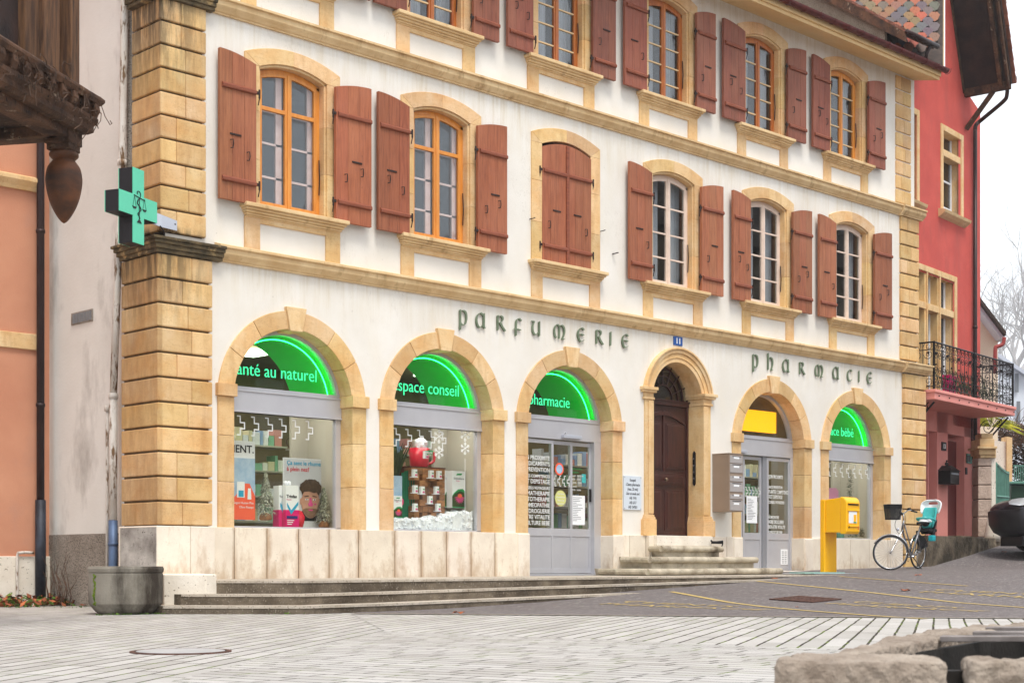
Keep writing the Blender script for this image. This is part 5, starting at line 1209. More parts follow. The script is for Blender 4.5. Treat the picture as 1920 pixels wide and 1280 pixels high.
ftext('lettering', '\u00c7a sent le rhume', x0 + .06, .715, z1 - .10, .088, M['cyan'], t, ext=.001, bold=.0015); ftext('lettering', '\u00e0 plein nez?', x0 + .06, .715, z1 - .19, .088, M['crimson'], t, ext=.001, bold=.0015)
def carton(nm, label, cat, x0, x1, y0, y1, z0, z1, group=None):
    t = thing(nm, label, cat, ((x0 + x1) / 2, (y0 + y1) / 2, z0), 0, group); b = MB(); b.box(x0, x1, y0, y1, z0, z1); b.build('carton', M['white'], t); return t
xa = fac(536, 900, .42)[0]; xb = fac(560, 900, .42)[0]; za = 1.16; zb = fac(536, 909, .42)[1]
t = carton('giant_medicine_box', 'tall pink and white box with a blue tick, in front of the face poster', 'display box', xa, xb, .42, .60, za, zb)
b = MB(); b.box(xa - .003, xb + .003, .417, .603, za, za + (zb - za) * .42); b.build('pink_band', M['magenta'], t)
fl(t, 'tick_print', M['cyan'], [(xa + .02, za + .36), (xa + .09, za + .25), (xb - .01, za + .38), (xb - .01, za + .33), (xa + .09, za + .19), (xa + .02, za + .31)], .416)
fl(t, 'blue_label', M['navy'], [(xa + .01, za + .13), (xb - .03, za + .13), (xb - .02, za + .17), (xa + .01, za + .17)], .414)
ftext('lettering', 'Triofan', xa + .012, .418, za + .43, .062, M['ink'], t, ext=.001, bold=.002); ftext('lettering', 'Rhume', xa + .012, .418, za + .395, .03, M['pinkprint'], t, ext=.001)
b = MB()
for i in range(3): b.box(xa + .02, xa + .14 - .02 * i, .412, .4145, za + .10 - i * .028, za + .112 - i * .028)
b.build('white_print', M['white'], t)
for dx in (.03, .09):
    b = MB(); b.blob((xa + dx, .47, zb + .03), .033, 12, 0); o = b.build('cotton_ball', M['snow'], smooth=True); tag(o, 'white ball on top of the tall pink and white box', 'ball', 'white balls on the medicine box')
xc = fac(523, 900, .5)[0]
t = carton('giant_medicine_box', 'second nasal spray box half hidden behind the tall pink and white one', 'display box', xc, xa - .012, .50, .64, za, zb - .005)
b = MB(); b.box(xc - .003, xa - .010, .497, .643, za, za + (zb - za) * .42); b.build('pink_band', M['magenta'], t)
fl(t, 'tick_print', M['cyan'], [(xc + .02, za + .36), (xc + .07, za + .25), (xa - .02, za + .38), (xa - .02, za + .33), (xc + .07, za + .19), (xc + .02, za + .31)], .496)
ftext('lettering', 'Triofan', xc + .008, .498, za + .43, .045, M['ink'], t, ext=.001, bold=.001)
b = MB(); b.blob((xb + .12, .62, 1.27), .12, 10, .2, 1, 1.2); b.blob((xb + .08, .60, 1.20), .1, 10, .2); o = b.build('red_plush', M['crimson'], smooth=True); tag(o, 'red plush toy beside the pink and white box', 'plush toy')
def cone_tree(px, pyb, pyt, Y, r, label, frost):
    x = fac(px, 900, Y)[0]; z0 = fac(px, pyb, Y)[1]; z1 = fac(px, pyt, Y)[1]; H = z1 - z0
    t = thing('table_fir_tree', label, 'small tree', (x, Y, z0), 0, 'little fir trees in the first shop window')
    b = MB(); b.lathe([(r * .5, 0), (r * .62, .02), (r * .55, H * .13), (.02, H * .16)], (x, Y, z0), 12); b.build('sack_pot', M['blockwood'], t)
    b = MB()
    for i in range(1800):
        q = random.random() ** .8; a = random.uniform(0, 6.28); rr_ = r * (1 - q) * random.uniform(.5, 1.05) + .008; z = z0 + H * (.10 + .88 * q)
        p = Vector((x + rr_ * cos(a), Y + rr_ * sin(a), z)); d_ = Vector((cos(a), sin(a), -.9)).normalized() * random.uniform(.02, .045); s_ = Vector((-sin(a), cos(a), .3)) * .008
        b.add([p - s_, p + s_, p + d_], [(0, 1, 2)], random.uniform(.5, 1.3) * (1 if random.random() < frost else .35))
    b.build('needles', M['frost'], t)
cone_tree(498, 975, 884, .62, .15, 'larger frosted fir tree between the orange poster and the pink box', .8)
cone_tree(607, 988, 911, .55, .13, 'smaller darker fir tree right of the face poster', .6)
x = fac(548, 832, 1.2); b = MB(); P = [(x[0] + .11 * (16 * sin(a) ** 3) / 16, 1.2, x[1] + .11 * (13 * cos(a) - 5 * cos(2 * a) - 2 * cos(3 * a) - cos(4 * a)) / 16) for a in [2 * pi * i / 24 for i in range(25)]]
b.tube(P, .008, 5); b.tube([(x[0], 1.2, x[1] + .1), (x[0], 1.2, 3.0)], .002, 4); tag(b.build('hanging_heart', M['twig']), 'brown wicker heart hanging in the first shop window', 'ornament')
# second window
c = CX1[1]
b = MB(); N = 26; vs = []; xs0, xs1 = c - HI + .03, c + HI - .1
for i in range(N + 1):
    for j in range(9):
        x = xs0 + (xs1 - xs0) * i / N; h = .17 + .16 * max(0, (x - c + .1)) + random.uniform(-.035, .05) + .03 * j / 8; vs.append((x, .34 + j * .07, 1.12 + h))
b.add(vs, [(i * 9 + j, (i + 1) * 9 + j, (i + 1) * 9 + j + 1, i * 9 + j + 1) for i in range(N) for j in range(8)])
b.add([(xs0, .338, 1.12), (xs1, .338, 1.12)] + [vs[i * 9] for i in range(N, -1, -1)], [tuple(range(N + 3))])
for i in range(420):
    x = random.uniform(xs0, xs1); hm_ = .19 + .16 * max(0, (x - c + .1)); b.blob((x, random.uniform(.338, .42), 1.13 + random.random() * hm_), random.uniform(.018, .045), 6, .4)
tag(b.build('snow_wadding', M['snow']), 'white artificial snow spread along the bottom of the second shop window', 'artificial snow', kind='stuff')
dx0, dx1 = fac(768, 900, .72)[0], fac(832, 900, .72)[0]; dz0, dz1 = 1.35, 2.15
b = MB(); b.box(dx0, dx1, .86, 1.0, dz0, dz1); b.box(dx0 - .02, dx1 + .02, .70, 1.02, dz1, dz1 + .02)
tag(b.build('display_stand', M['wooddisplay']), 'dark wood stand holding the wooden blocks in the second shop window', 'display stand')
random.seed(11); rows = 8; hh = (dz1 - dz0) / rows; cols = 6; cw = (dx1 - dx0) / cols
ORD = ['bottom row', 'second row', 'third row', 'fourth row', 'fifth row', 'sixth row', 'seventh row', 'top row']; OC = ['left end', 'second from left', 'third from left', 'third from right', 'second from right', 'right end']
pat = ["111111", "011010", "100101", "010010", "101101", "011010", "110111", "001000"]
for r_ in range(rows):
    for k in range(cols):
        z = dz0 + r_ * hh; x = dx0 + k * cw; out = (r_ + k * 2 + (r_ * k) % 3) % 3
        y = .62 + .07 * (out)
        b = MB(); b.box(x + .003, x + cw - .003, y, .86, z, z + hh - .004, random.uniform(.75, 1.15)); o = b.build('wooden_block', M['blockwood'], bevel=.004)
        tag(o, 'brown wooden block in the %s of the block tower, %s' % (ORD[r_], OC[k]), 'wooden block', 'wooden blocks stacked in the second shop window')
def smallbox(x, y, z, lbl, s=1):
    t = thing('small_medicine_box', lbl, 'small box', (x, y, z), 0, 'small white boxes on the wooden blocks'); b = MB(); b.box(x, x + .075 * s, y, y + .05, z, z + .115 * s); b.build('carton', M['white'], t)
    fl(t, 'flower_print', M['pinkprint'], ell(x + .05 * s, z + .025 * s, .022 * s, .018 * s, 10), y - .001, .001); fl(t, 'leaf_print', M['greenprint'], [(x + .03 * s, z + .075 * s), (x + .072 * s, z + .08 * s), (x + .06 * s, z + .05 * s)], y - .001, .001)
SB = [(799, 852, 'top centre, just in front of the crimson cup'), (778, 886, 'upper left of the block tower'), (809, 888, 'upper right, left one of a pair'), (824, 889, 'upper right end of the block tower'), (779, 916, 'middle left of the block tower'), (792, 918, 'middle of the block tower'), (819, 918, 'middle right of the block tower'), (807, 936, 'lower centre of the block tower'), (779, 950, 'lower left of the block tower'), (822, 950, 'lower right of the block tower')]
for px, py, l in SB:
    x, z = fac(px, py, .56); smallbox(x - .04, .545, z - .06, 'little white box at the ' + l)
    if py > 860:
        b = MB(); b.box(x - .055, x + .055, .55, .62, z - .07, z - .06); tag(b.build('glass_ledge', M['snow']), 'thin white ledge under the little box at the ' + l, 'ledge', 'thin ledges on the block tower')
cx_, cz_ = fac(786, 862, .85); cz_ = 2.17
t = thing('giant_cup', 'large crimson cup with a white pompom standing on the block tower', 'cup', (cx_, .85, cz_))
b = MB(); b.lathe([(.13, 0), (.145, .01), (.17, .30), (.16, .30), (.14, .03), (.01, .02)], (cx_, .85, cz_), 26); b.build('cup_body', M['crimson'], t, smooth=True)
b = MB(); b.tube(crom([(cx_ + .14, .80, cz_ + .25), (cx_ + .25, .78, cz_ + .22), (cx_ + .24, .78, cz_ + .10), (cx_ + .13, .80, cz_ + .05)], 5), .022, 8); b.build('cup_handle', M['crimson'], t, smooth=True)
ftext('lettering', 'A.Vogel', cx_ - .05, .66, cz_ + .21, .05, M['white'], t, ext=.001, bold=.001); 
b = MB(); b.prism([(cx_ - .06, cz_ + .195), (cx_ + .12, cz_ + .2), (cx_ + .14, cz_ + .26), (cx_ - .04, cz_ + .255)], 'y', .664, .668); b.build('logo_plate', M['greenprint'], t)
b = MB(); b.blob((cx_ + .02, .84, cz_ + .37), .10, 14, .16); b.build('pompom', M['snow'], t)
def bigbox(px0, px1, pyt, pyb, Y, lbl):
    x0 = fac(px0, 900, Y)[0]; x1 = fac(px1, 900, Y)[0]; z1 = fac(px0, pyt, Y)[1]; z0 = fac(px0, pyb, Y)[1]
    t = carton('giant_medicine_box', lbl, 'display box', x0, x1, Y, Y + .14, z0, z1); W = x1 - x0; H = z1 - z0
    fl(t, 'green_field', M['greenprint'], [(x0, z0), (x1, z0), (x1, z0 + H * .45), (x0 + W * .8, z0 + H * .52), (x0 + W * .45, z0 + H * .50), (x0 + W * .15, z0 + H * .40), (x0, z0 + H * .32)], Y - .0005)
    fl(t, 'meadow_print', M['leafg'], [(x0, z0 + .015), (x1, z0 + .015), (x1, z0 + H * .40), (x0 + W * .6, z0 + H * .46), (x0 + W * .2, z0 + H * .38), (x0, z0 + H * .3)], Y - .003)
    b = MB()
    for k in range(9):
        a = pi + pi * (k + .5) / 9; cx, cz = x0 + W * .55, z0 + H * .30; L = W * .42
        b.prism([(cx, cz), (cx + L * .6 * cos(a - .14), cz + L * .7 * sin(a - .14)), (cx + L * cos(a), cz + L * sin(a)), (cx + L * .6 * cos(a + .14), cz + L * .7 * sin(a + .14))], 'y', Y - .008 - .0004 * k, Y - .006)
    b.build('petals_print', M['pinkprint'], t); fl(t, 'flower_head_print', M['coral'], ell(x0 + W * .55, z0 + H * .32, W * .17, W * .13, 16), Y - .012)
    fl(t, 'logo_print', M['greenprint'], [(x0 + W * .3, z0 + H * .88), (x0 + W * .7, z0 + H * .89), (x0 + W * .78, z0 + H * .94), (x0 + W * .38, z0 + H * .93)], Y - .0005)
    ftext('lettering', 'Echinaforce', x0 + W * .12, Y - .002, z0 + H * .77, W * .17, M['ink'], t, ext=.0006); ftext('lettering', 'forte', x0 + W * .3, Y - .002, z0 + H * .71, W * .13, M['pinkprint'], t, ext=.0006)
bigbox(848, 872, 882, 951, .58, 'tall white box with pink coneflower print right of the block tower'); bigbox(834, 847, 882, 950, .72, 'white coneflower box standing just behind and left of the larger one'); 
bigbox(737.5, 754, 929, 970, .50, 'coneflower box at the left edge of the second shop window')
x, z = fac(738, 875, .62); b = MB(); b.box(x - .05, fac(754, 900, .62)[0], .62, .66, 1.2, 2.0); o = b.build('pale_display_screen', M['paleblue']); tag(o, 'pale blue upright panel at the left edge of the second shop window', 'panel')
b = MB(); disc(b, x + .13, .615, 1.60, .07); b.build('round_print', M['magenta'], o)
x0 = fac(754, 900, .72)[0]; b = MB(); N = 10
for i in range(N): a, bb = x0 + .28 * i / N, x0 + .28 * (i + 1) / N; b.add([(a, .74 + .03 * (i % 2), 1.3), (bb, .74 + .03 * ((i + 1) % 2), 1.3), (bb, .74 + .03 * ((i + 1) % 2), 2.05 + .05 * sin(pi * i / N)), (a, .74 + .03 * (i % 2), 2.05 + .05 * sin(pi * i / N))], [(0, 1, 2, 3)])
tag(b.build('green_cloth', M['greencloth']), 'green cloth draped left of the block tower', 'cloth')
b = MB()
for i in range(60):
    a = random.uniform(0, 6.28); x = x0 - .02 + random.uniform(-.05, .1); L = random.uniform(.3, .6); p = Vector((x, .9, 2.0)); e = p + Vector((cos(a) * L * .5, sin(a) * .1, L)); s_ = Vector((.02, 0, 0)); m_ = p.lerp(e, .5) + Vector((0, 0, .05))
    b.add([p - s_ * .3, m_ - s_, e, m_ + s_, p + s_ * .3], [(0, 1, 2, 3, 4)], random.uniform(.5, 1.1))
tag(b.build('potted_plant', M['leafg']), 'dark leafy plant at the upper left of the second shop window', 'plant')
# sixth bay window
c = CX1[5]
x0, z0 = fac(1552, 938, .6); b = MB(); b.prism([(x0 - .1, 1.2), (x0 + .33, 1.2), (x0 + .40, 2.15), (x0 + .30, 2.22), (x0 - .1, 2.2)], 'y', .6, .62); o = b.build('pink_display_card', surf('pale_pink_card', C(222, 150, 184), None, 2, .6, bstr=0)); tag(o, 'pale pink display card behind the post box in the right hand window', 'display card')
fl(o, 'dark_print', M['hair'], ell(x0 + .20, 1.72, .17, .28, 20), .598); fl(o, 'print_spot', M['pinkprint'], ell(x0 + .08, 1.75, .05, .09, 12), .595)
b = MB()
for i in range(26): b.blob((x0 + .18 + random.gauss(0, .07), .5 + random.uniform(-.03, .03), 1.42 + abs(random.gauss(0, .12))), random.uniform(.02, .04), 7, .15)
tag(b.build('pearl_garland', M['snow'], smooth=True), 'cluster of pale balls in front of the pink card', 'garland')
b = MB(); gx_ = fac(1594, 900, .62)[0]
for i in range(900):
    z = random.uniform(1.2, 2.62); a = random.uniform(0, 6.28); r_ = random.uniform(.01, .07); p = Vector((gx_ + r_ * cos(a), .62 + r_ * sin(a), z)); u = Vector((random.uniform(-1, 1), random.uniform(-1, 1), random.uniform(-1, 1))).normalized() * .03
    b.add([p, p + u, p + Vector((u.z, u.x, u.y)) * .4], [(0, 1, 2)], random.uniform(.3, 1))
tag(b.build('fir_garland', M['leafg']), 'thin dark fir garland hanging in the right hand window', 'garland')
b = MB(); gx_, gz_ = fac(1610, 1000, .5)
for i in range(500):
    a = random.uniform(0, 6.28); e = random.uniform(-.2, 1.4); r_ = random.uniform(.05, .17); p = Vector((gx_ + r_ * cos(a) * cos(e), .5 + .5 * r_ * sin(a), 1.22 + r_ * sin(e))); u = Vector((cos(a), sin(a), .5)).normalized() * .04
    b.add([p, p + u, p + Vector((-.006, 0, .008))], [(0, 1, 2)], random.uniform(.4, 1.2))
tag(b.build('fir_sprig', M['leafg']), 'bushy fir sprig at the bottom of the right hand window', 'plant')
b = MB(); x_, z_ = fac(1574, 1005, .45); b.lathe([(.09, 0), (.1, .02), (.1, .1), (.06, .13), (.001, .13)], (x_, .45, 1.165), 16); tag(b.build('green_tin', M['gate']), 'small green tin at the bottom left of the right hand window', 'tin')
# ---------------------------------------------------------------- bicycle
random.seed(5)
fc = atd(1669.5, 1035, 30.3); rc = atd(1721, 1036, 31.2)
rt3 = Vector((RT[0], RT[1], 0)); fw3 = Vector((FW[0], FW[1], 0)); up3 = Vector((0, 0, 1))
axb = (Vector((fc.x, fc.y, 0)) - Vector((rc.x, rc.y, 0))).normalized(); fc.z = gz(fc.x, fc.y) + .345; rc.z = gz(rc.x, rc.y) + .345
sb = axb.cross(up3)      # sideways
bk = thing('bicycle', 'grey city bicycle with black basket and turquoise child seat leaning by the stone corner', 'bicycle', (rc.x, rc.y, gz(rc.x, rc.y)))
def wheel(c, u, nm):
    n = 40; P = lambda r, a: c + u * (r * cos(a)) + up3 * (r * sin(a)); ax = u.cross(up3)
    hub = MB(); hub.tube([c - ax * .05, c + ax * .05], .018, 10)
    rim = MB(); rim.tube([P(.312, 2 * pi * i / n) for i in range(n + 1)], .011, 6); rm = rim
    wh = rm.build('wheel', M['chrome'], bk, smooth=True)
    ty = MB(); ty.tube([P(.328, 2 * pi * i / n) for i in range(n + 1)], .018, 8); ty.build('tyre', M['tyre'], wh, smooth=True)
    hub.build('hub', M['chrome'], wh, smooth=True)
    sp = MB()
    for i in range(28): a = 2 * pi * i / 28; sp.tube([c + ax * (.02 if i % 2 else -.02), P(.31, a)], .0016, 4)
    sp.build('spokes', M['chrome'], wh)
    md = MB(); md.tube([P(.36, a) for a in [radians(150) - radians(125) * i / 14 for i in range(15)]] if nm == 'f' else [P(.36, a) for a in [radians(5) + radians(175) * i / 14 for i in range(15)]], .016, 6); md.build('mudguard', M['chrome'], bk, smooth=True)
wheel(fc, (rt3 * .98 + fw3 * -.15).normalized(), 'f'); wheel(rc, axb, 'r')
head_t = atd(1694.5, 975, 30.55); head_b = atd(1691.5, 992, 30.55); bb = atd(1708, 1043, 30.78); seat = atd(1726, 980, 31.0)
b = MB(); b.tube([head_t, head_b], .022, 10); b.tube(crom([tuple(head_b), tuple(atd(1699, 1018, 30.65)), tuple(bb)], 5), .020, 10); b.tube([atd(1696, 982, 30.56), atd(1704, 1012, 30.68), atd(1709, 1028, 30.8)], .014, 8)
b.tube([bb, seat - up3 * .06], .018, 10); b.tube([bb, rc + sb * .06], .011, 8); b.tube([bb, rc - sb * .06], .011, 8); b.tube([atd(1720, 998, 30.95), rc + sb * .06], .009, 8); b.tube([atd(1720, 998, 30.95), rc - sb * .06], .009, 8)
b.build('frame', M['bikegrey'], bk, smooth=True)
b = MB(); ax = (rt3 * .98 + fw3 * -.15).normalized().cross(up3)
cr_ = head_b - up3 * .02
for s in (-1, 1): b.tube(crom([tuple(cr_ + ax * .05 * s), tuple(cr_.lerp(fc, .5) + ax * .055 * s), tuple(fc + ax * .055 * s)], 4), .013, 8)
b.build('fork', M['chrome'], bk, smooth=True)
st = atd(1694, 962, 30.55)
b = MB(); b.tube([head_t, st], .014, 8); b.tube(crom([tuple(atd(1718, 959.5, 30.95)), tuple(atd(1704, 956, 30.75)), tuple(st), tuple(atd(1688, 959, 30.3)), tuple(atd(1687, 962, 30.1))], 5), .012, 8); hb = b.build('handlebar', M['chrome'], bk, smooth=True)
b = MB(); b.tube([atd(1719, 959.5, 30.97), atd(1709, 957, 30.82)], .018, 8); b.tube([atd(1702, 954, 30.7), atd(1706, 953, 30.6)], .022, 8); b.tube([atd(1687, 961, 30.15), atd(1692, 964, 30.3)], .02, 8); b.build('grip', M['rubber'], hb, smooth=True)
b = MB(); b.tube(crom([tuple(st), tuple(atd(1680, 975, 30.2)), tuple(atd(1679, 990, 30.3)), tuple(atd(1688, 1003, 30.5))], 4), .005, 5); b.tube(crom([tuple(st), tuple(atd(1698, 968, 30.3)), tuple(atd(1697, 982, 30.4)), tuple(atd(1693, 1000, 30.5))], 4), .005, 5); b.build('brake_cable', M['rubber'], hb)
b = MB(); b.blob(tuple(atd(1683, 992, 30.2)), .035, 10, 0); b.build('headlamp', M['galv'], bk, smooth=True)
# basket
bc = atd(1674, 946, 30.0); w0, w1 = .155, .125; hb_ = .28; b = MB()
ua, va = (rt3 * .96 + fw3 * .25).normalized(), None; va = up3.cross(ua)
def bp(a, h): 
    k = w0 + (w1 - w0) * h; ca, sa = cos(a), sin(a); q = (abs(ca) ** 6 + abs(sa) ** 6) ** (-1 / 6)
    return bc + ua * (k * q * ca) + va * (k * .8 * q * sa) - up3 * (hb_ * h)
n = 36
for h in [i / 14 for i in range(15)]: b.tube([bp(2 * pi * i / n, h) for i in range(n + 1)], .0055 if 0 < h < 1 else .011, 4)
for i in range(n): b.tube([bp(2 * pi * i / n, 0), bp(2 * pi * i / n, 1)], .004, 4)
b.add([bp(2 * pi * i / n, 1) for i in range(n)], [tuple(range(n))]); b.add([bp(2 * pi * (i + .5) / 12, h) for h in (.02, .3) for i in range(12)], [(i, (i + 1) % 12, (i + 1) % 12 + 12, i + 12) for i in range(12)]); b.build('basket', M['rubber'], bk)
# saddle
b = MB(); s0 = seat; f3 = axb
prof = [(-.13, .085, 0), (-.10, .10, .012), (-.03, .08, .008), (.05, .035, .0), (.14, .022, -.005), (.16, .012, -.012)]
vs = []
for (d_, w_, h_) in prof:
    for k in range(8): a = 2 * pi * k / 8; vs.append(s0 + f3 * d_ + sb * (w_ * cos(a)) + up3 * (h_ + .025 * sin(a)))
b.add(vs, [(i * 8 + k, i * 8 + (k + 1) % 8, (i + 1) * 8 + (k + 1) % 8, (i + 1) * 8 + k) for i in range(5) for k in range(8)] + [tuple(range(8)), tuple(range(40, 48))]); b.build('saddle', M['rubber'], bk, smooth=True)
b = MB(); b.tube([bb - sb * .07, bb + sb * .07], .02, 8); 
for s, d_ in ((1, 1), (-1, -1)): b.tube([bb + sb * .07 * s, bb + sb * .09 * s + (axb * .08 - up3 * .14) * d_], .010, 6)
b.tube([bb + sb * (.06 + .005 * 0) + axb * (.09 * cos(a)) + up3 * (.09 * sin(a)) for a in [2 * pi * i / 20 for i in range(21)]], .006, 4); b.build('crankset', M['chrome'], bk, smooth=True)
for s, d_ in ((1, 1), (-1, -1)):
    p = bb + sb * .13 * s + (axb * .08 - up3 * .14) * d_; b = MB(); b.tube([p - axb * .045, p + axb * .045], .018, 6); b.build('pedal', M['rubber'], bk)
b = MB(); b.tube([bb - up3 * .0 + axb * -.08, Vector((bb.x, bb.y, gz(bb.x, bb.y) + .01)) - axb * .18 - sb * .14], .010, 6); b.build('kickstand', M['rubber'], bk)
# rear rack, coat guard, child seat
b = MB()
for s in (-1, 1): b.tube([seat - axb * .05 - up3 * .16 + sb * .06 * s, seat - axb * .46 - up3 * .17 + sb * .06 * s], .008, 6); b.tube([seat - axb * .42 - up3 * .17 + sb * .06 * s, rc + sb * .06 * s], .007, 6)
b.build('luggage_rack', M['rubber'], bk)
b = MB(); P = [rc + axb * (.33 * cos(a)) + up3 * (.33 * sin(a)) + sb * -.07 for a in [radians(40 + 10 * i) for i in range(13)]]; b.add([rc + sb * -.07 + up3 * .05] + P, [(0, i + 1, i + 2) for i in range(12)]); b.build('coat_guard', M['rubber'], bk)
sc = atd(1740, 985, 31.25); cs = lab(MB().build('child_seat', M['rubber'], bk), 'turquoise padded child seat with white head shell')
def shell(rows, nm, mat, th=.02, par=None, k=12, extra=None):
    b = MB(); vs = []; m = len(rows)
    for (h, back, w_, dep) in rows:
        for i in range(k + 1):
            a = pi * i / k; vs.append(sc - axb * (back + dep * sin(a)) + sb * (w_ * cos(a)) + up3 * h)
    fs = [(r_ * (k + 1) + i, r_ * (k + 1) + i + 1, (r_ + 1) * (k + 1) + i + 1, (r_ + 1) * (k + 1) + i) for r_ in range(m - 1) for i in range(k) if not (extra and extra(r_, i))]
    b.add(vs, fs); o = b.build(nm, mat, par or cs, smooth=True); md = o.modifiers.new('s', 'SOLIDIFY'); md.thickness = th; md2 = o.modifiers.new('ss', 'SUBSURF'); md2.levels = 1; md2.render_levels = 1; return o
shell([(-.10, -.02, .15, .12), (.0, .0, .17, .15), (.12, .02, .18, .16), (.24, .06, .20, .16), (.34, .10, .23, .16), (.44, .13, .24, .15), (.50, .15, .21, .13), (.535, .16, .13, .10), (.545, .17, .05, .06)], 'head_shell', M['white'], .03, extra=lambda r_, i: (r_ < 3) or (r_ in (5,) and 3 < i < 8))
shell([(-.06, -.03, .12, .10), (.04, -.01, .14, .12), (.16, .03, .15, .13), (.28, .07, .16, .12), (.38, .10, .14, .10)], 'backrest_pad', M['turq'], .04)
shell([(-.18, -.05, .14, .12), (-.08, -.03, .155, .15), (.03, .0, .17, .17), (.12, .02, .185, .18)], 'seat_shell', M['blackplas'], .03)
b = MB(); b.add([sc + axb * a + sb * s + up3 * (-.06) for a, s in ((-.15, -.13), (.16, -.13), (.16, .13), (-.15, .13))] + [sc + axb * a + sb * s + up3 * (-.13) for a, s in ((-.15, -.13), (.16, -.13), (.16, .13), (-.15, .13))], [(0, 1, 2, 3), (7, 6, 5, 4), (0, 1, 5, 4), (1, 2, 6, 5), (2, 3, 7, 6), (3, 0, 4, 7)]); b.build('seat_base', M['blackplas'], cs, bevel=.02)
b = MB(); b.tube(crom([tuple(sc + axb * .02 + sb * .17 + up3 * .10), tuple(sc + axb * .17 + sb * .16 + up3 * .14), tuple(sc + axb * .23 + up3 * .15), tuple(sc + axb * .17 - sb * .16 + up3 * .14), tuple(sc + axb * .02 - sb * .17 + up3 * .10)], 5), .022, 8); b.build('guard_bar', M['turq'], cs, smooth=True)
for s in (-1, 1):
    p = sc + sb * .17 * s + axb * .10; b = MB(); b.add([p + axb * a + sb * q + up3 * h for h in (-.10, -.30) for a, q in ((-.05, -.02), (.05, -.02), (.05, .03), (-.05, .03))], [(0, 1, 2, 3), (7, 6, 5, 4), (0, 1, 5, 4), (1, 2, 6, 5), (2, 3, 7, 6), (3, 0, 4, 7)]); b.build('leg_guard', M['blackplas'], cs, bevel=.015)
    p = p + axb * .06; b = MB(); b.add([p + axb * a + sb * q + up3 * h for h in (-.20, -.32) for a, q in ((-.07, -.05), (.07, -.05), (.07, .06), (-.07, .06))], [(0, 1, 2, 3), (7, 6, 5, 4), (0, 1, 5, 4), (1, 2, 6, 5), (2, 3, 7, 6), (3, 0, 4, 7)]); b.build('footrest', M['turqplas'], cs, bevel=.02)
hm = thing('cycle_helmet', 'white child cycle helmet with vents resting in the turquoise bicycle seat', 'helmet', tuple(sc + axb * .12 + up3 * .03))
b = MB(); hc = sc + axb * .12 + up3 * .06
for i in range(7):
    a = -1.1 + 2.2 * i / 6; w_ = .03
    P = [hc + sb * (.10 * sin(a)) * cos(e) + axb * (.13 * sin(e)) + up3 * (.10 * cos(a) * cos(e)) for e in [-1.35 + 2.7 * k / 8 for k in range(9)]]; b.tube(P, [.012] + [.021] * 7 + [.012], 6)
b.tube([hc + sb * (.115 * cos(a)) + axb * (.14 * sin(a)) + up3 * .02 for a in [2 * pi * k / 16 for k in range(17)]], .016, 6); b.build('helmet_shell', M['white'], hm, smooth=True)
b = MB(); b.blob(tuple(hc), .09, 12, 0, 1, .9); b.build('helmet_liner', M['blackplas'], hm, smooth=True)
# ---------------------------------------------------------------- salmon house at the left
random.seed(21)
YS = 3.1
t = thing('salmon_house', 'salmon rendered house with stone bands at the left edge of the photo', 'building', (-3, YS, G0))
b = MB(); b.box(-9, .3, YS, YS + 4, .75, 12); b.build('wall', M['salmon'], t)
b = MB(); b.box(-9, .3, YS - .04, YS + 4, -.1, .75); b.build('plinth', M['limecap'], t, bevel=.01)
b = MB(); b.box(-9, -.12, YS - .04, YS + .1, 3.72, 3.95); b.build('stone_band', M['stone'], t, bevel=.01)
b = MB(); b.prism([(YS, 6.0), (YS - .05, 6.0), (YS - .07, 6.05), (YS - .13, 6.12), (YS - .13, 6.17), (YS, 6.22)], 'x', -9, -.14); b.build('stone_band', M['stone'], t)
xp = fac(76, 700, YS - .12)[0]; b = MB(); b.tube([(xp, YS - .12, 1.55), (xp, YS - .12, 12)], .055, 12)
for z in (2.9, 5.4, 7.6): b.tube([(xp, YS - .12, z), (xp, YS - .12, z + .05)], .066, 12)
b.build('downpipe', M['pipe_brown'], t, smooth=True)
b = MB(); b.tube([(xp, YS - .12, .05), (xp, YS - .12, 1.56)], .075, 12); b.build('downpipe', surf('blue_black_pipe', C(66, 72, 84), C(40, 40, 46), 3, .5, metal=.3), t, smooth=True)
b = MB(); b.tube(crom([(xp - .08, YS - .07, .80), (xp - .28, YS - .07, .80), (xp - .33, YS - .07, .72), (xp - .33, YS - .07, .05)], 4), .02, 8); b.build('thin_pipe', M['pipe_white'], t, smooth=True)
# ---------------------------------------------------------------- timber bay with the acorn pendant
O = ld((150 - 960) / FL * 14, 14); aa = radians(12.6)
A = Vector((cos(TH - aa), sin(TH - aa), 0)) * -1; B = up3.cross(A) * -1
if B.dot(rt3) > 0: B = -B
Mo = Matrix(((A.x, B.x, 0, O.x), (A.y, B.y, 0, O.y), (0, 0, 1, 0), (0, 0, 0, 1)))      # x: towards the camera, y: to the left
t = thing('timber_bay', 'overhanging dark carved timber bay with a hanging acorn pendant at the upper left', 'timber bay', (O.x, O.y, 3.7))
for (y0, y1) in ((.0, .16), (.0, .0)):
    pass
b = MB(Mo); b.box(0, .16, .0, .16, 4.9, 8); b.build('post', M['post_wood'], t, bevel=.012)
b = MB(Mo); b.box(.34, .62, .01, .16, 4.9, 8); b.box(.62, .86, .05, .16, 4.9, 8, .8); b.build('post', M['post_wood'], t, bevel=.012)
b = MB(Mo); b.box(.1, 5, .12, .2, 4.9, 8); b.box(0.05, .12, .15, 3, 4.9, 8); b.build('panel', M['timber_dark'], t)
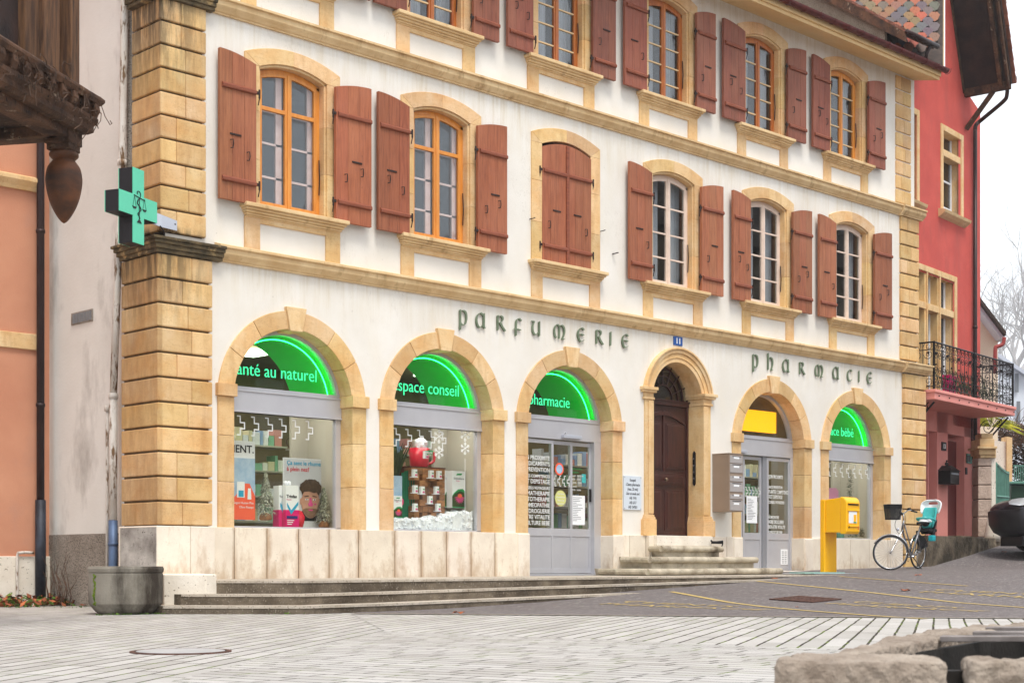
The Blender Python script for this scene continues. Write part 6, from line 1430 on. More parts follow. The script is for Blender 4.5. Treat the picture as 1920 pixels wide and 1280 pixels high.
# moulded rail: profile (y outwards is negative y), length along x; mitre around the corner
def railprof(prof, x1, nm, mat, tint=1., jag=0):
    b = MB(Mo); n = len(prof); vs = []; N = 26
    for i in range(N + 1):
        for (o, z) in prof: x = -o + (x1 + o) * i / N; vs.append((x, -o, z + (random.uniform(-jag, jag) if jag else 0)))
    b.add(vs, [(i * n + k, i * n + (k + 1) % n, (i + 1) * n + (k + 1) % n, (i + 1) * n + k) for i in range(N) for k in range(n)] + [tuple(range(n))], tint)
    vs = [(-o, -o, z) for o, z in prof] + [(-o, 3, z) for o, z in prof]; b.add(vs, [(k, (k + 1) % n, (k + 1) % n + n, k + n) for k in range(n)])
    return b.build(nm, mat, t)
railprof([(-.1, 4.86), (.14, 4.86), (.165, 4.895), (.165, 4.92), (.13, 4.95), (-.1, 4.96)], 5, 'cornice_rail', M['timber'], 1.1, .004)
railprof([(-.1, 4.72), (.06, 4.72), (.10, 4.78), (.11, 4.86), (-.1, 4.86)], 5, 'cornice_rail', M['timber'], .8, .004)
railprof([(-.1, 4.58), (.05, 4.58), (.09, 4.61), (.09, 4.66), (.12, 4.70), (.12, 4.735), (-.1, 4.735)], 5, 'carved_beam', M['timber'], 1.0, .006)
b = MB(Mo)
for i in range(22):
    x = -.10 + i * .20; b.prism([(-.06, 4.735), (-.125, 4.74), (-.155, 4.80), (-.145, 4.86), (-.06, 4.86)], 'x', x, x + .085, random.uniform(.7, 1.1))
for i in range(4): y = .02 + i * .2; b.box(-.15, -.06, y, y + .09, 4.74, 4.86)
b.build('dentils', M['timber'], t, bevel=.01)
b = MB(Mo); b.box(0.0, 5, .02, .22, 4.50, 4.60); b.box(0.05, .25, .1, 3, 4.50, 4.60); b.box(.2, 5, .15, 3, 4.60, 4.64, .6); b.build('bottom_frame', M['timber'], t, bevel=.01)
b = MB(Mo); b.box(-.05, .20, -.0, .26, 4.46, 4.64); b.box(-.03, .18, .01, .24, 4.40, 4.46, .8); pb = b.build('pendant_block', M['timber'], t, bevel=.012)
pc = Mo @ Vector((.075, .12, 0)); k = 14 / FL
zz = lambda py: .66 + (1054 - py) * k
pr = [(.08, zz(258)), (.115, zz(268)), (.12, zz(274)), (.09, zz(281)), (.085, zz(284)), (.125, zz(290)), (.13, zz(296)), (.10, zz(303)), (.105, zz(306)), (.145, zz(318)), (.162, zz(334)), (.162, zz(348)), (.145, zz(368)), (.115, zz(388)), (.07, zz(406)), (.03, zz(417)), (.002, zz(421))]
b = MB(); b.lathe(crom(pr, 3), (pc.x, pc.y, 0), 40); b.build('acorn_pendant', M['rust_wood'], t, smooth=True)
b = MB(Mo)
for i in range(34):
    x = random.uniform(-.1, 1.4); z = random.uniform(4.65, 4.95); p = Vector((x, -.15, z)); P = [p]
    for k_ in range(6): p = p + Vector((random.uniform(-.09, .12), random.uniform(-.02, .012), random.uniform(-.09, .04))); P.append(p)
    b.tube(P, .0045, 4, .7)
b.tube(crom([(.08, -.15, 4.6), (.10, .0, 4.4), (.09, .01, 4.3), (.12, .02, 4.2), (.06, .03, 4.12)], 4), .004, 4)
b.build('dead_vine', M['twig'], t)
# ---------------------------------------------------------------- red house to the right
th2 = radians(45.6 - 38); ra = Vector((cos(th2), sin(th2), 0)); rn = Vector((sin(th2), -cos(th2), 0))
Or = ld((1745 - 960) / FL * 33, 33)
Mr = Matrix(((ra.x, -rn.x, 0, Or.x), (ra.y, -rn.y, 0, Or.y), (0, 0, 1, 0), (0, 0, 0, 1)))   # x along the wall, y into the house, z up
def rs(px, py, y):           # pixel -> (s,z) on the plane y of the red house
    r = Vector(ray(px, py)); o = Vector((PX, PY, EYE)); n = -rn; p0 = Or + n * y
    tt = (p0 - o).dot(Vector((n.x, n.y, 0))) / r.dot(Vector((n.x, n.y, 0))); p = o + r * tt
    return ((p - Or).dot(ra), p.z)
YW = 1.05
rh = thing('red_house', 'tall coral red house with stone windows, iron balcony and dark timber gable eaves', 'building', tuple(Or + Vector((0, 0, .5))))
sR = rs(1838, 500, YW)[0]; sA, zA = rs(1808, 165, YW); sB, zB = rs(1785, 0, YW)
s0 = -.95; zg = 3.95
w1 = rs(1763, 395, YW); w2 = rs(1805, 225, YW)
tr_l = rs(1700, 650, YW)[0]; tr_r = rs(1793, 600, YW)[0]; tr_z = rs(1793, 518, YW)[1]
print('RED', sR, sA, zA, sB, zB, w1, w2, tr_r, tr_z)
b = MB(Mr)
W = [(w1[0] + .12, w1[1] + .05, rs(1800, 300, YW)[0] - .1, rs(1763, 231, YW)[1] - .1)]
# wall with window holes: columns
def wallcols(b, xs, cols):
    for (a, c_), zl in zip(zip(xs, xs[1:]), cols):
        for (z0, z1) in zl: b.add([(a, YW, z0), (c_, YW, z0), (c_, YW, z1), (a, YW, z1)], [(0, 1, 2, 3)])
w3l, w3r = rs(1690, 300, YW)[0], rs(1717, 300, YW)[0]; w3z0, w3z1 = rs(1717, 378, YW)[1], rs(1717, 214, YW)[1]
xs = [s0, w3l, w3r, tr_r - .22, W[0][0], W[0][2], sR]
zt_ = rs(1700, 655, YW)[1] * 0 + 4.35
ZC_ = rs(1772, 126, YW)[1]; s1_ = rs(1772, 60, YW)[0]
wallcols(b, [s0, w3l, w3r], [[(zg, ZC_)], [(zg, w3z0), (w3z1, ZC_)]])
# right of w3: triple window spans tr_l..tr_r-.22 below tr_z; W window above
b2z = tr_z - .2
b.add([(w3r, YW, b2z), (tr_r - .2, YW, b2z), (tr_r - .2, YW, ZC_), (w3r, YW, ZC_)], [(0, 1, 2, 3)]) if tr_r - .2 < W[0][0] else None
xa_ = min(tr_r - .2, W[0][0])
if tr_r - .2 >= W[0][0]:
    b.add([(w3r, YW, b2z), (W[0][0], YW, b2z), (W[0][0], YW, ZC_), (w3r, YW, ZC_)], [(0, 1, 2, 3)])
    b.add([(W[0][0], YW, b2z), (W[0][2], YW, b2z), (W[0][2], YW, W[0][1]), (W[0][0], YW, W[0][1])], [(0, 1, 2, 3)])
else:
    b.add([(tr_r - .2, YW, zg), (W[0][0], YW, zg), (W[0][0], YW, ZC_), (tr_r - .2, YW, ZC_)], [(0, 1, 2, 3)])
b.add([(W[0][0], YW, W[0][3]), (W[0][2], YW, W[0][3]), (W[0][2], YW, ZC_), (W[0][0], YW, ZC_)], [(0, 1, 2, 3)])
b.add([(s1_, YW, ZC_), (W[0][2], YW, ZC_), (W[0][2], YW, 19), (s1_, YW, 19)], [(0, 1, 2, 3)])
xr_ = max(tr_r - .2, W[0][0])
if tr_r - .2 < W[0][2]: b.add([(xr_, YW, zg), (W[0][2], YW, zg), (W[0][2], YW, min(b2z, W[0][1])), (xr_, YW, min(b2z, W[0][1]))], [(0, 1, 2, 3)])
b.add([(W[0][2], YW, zg), (sR, YW, zg), (sR, YW, zA - .35), (sA, YW, zA), (sB, YW, zB), (sB - .8, YW, 19), (W[0][2], YW, 19)], [tuple(range(7))])
b.add([(sR, YW, zg), (sR, YW + 5, zg), (sR, YW + 5, zA - .3), (sR, YW, zA - .3)], [(0, 1, 2, 3)])
b.build('upper_wall', M['red'], rh)
# ground floor: pink walls with recessed doorway
b = MB(Mr); zb = 1.2; H = zg + .3
p = lambda px: rs(px, 900, YW)[0]
for (a, c_) in ((1740, 1741), (1757, 1777), (1808, 1838)): b.box(p(a), p(c_), YW, YW + .5, zb - .3, H)
b.box(-.6, p(1838), YW, YW + .5, rs(1790, 815, YW)[1], H + .2); b.box(p(1838) - .02, p(1838), YW, YW + 5, zb - .3, H + .2); b.build('lower_wall', M['pink'], rh)
b = MB(Mr); b.box(-.6, p(1757), YW + .35, YW + .5, zb, 3.6); b.box(p(1790), p(1808), YW + .2, YW + .5, zb, 3.6); b.build('doorway_reveal', M['shaded_red'], rh)
b = MB(Mr); b.box(p(1776), p(1791), YW + .45, YW + .55, zb, 3.6); b.build('front_door', M['blackplas'], rh)
b = MB(Mr); b.box(-.22, p(1838) + .1, .0, YW + .2, -.1, 1.235, 1); b.build('landing', M['landing'], rh, bevel=.02)
b = MB(Mr); b.box(-.225, p(1744) + .25, -.012, .3, .2, 1.24, .55); b.box(p(1777), p(1809), YW - .22, YW + .4, 1.235, 1.30, 1.2); b.build('landing_edge', M['landing'], rh, bevel=.01)
def plate(px0, px1, py0, py1, y, nm, mat, par=rh, th=.03):
    a, z1 = rs(px0, py0, y); c_, z0 = rs(px1, py1, y); b = MB(Mr); b.box(a, c_, y - th, y, z0, z1); return b.build(nm, mat, par, bevel=.004), a, c_, z0, z1
TXR = Mr @ Matrix.Identity(4)
np_, a, c_, z0, z1 = plate(1764.5, 1772.5, 828, 845, YW, 'house_number', M['blackplas'])
text('digits', '13', Mr @ Matrix.Translation(((a + c_) / 2, YW - .032, z0 + .05)) @ FRONT, .15, M['white'], np_, align='CENTER', bold=.003)
ic, a, c_, z0, z1 = plate(1811.5, 1821, 850, 869, YW, 'house_sign', M['gate'])
plate(1813, 1819.5, 853, 866, YW - .03, 'sign_face', M['blackplas'], ic, .005)
plate(1809.5, 1812, 876, 889, YW, 'bell_push', M['blackplas'])
lb = thing('ornate_letterbox', 'black cast iron letterbox with finial on the pink pier of the red house', 'letterbox', tuple(Mr @ Vector((p(1767), YW, 2.5))))
a, z1 = rs(1760.5, 880, YW - .2); c_, z0 = rs(1786, 908, YW - .2)
a = p(1759); c_ = p(1776)
b = MB(Mr); b.box(a, c_, YW - .30, YW - .0, z0, z1); b.build('box', M['black'], lb, bevel=.01)
b = MB(Mr); b.add([(a - .03, YW - .33, z1), (c_ + .03, YW - .33, z1), (c_ + .03, YW, z1), (a - .03, YW, z1), ((a + c_) / 2 - .06, YW - .2, z1 + .13), ((a + c_) / 2 + .06, YW - .2, z1 + .13), ((a + c_) / 2 + .06, YW, z1 + .13), ((a + c_) / 2 - .06, YW, z1 + .13)], [(0, 1, 5, 4), (1, 2, 6, 5), (2, 3, 7, 6), (3, 0, 4, 7), (4, 5, 6, 7), (0, 1, 2, 3)])
b.blob(((a + c_) / 2, YW - .1, z1 + .17), .05, 8, .1); b.blob(((a + c_) / 2, YW - .1, z1 + .24), .025, 8, .1); b.build('roof', M['black'], lb)
b = MB(Mr); b.box(a + .05, c_ - .05, YW - .312, YW - .30, z1 - .09, z1 - .05); b.build('letter_slot', M['greyink'], lb)
# pipe
sp_ = rs(1828.5, 600, YW - .08)[0]; g0 = Mr @ Vector((0, 0, 0))
b = MB(Mr); zc1 = rs(1829, 235, YW - .08)[1]; se, ze = rs(1880, 200, 0.05)
b.tube([(sp_, YW - .08, 1.235), (sp_, YW - .08, zc1 - .1)] , .05, 10); b.tube(crom([(sp_, YW - .08, zc1 - .12), (sp_, YW - .10, zc1 + .0), (sp_ + .06, YW - .22, zc1 + .12), (sA + .3, .2, zA - .42), (sA + .22, .08, zA - .3), (sA + .2, .06, zA - .05)], 4), .05, 10)
for z in (2.0, 3.6, 6.4): b.tube([(sp_, YW - .08, z), (sp_, YW - .08, z + .06)], .062, 10)
b.build('downpipe', M['pipe_brown'], rh, smooth=True)
# windows
def stonewin(s0_, s1_, z0, z1, muls, trans, nm, sill=True, fw=.14, dep=.25):
    b = MB(Mr); y0 = YW - .03
    b.box(s0_, s0_ + fw, y0, YW + dep, z0, z1, 1); b.box(s1_ - fw, s1_, y0, YW + dep, z0, z1, 1.0); b.box(s0_ + fw, s1_ - fw, y0, YW + dep, z1 - fw, z1, 1)
    b.box(s0_ + fw, s0_ + fw + .05, y0 + .08, YW + dep, z0, z1 - fw, .95); b.box(s1_ - fw - .05, s1_ - fw, y0 + .08, YW + dep, z0, z1 - fw, .95)
    for m_ in muls: b.box(m_ - .09, m_ + .09, y0 + .04, YW + dep, z0, z1 - fw, btint()); b.box(m_ - .025, m_ + .025, y0 + .0, y0 + .04, z0, z1 - fw, 1)
    for t_ in trans: b.box(s0_ + fw, s1_ - fw, y0 + .02, YW + dep, t_ - .09, t_ + .07, 1)
    wn = b.build(nm, M['stone'], rh, bevel=.01)
    if sill: b = MB(Mr); b.prism([(YW, z0 - .18), (YW - .08, z0 - .14), (YW - .16, z0 - .08), (YW - .18, z0 - .02), (YW, z0 + .02)], 'x', s0_ - .12, s1_ + .12); b.build('sill', M['sillstone'], wn)
    g = MB(Mr); g.box(s0_ + fw, s1_ - fw, YW + dep - .03, YW + dep - .02, z0, z1 - fw); g.build('pane', M['glass'], wn)
    f = MB(Mr); xs_ = [s0_ + fw] + muls + [s1_ - fw]
    for a, c2 in zip(xs_, xs_[1:]):
        for q in (a + .06, c2 - .12): f.box(q, q + .055, YW + dep - .06, YW + dep - .03, z0, z1 - fw)
        for k in range(3): z = z0 + (z1 - fw - z0) * (k + .3) / 3; f.box(a + .06, c2 - .06, YW + dep - .055, YW + dep - .03, z, z + .04)
    f.build('sash', M['white'], wn)
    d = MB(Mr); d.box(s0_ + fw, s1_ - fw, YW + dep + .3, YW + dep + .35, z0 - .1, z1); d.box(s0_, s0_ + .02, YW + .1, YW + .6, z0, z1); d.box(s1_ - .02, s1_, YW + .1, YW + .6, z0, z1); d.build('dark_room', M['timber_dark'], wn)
zt2 = rs(1793, 497, YW)[1] ; zt2 = rs(1793, 520, YW)[1]
ms = [rs(1737.5, 600, YW)[0], rs(1761.5, 600, YW)[0]]; ztr = rs(1737.5, 573, YW)[1]
stonewin(rs(1700, 600, YW)[0], tr_r, 4.5, zt2, ms, [ztr], 'mullioned_window', sill=False)
stonewin(w1[0], w2[0], w1[1] + .02, rs(1763, 231, YW)[1], [], [(w1[1] + w2[1]) / 2 + .2], 'window')
stonewin(rs(1680, 300, YW)[0], rs(1722.5, 300, YW)[0], rs(1722.5, 383, YW)[1], rs(1722.5, 208, YW)[1], [], [], 'window')
# balcony
sb0 = rs(1753, 740, 0)[0]; sb1 = rs(1903, 770, 0)[0]; zs0 = rs(1753, 748, 0)[1]; zs1 = rs(1753, 729, 0)[1]
b = MB(Mr); b.box(sb0, sb1, 0, YW + .1, zs0, zs1); b.box(sb0 - .03, sb1 + .03, -.03, YW, zs1 - .07, zs1, 1.05); bal = b.build('balcony_slab', M['pink'], rh, bevel=.012)
b = MB(Mr)
for i in range(9): s_ = sb0 + .15 + i * (sb1 - sb0 - .3) / 8; b.blob((s_, -.035, zs0 + .08), .018, 6, 0)
b.build('rust_bolts', M['iron'], bal)
zr = rs(1753, 641, 0.03)[1]
b = MB(Mr); ir = lambda P, r=.011: b.tube(P, r, 5)
def rail(P0, P1, n):
    P0 = Vector(P0); P1 = Vector(P1); d = P1 - P0; L = d.length; e = d / L
    b.tube([P0 + up3 * (zr - zs1), P1 + up3 * (zr - zs1)], .02, 6); b.tube([P0 + up3 * .07, P1 + up3 * .07], .012, 5); b.tube([P0 + up3 * (zr - zs1 - .16), P1 + up3 * (zr - zs1 - .16)], .010, 5)
    b.tube([P0 + up3 * .30, P1 + up3 * .30], .009, 5)
    h = zr - zs1
    for i in range(n + 1):
        q = P0 + e * (L * i / n); b.tube([q + up3 * .0, q + up3 * h], .0075, 5)
        if i < n:
            m_ = q + e * (L / n / 2); w_ = L / n / 2 * .9
            for zc, sg in ((h - .08, 1), (.18, -1), (.42, 1), (h - .26, -1)):
                b.tube([m_ + e * (w_ * (1 - k / 14) * cos(k * .8)) + up3 * (zc + sg * w_ * (1 - k / 14) * sin(k * .8)) for k in range(13)], .007, 4)
            b.blob(m_ + up3 * (.28 if i % 2 else .55), .022, 5, .2); 
            if i % 3 == 0: b.blob(m_ + up3 * .8, .035, 6, .3)
rail((sb0 + .04, .04, zs1), (sb1 - .04, .04, zs1), 22); rail((sb0 + .04, .04, zs1), (sb0 + .04, YW, zs1), 4); rail((sb1 - .04, .04, zs1), (sb1 - .04, YW, zs1), 4)
b.v = [Vector((v.x, v.y, v.z)) for v in b.v]
for s_ in (sb0 + .04, (sb0 + sb1) / 2 - .1, sb1 - .04): b.tube([(s_, .04, zs1), (s_, .04, zr + .02)], .028, 6)
b.build('iron_railing', M['black'], bal)
for s_ in (sb1 - .12, sb0 + .25):
    b = MB(Mr); b.tube([(s_, .12, zs0 - .03), (s_, YW - .02, zs0 - 1.0)], .022, 6); b.tube([(s_, .25, zs0 - .03), (s_, YW - .02, zs0 - .85)], .012, 6); b.tube([(s_, YW - .03, zs0), (s_, YW - .03, zs0 - 1.05)], .018, 6)
    for (cy, cz, r0) in ((.62, zs0 - .25, .2), (.86, zs0 - .50, .13), (.35, zs0 - .14, .10)):
        b.tube([(s_, cy + r0 * (1 - k / 26) * cos(k * .5), cz + r0 * (1 - k / 26) * sin(k * .5)) for k in range(25)], .010, 5)
    b.build('iron_bracket', M['black'], bal)
# flowers behind the railing
b = MB(Mr)
for i in range(150):
    s_ = random.uniform(sb0 + 1.5, sb1 - .3); p = Vector((s_, .25 + random.random() * .3, zs1 + .05)); e = p + Vector((random.gauss(0, .18), random.gauss(0, .1), random.uniform(.2, .75))); m_ = p.lerp(e, .6) + Vector((.03, 0, .05)); b.add([p, m_, e], [(0, 1, 2)], random.uniform(.6, 1.3))
tag(b.build('balcony_plants', M['leafg']), 'green plants in tubs behind the iron balcony railing', 'plants')
b = MB(Mr); a, z1 = rs(1775, 700, .5); c_ = rs(1789, 700, .5)[0]; b.box(a, c_, .45, .6, zs1, z1 - .05); b.box(a - .02, c_ + .02, .43, .62, z1 - .1, z1 - .03)
tag(b.build('plant_tub', M['magenta'], bevel=.01), 'dark pink box standing on the balcony behind the railing', 'tub')
# gable eaves of the red house
def rp(s_, y, z): return Mr @ Vector((s_, y, z))
dv = Vector((sB - sA, 0, zB - zA)); up_ = dv.normalized()
yv = -.10     # verge plane
b = MB(Mr); T = 9
q0 = Vector((sA + .02, YW + .1, zA - .12)); q1 = q0 + up_ * T; q0v = Vector((sA + .02, yv, zA - .12)); q1v = q0v + up_ * T
nn = Vector((up_.z, 0, -up_.x)) * .10
b.hexa([q0, q0v, q1v, q1], [q0 + nn, q0v + nn, q1v + nn, q1 + nn]); b.build('roof_soffit', M['timber_dark'], rh)
b = MB(Mr)
for yy, wd, tt in ((YW - .02, .12, 1), (yv + .18, .10, 1.1), (yv + .02, .06, .9)):
    c0 = Vector((q0.x, yy, q0.z)) - nn * 1.1; b.hexa([c0, c0 + Vector((0, wd, 0)), c0 + Vector((0, wd, 0)) + up_ * T, c0 + up_ * T], [v_ + nn * 1.2 for v_ in (c0, c0 + Vector((0, wd, 0)), c0 + Vector((0, wd, 0)) + up_ * T, c0 + up_ * T)], tt)
b.build('purlin', M['timber'], rh, bevel=.01)
b = MB(Mr)
e0 = rs(1808, 172, YW)[1]; s_ = sA + .0
b.box(s_ - .02, s_ + .12, yv + .03, YW, zA - .22, zA - .03); b.build('bracket_beam', M['timber'], rh, bevel=.012)
b = MB(Mr); b.tube([(s_ + .06, YW - .02, zA - 1.0), (s_ + .06, yv + .45, zA - .2)], .07, 4); b.build('bracket_strut', M['timber'], rh)
b = MB(Mr)
for i in range(34):
    f_ = i * .26; c0 = q0v + up_ * f_ + nn * 1.05 + Vector((0, -.08, 0))
    for j in range(3):
        y_ = -.0 + j * .18; o_ = up_ * random.uniform(-.02, .02)
        b.hexa([c0 + Vector((0, y_, 0)) + o_, c0 + Vector((0, y_ + .17, 0)) + o_, c0 + Vector((0, y_ + .17, 0)) + up_ * .30 + nn * .0, c0 + Vector((0, y_, 0)) + up_ * .30], [v_ + nn * (.7 if k < 2 else .25) for k, v_ in enumerate((c0 + Vector((0, y_, 0)), c0 + Vector((0, y_ + .17, 0)), c0 + Vector((0, y_ + .17, 0)) + up_ * .3, c0 + Vector((0, y_, 0)) + up_ * .3))], random.uniform(.6, 1.2))
b.build('verge_tiles', M['tile'], rh)
b = MB(Mr); b.tube([(q0v.x + .18, yv - .05, zA + .05), (q0v.x + .18, YW + 4, zA + .05)], .07, 8); b.build('gutter', M['pipe_brown'], rh, smooth=True)
# scale tiled slope and corner window above the pharmacy roof
b = MB(); D = 33.5
Ocr = atd(1640, 70, D); U = (atd(1772, 60, D + .6) - Ocr); 
def sc_pt(px, py): return atd(px, py, D + (60 - py) * .012)
random.seed(2)
rw = 13.5; row = 0; y = 92
poly = [(1560, -40), (1775, -40), (1768, 20), (1762, 55), (1700, 48), (1650, 28), (1600, 0)]
while y > -40:
    x = 1536 + (row % 2) * 12
    while x < 1774:
        k_ = random.random(); col = (.62, .24, .15, 1) if k_ < .42 else ((.24, .22, .25, 1) if k_ < .75 else (.42, .28, .19, 1))
        lim = 1770 - max(0, 40 - y) * -.0
        if x + 10 < lim - max(0, (y - 10)) * .12:
            sl2 = -.06 * (x - 1700)
            cxp, cyp = x, y + sl2 * 0
            hx = [(-12, -7), (-6, -13), (6, -13), (12, -7), (7, 4), (0, 8), (-7, 4)]
            P = [atd(cxp + a * .88, cyp + c2 * .86, D + (60 - cyp) * .014 + .0 - (c2 + 13) * .003) for a, c2 in hx]
            n_ = (P[1] - P[0]).cross(P[3] - P[0]).normalized() * .02
            b.add(P + [v_ + fw3 * .03 for v_ in P], [tuple(range(7))] + [(i, (i + 1) % 7, (i + 1) % 7 + 7, i + 7) for i in range(7)], tuple(c * random.uniform(.8, 1.1) for c in col[:3]) + (1,))
        x += 24
    y -= rw * .72; row += 1
b.build('scale_tiled_roof', M['hextile'], rh)
b = MB(); P = [atd(px, py, D + .15 + (60 - py) * .014) for px, py in ((1520, 132), (1768, 132), (1768, -60), (1520, -60))]; b.add(P, [(0, 1, 2, 3)]); b.build('roof_underlay', M['darktile'], rh)
b = MB(Mr)
for (px0, px1, py0, py1) in ((1757, 1762, -60, 128), (1763, 1770, -60, 126)):
    a_, z1 = rs(px0, py0, YW - .1); c2, z0 = rs(px1, py1, YW - .1); b.box(a_, c2, YW - .1, YW + .05, z0, z1)
b.build('corner_window_frame', M['sillstone'], rh)
# ---------------------------------------------------------------- beyond: house, gate, hedge, trees
def facade_quad(pxs, d0, th_=.3, nm='wall', mat=None, par=None):
    b = MB(); P = [atd(px, py, d0 + dd_) for px, py, dd_ in pxs]; Q = [v_ + fw3 * th_ for v_ in P]; n = len(P); b.add(P + Q, [tuple(range(n)), tuple(range(2 * n - 1, n - 1, -1))] + [(i, (i + 1) % n, (i + 1) % n + n, i + n) for i in range(n)])
    return b.build(nm, mat, par)
t = thing('cream_house', 'cream gabled house with dark roof edge behind the red house', 'building', tuple(atd(1860, 900, 44)))
facade_quad([(1800, 1000, 0), (1871, 1000, 0), (1871, 640, 0), (1838, 585, 0), (1800, 520, 0)], 44, 5, 'gable_wall', M['cream'], t)
facade_quad([(1800, 505, -.5), (1840, 568, -.5), (1885, 628, -.5), (1885, 636, -.5), (1877, 634, -.5), (1838, 582, -.5), (1800, 523, -.5)], 44, 6, 'bargeboard', M['whitewall'], t)
facade_quad([(1800, 495, -.7), (1840, 560, -.7), (1887, 622, -.7), (1886, 629, -.7), (1840, 568, -.7), (1800, 507, -.7)], 44, 6.5, 'roof', M['darktile'], t)
b = MB(); b.tube(crom([tuple(atd(px, py, 43.2)) for px, py in ((1883, 632), (1882, 640), (1879, 646), (1869, 650), (1866, 656), (1866, 700))], 4), .055, 8); b.build('downpipe', surf('copper_red_pipe', C(150, 62, 58), None, 3, .5, bstr=.1), t, smooth=True)
t = thing('pale_house', 'pale grey white house with long roof line behind the balcony', 'building', tuple(atd(1900, 900, 62)))
facade_quad([(1860, 960, 0), (1960, 960, 0), (1960, 725, 0), (1868, 665, 0), (1860, 690, 0)], 62, 5, 'wall', M['whitewall'], t)
facade_quad([(1862, 655, -.3), (1960, 720, -.3), (1960, 727, -.3), (1868, 667, -.3)], 62, 6, 'roof_edge', M['galv'], t)
b = MB(); 
for (a_, y0_, y1_) in ((1903, 700, 735), (1906, 752, 790)): P = [atd(a_, y1_, 61.9), atd(a_ + 7, y1_, 61.9), atd(a_ + 7, y0_, 61.9), atd(a_, y0_, 61.9)]; b.add(P, [(0, 1, 2, 3)])
b.build('window', M['greyink'], t)
t = thing('ivy_wall', 'low rendered garden wall and ochre pier behind the green gate', 'wall', tuple(atd(1880, 950, 42)))
facade_quad([(1862, 1000, 0), (1888, 1000, 0), (1888, 828, 0), (1862, 825, 0)], 43, .3, 'garden_wall', M['limecap'], t); facade_quad([(1888, 1000, -.1), (1898, 1000, -.1), (1898, 820, -.1), (1888, 818, -.1)], 43, .5, 'pier', M['stone'], t)
# gate pier
gpz = 1.22
t = thing('gate_pier', 'rough pink and white stone gate pier with moulded cap', 'gate pier', tuple(atd(1848, 1003, 36.5)))
def pxbox(px0, px1, py0, py1, d, dep, b, tint=1):
    P = [atd(px0, py1, d), atd(px1, py1, d), atd(px1, py0, d), atd(px0, py0, d)]; Q = [v_ + fw3 * dep for v_ in P]; b.hexa(P, Q, tint)
b = MB()
for (y0_, y1_) in ((858, 873), (874, 908), (909, 935), (936, 968), (969, 1006)): pxbox(1834, 1859, y0_ + .3, y1_, 36.5, .5, b, random.uniform(.9, 1.05))
b.build('shaft', M['roughstone'], t, bevel=.02)
b = MB(); pxbox(1859, 1867, 858, 1003, 36.52, .5, b); b.build('whitewashed_side', M['limecap'], t)
b = MB(); pxbox(1836, 1868, 840, 852, 36.4, .7, b); pxbox(1833, 1870, 836, 841, 36.3, .8, b); pxbox(1838, 1868, 851, 858, 36.45, .6, b); pxbox(1837, 1865, 822, 836, 36.4, .7, b); pxbox(1840, 1862, 812, 822, 36.5, .5, b, .8); b.build('cap', M['sillstone'], t, bevel=.015)
gc = atd(1860, 1003, 36.2); b = MB(); b.lathe([(.18, -.15), (.175, 0), (.13, .25), (.10, .42), (.05, .47), (.005, .48)], tuple(gc), 18); tag(b.build('guard_stone', M['limecap'], smooth=True), 'conical whitewashed guard stone at the foot of the gate pier', 'guard stone')
t = thing('iron_gate', 'faded green iron bar gate with curved top beside the stone pier', 'gate', tuple(atd(1880, 960, 37.5)))
b = MB()
for i in range(12):
    px = 1868 + i * 2.1; d = 37 + i * .18; top = 866 + 18 * sin(i / 11 * 1.4); b.tube([atd(px, 985, d), atd(px, top, d)], .018, 5)
b.tube([atd(1868 + i * 2.1, 870 + 18 * sin(i / 11 * 1.4), 37 + i * .18) for i in range(12)], .03, 6); b.tube([atd(1868, 930, 37), atd(1891, 932, 39)], .03, 6); b.build('bars', M['gate'], t)
b = MB(); pxbox(1868, 1892, 935, 985, 37.4, .05, b); b.build('lower_panel', M['gate'], t)
t = thing('garden_railing', 'thin grey railing in the garden at the right edge', 'railing', tuple(atd(1910, 900, 44)))
b = MB()
for i in range(9): b.tube([atd(1902 + i * 4, 910, 44), atd(1902 + i * 4, 872, 44)], .015, 5)
b.tube([atd(1900, 873, 44), atd(1940, 873, 44)], .02, 5); b.build('bars', M['gate'], t)
t = thing('wheelie_bin', 'dark green wheeled bin in the garden behind the dark car', 'bin', tuple(atd(1910, 950, 42)))
b = MB(); pxbox(1894, 1930, 902, 907, 41.4, .7, b); b.build('lid', M['gate'], t, bevel=.02); b = MB(); pxbox(1896, 1928, 908, 960, 41.5, .6, b, .8); b.build('body', M['binlid'], t, bevel=.03)
random.seed(31)
def leafmass(nm, mat, cpx, cpy, d, rx, rz, n, s, label, cat, kind=None, flat=.8):
    b = MB(); c = atd(cpx, cpy, d)
    for i in range(n):
        u = Vector((random.gauss(0, 1), random.gauss(0, 1), random.gauss(0, 1))).normalized() * random.random() ** .4
        p = c + rt3 * (u.x * rx) + fw3 * (u.y * rx * flat) + up3 * (u.z * rz) ; p += Vector((random.gauss(0, s), random.gauss(0, s), random.gauss(0, s))); a = random.uniform(0, 6.28)
        v1 = Vector((cos(a), sin(a), random.uniform(-.8, .8))) * s; v2 = Vector((-sin(a), cos(a), random.uniform(-.8, .8))) * s * .5; b.add([p - v1, p + v2, p + v1, p - v2], [(0, 1, 2, 3)], random.uniform(.5, 1.3))
    o = b.build(nm, mat); return tag(o, label, cat, None, kind)
leafmass('green_shrub', M['leafg'], 1902, 930, 43.5, .35, .35, 900, .05, 'green shrub between gate and wheeled bin', 'shrub')
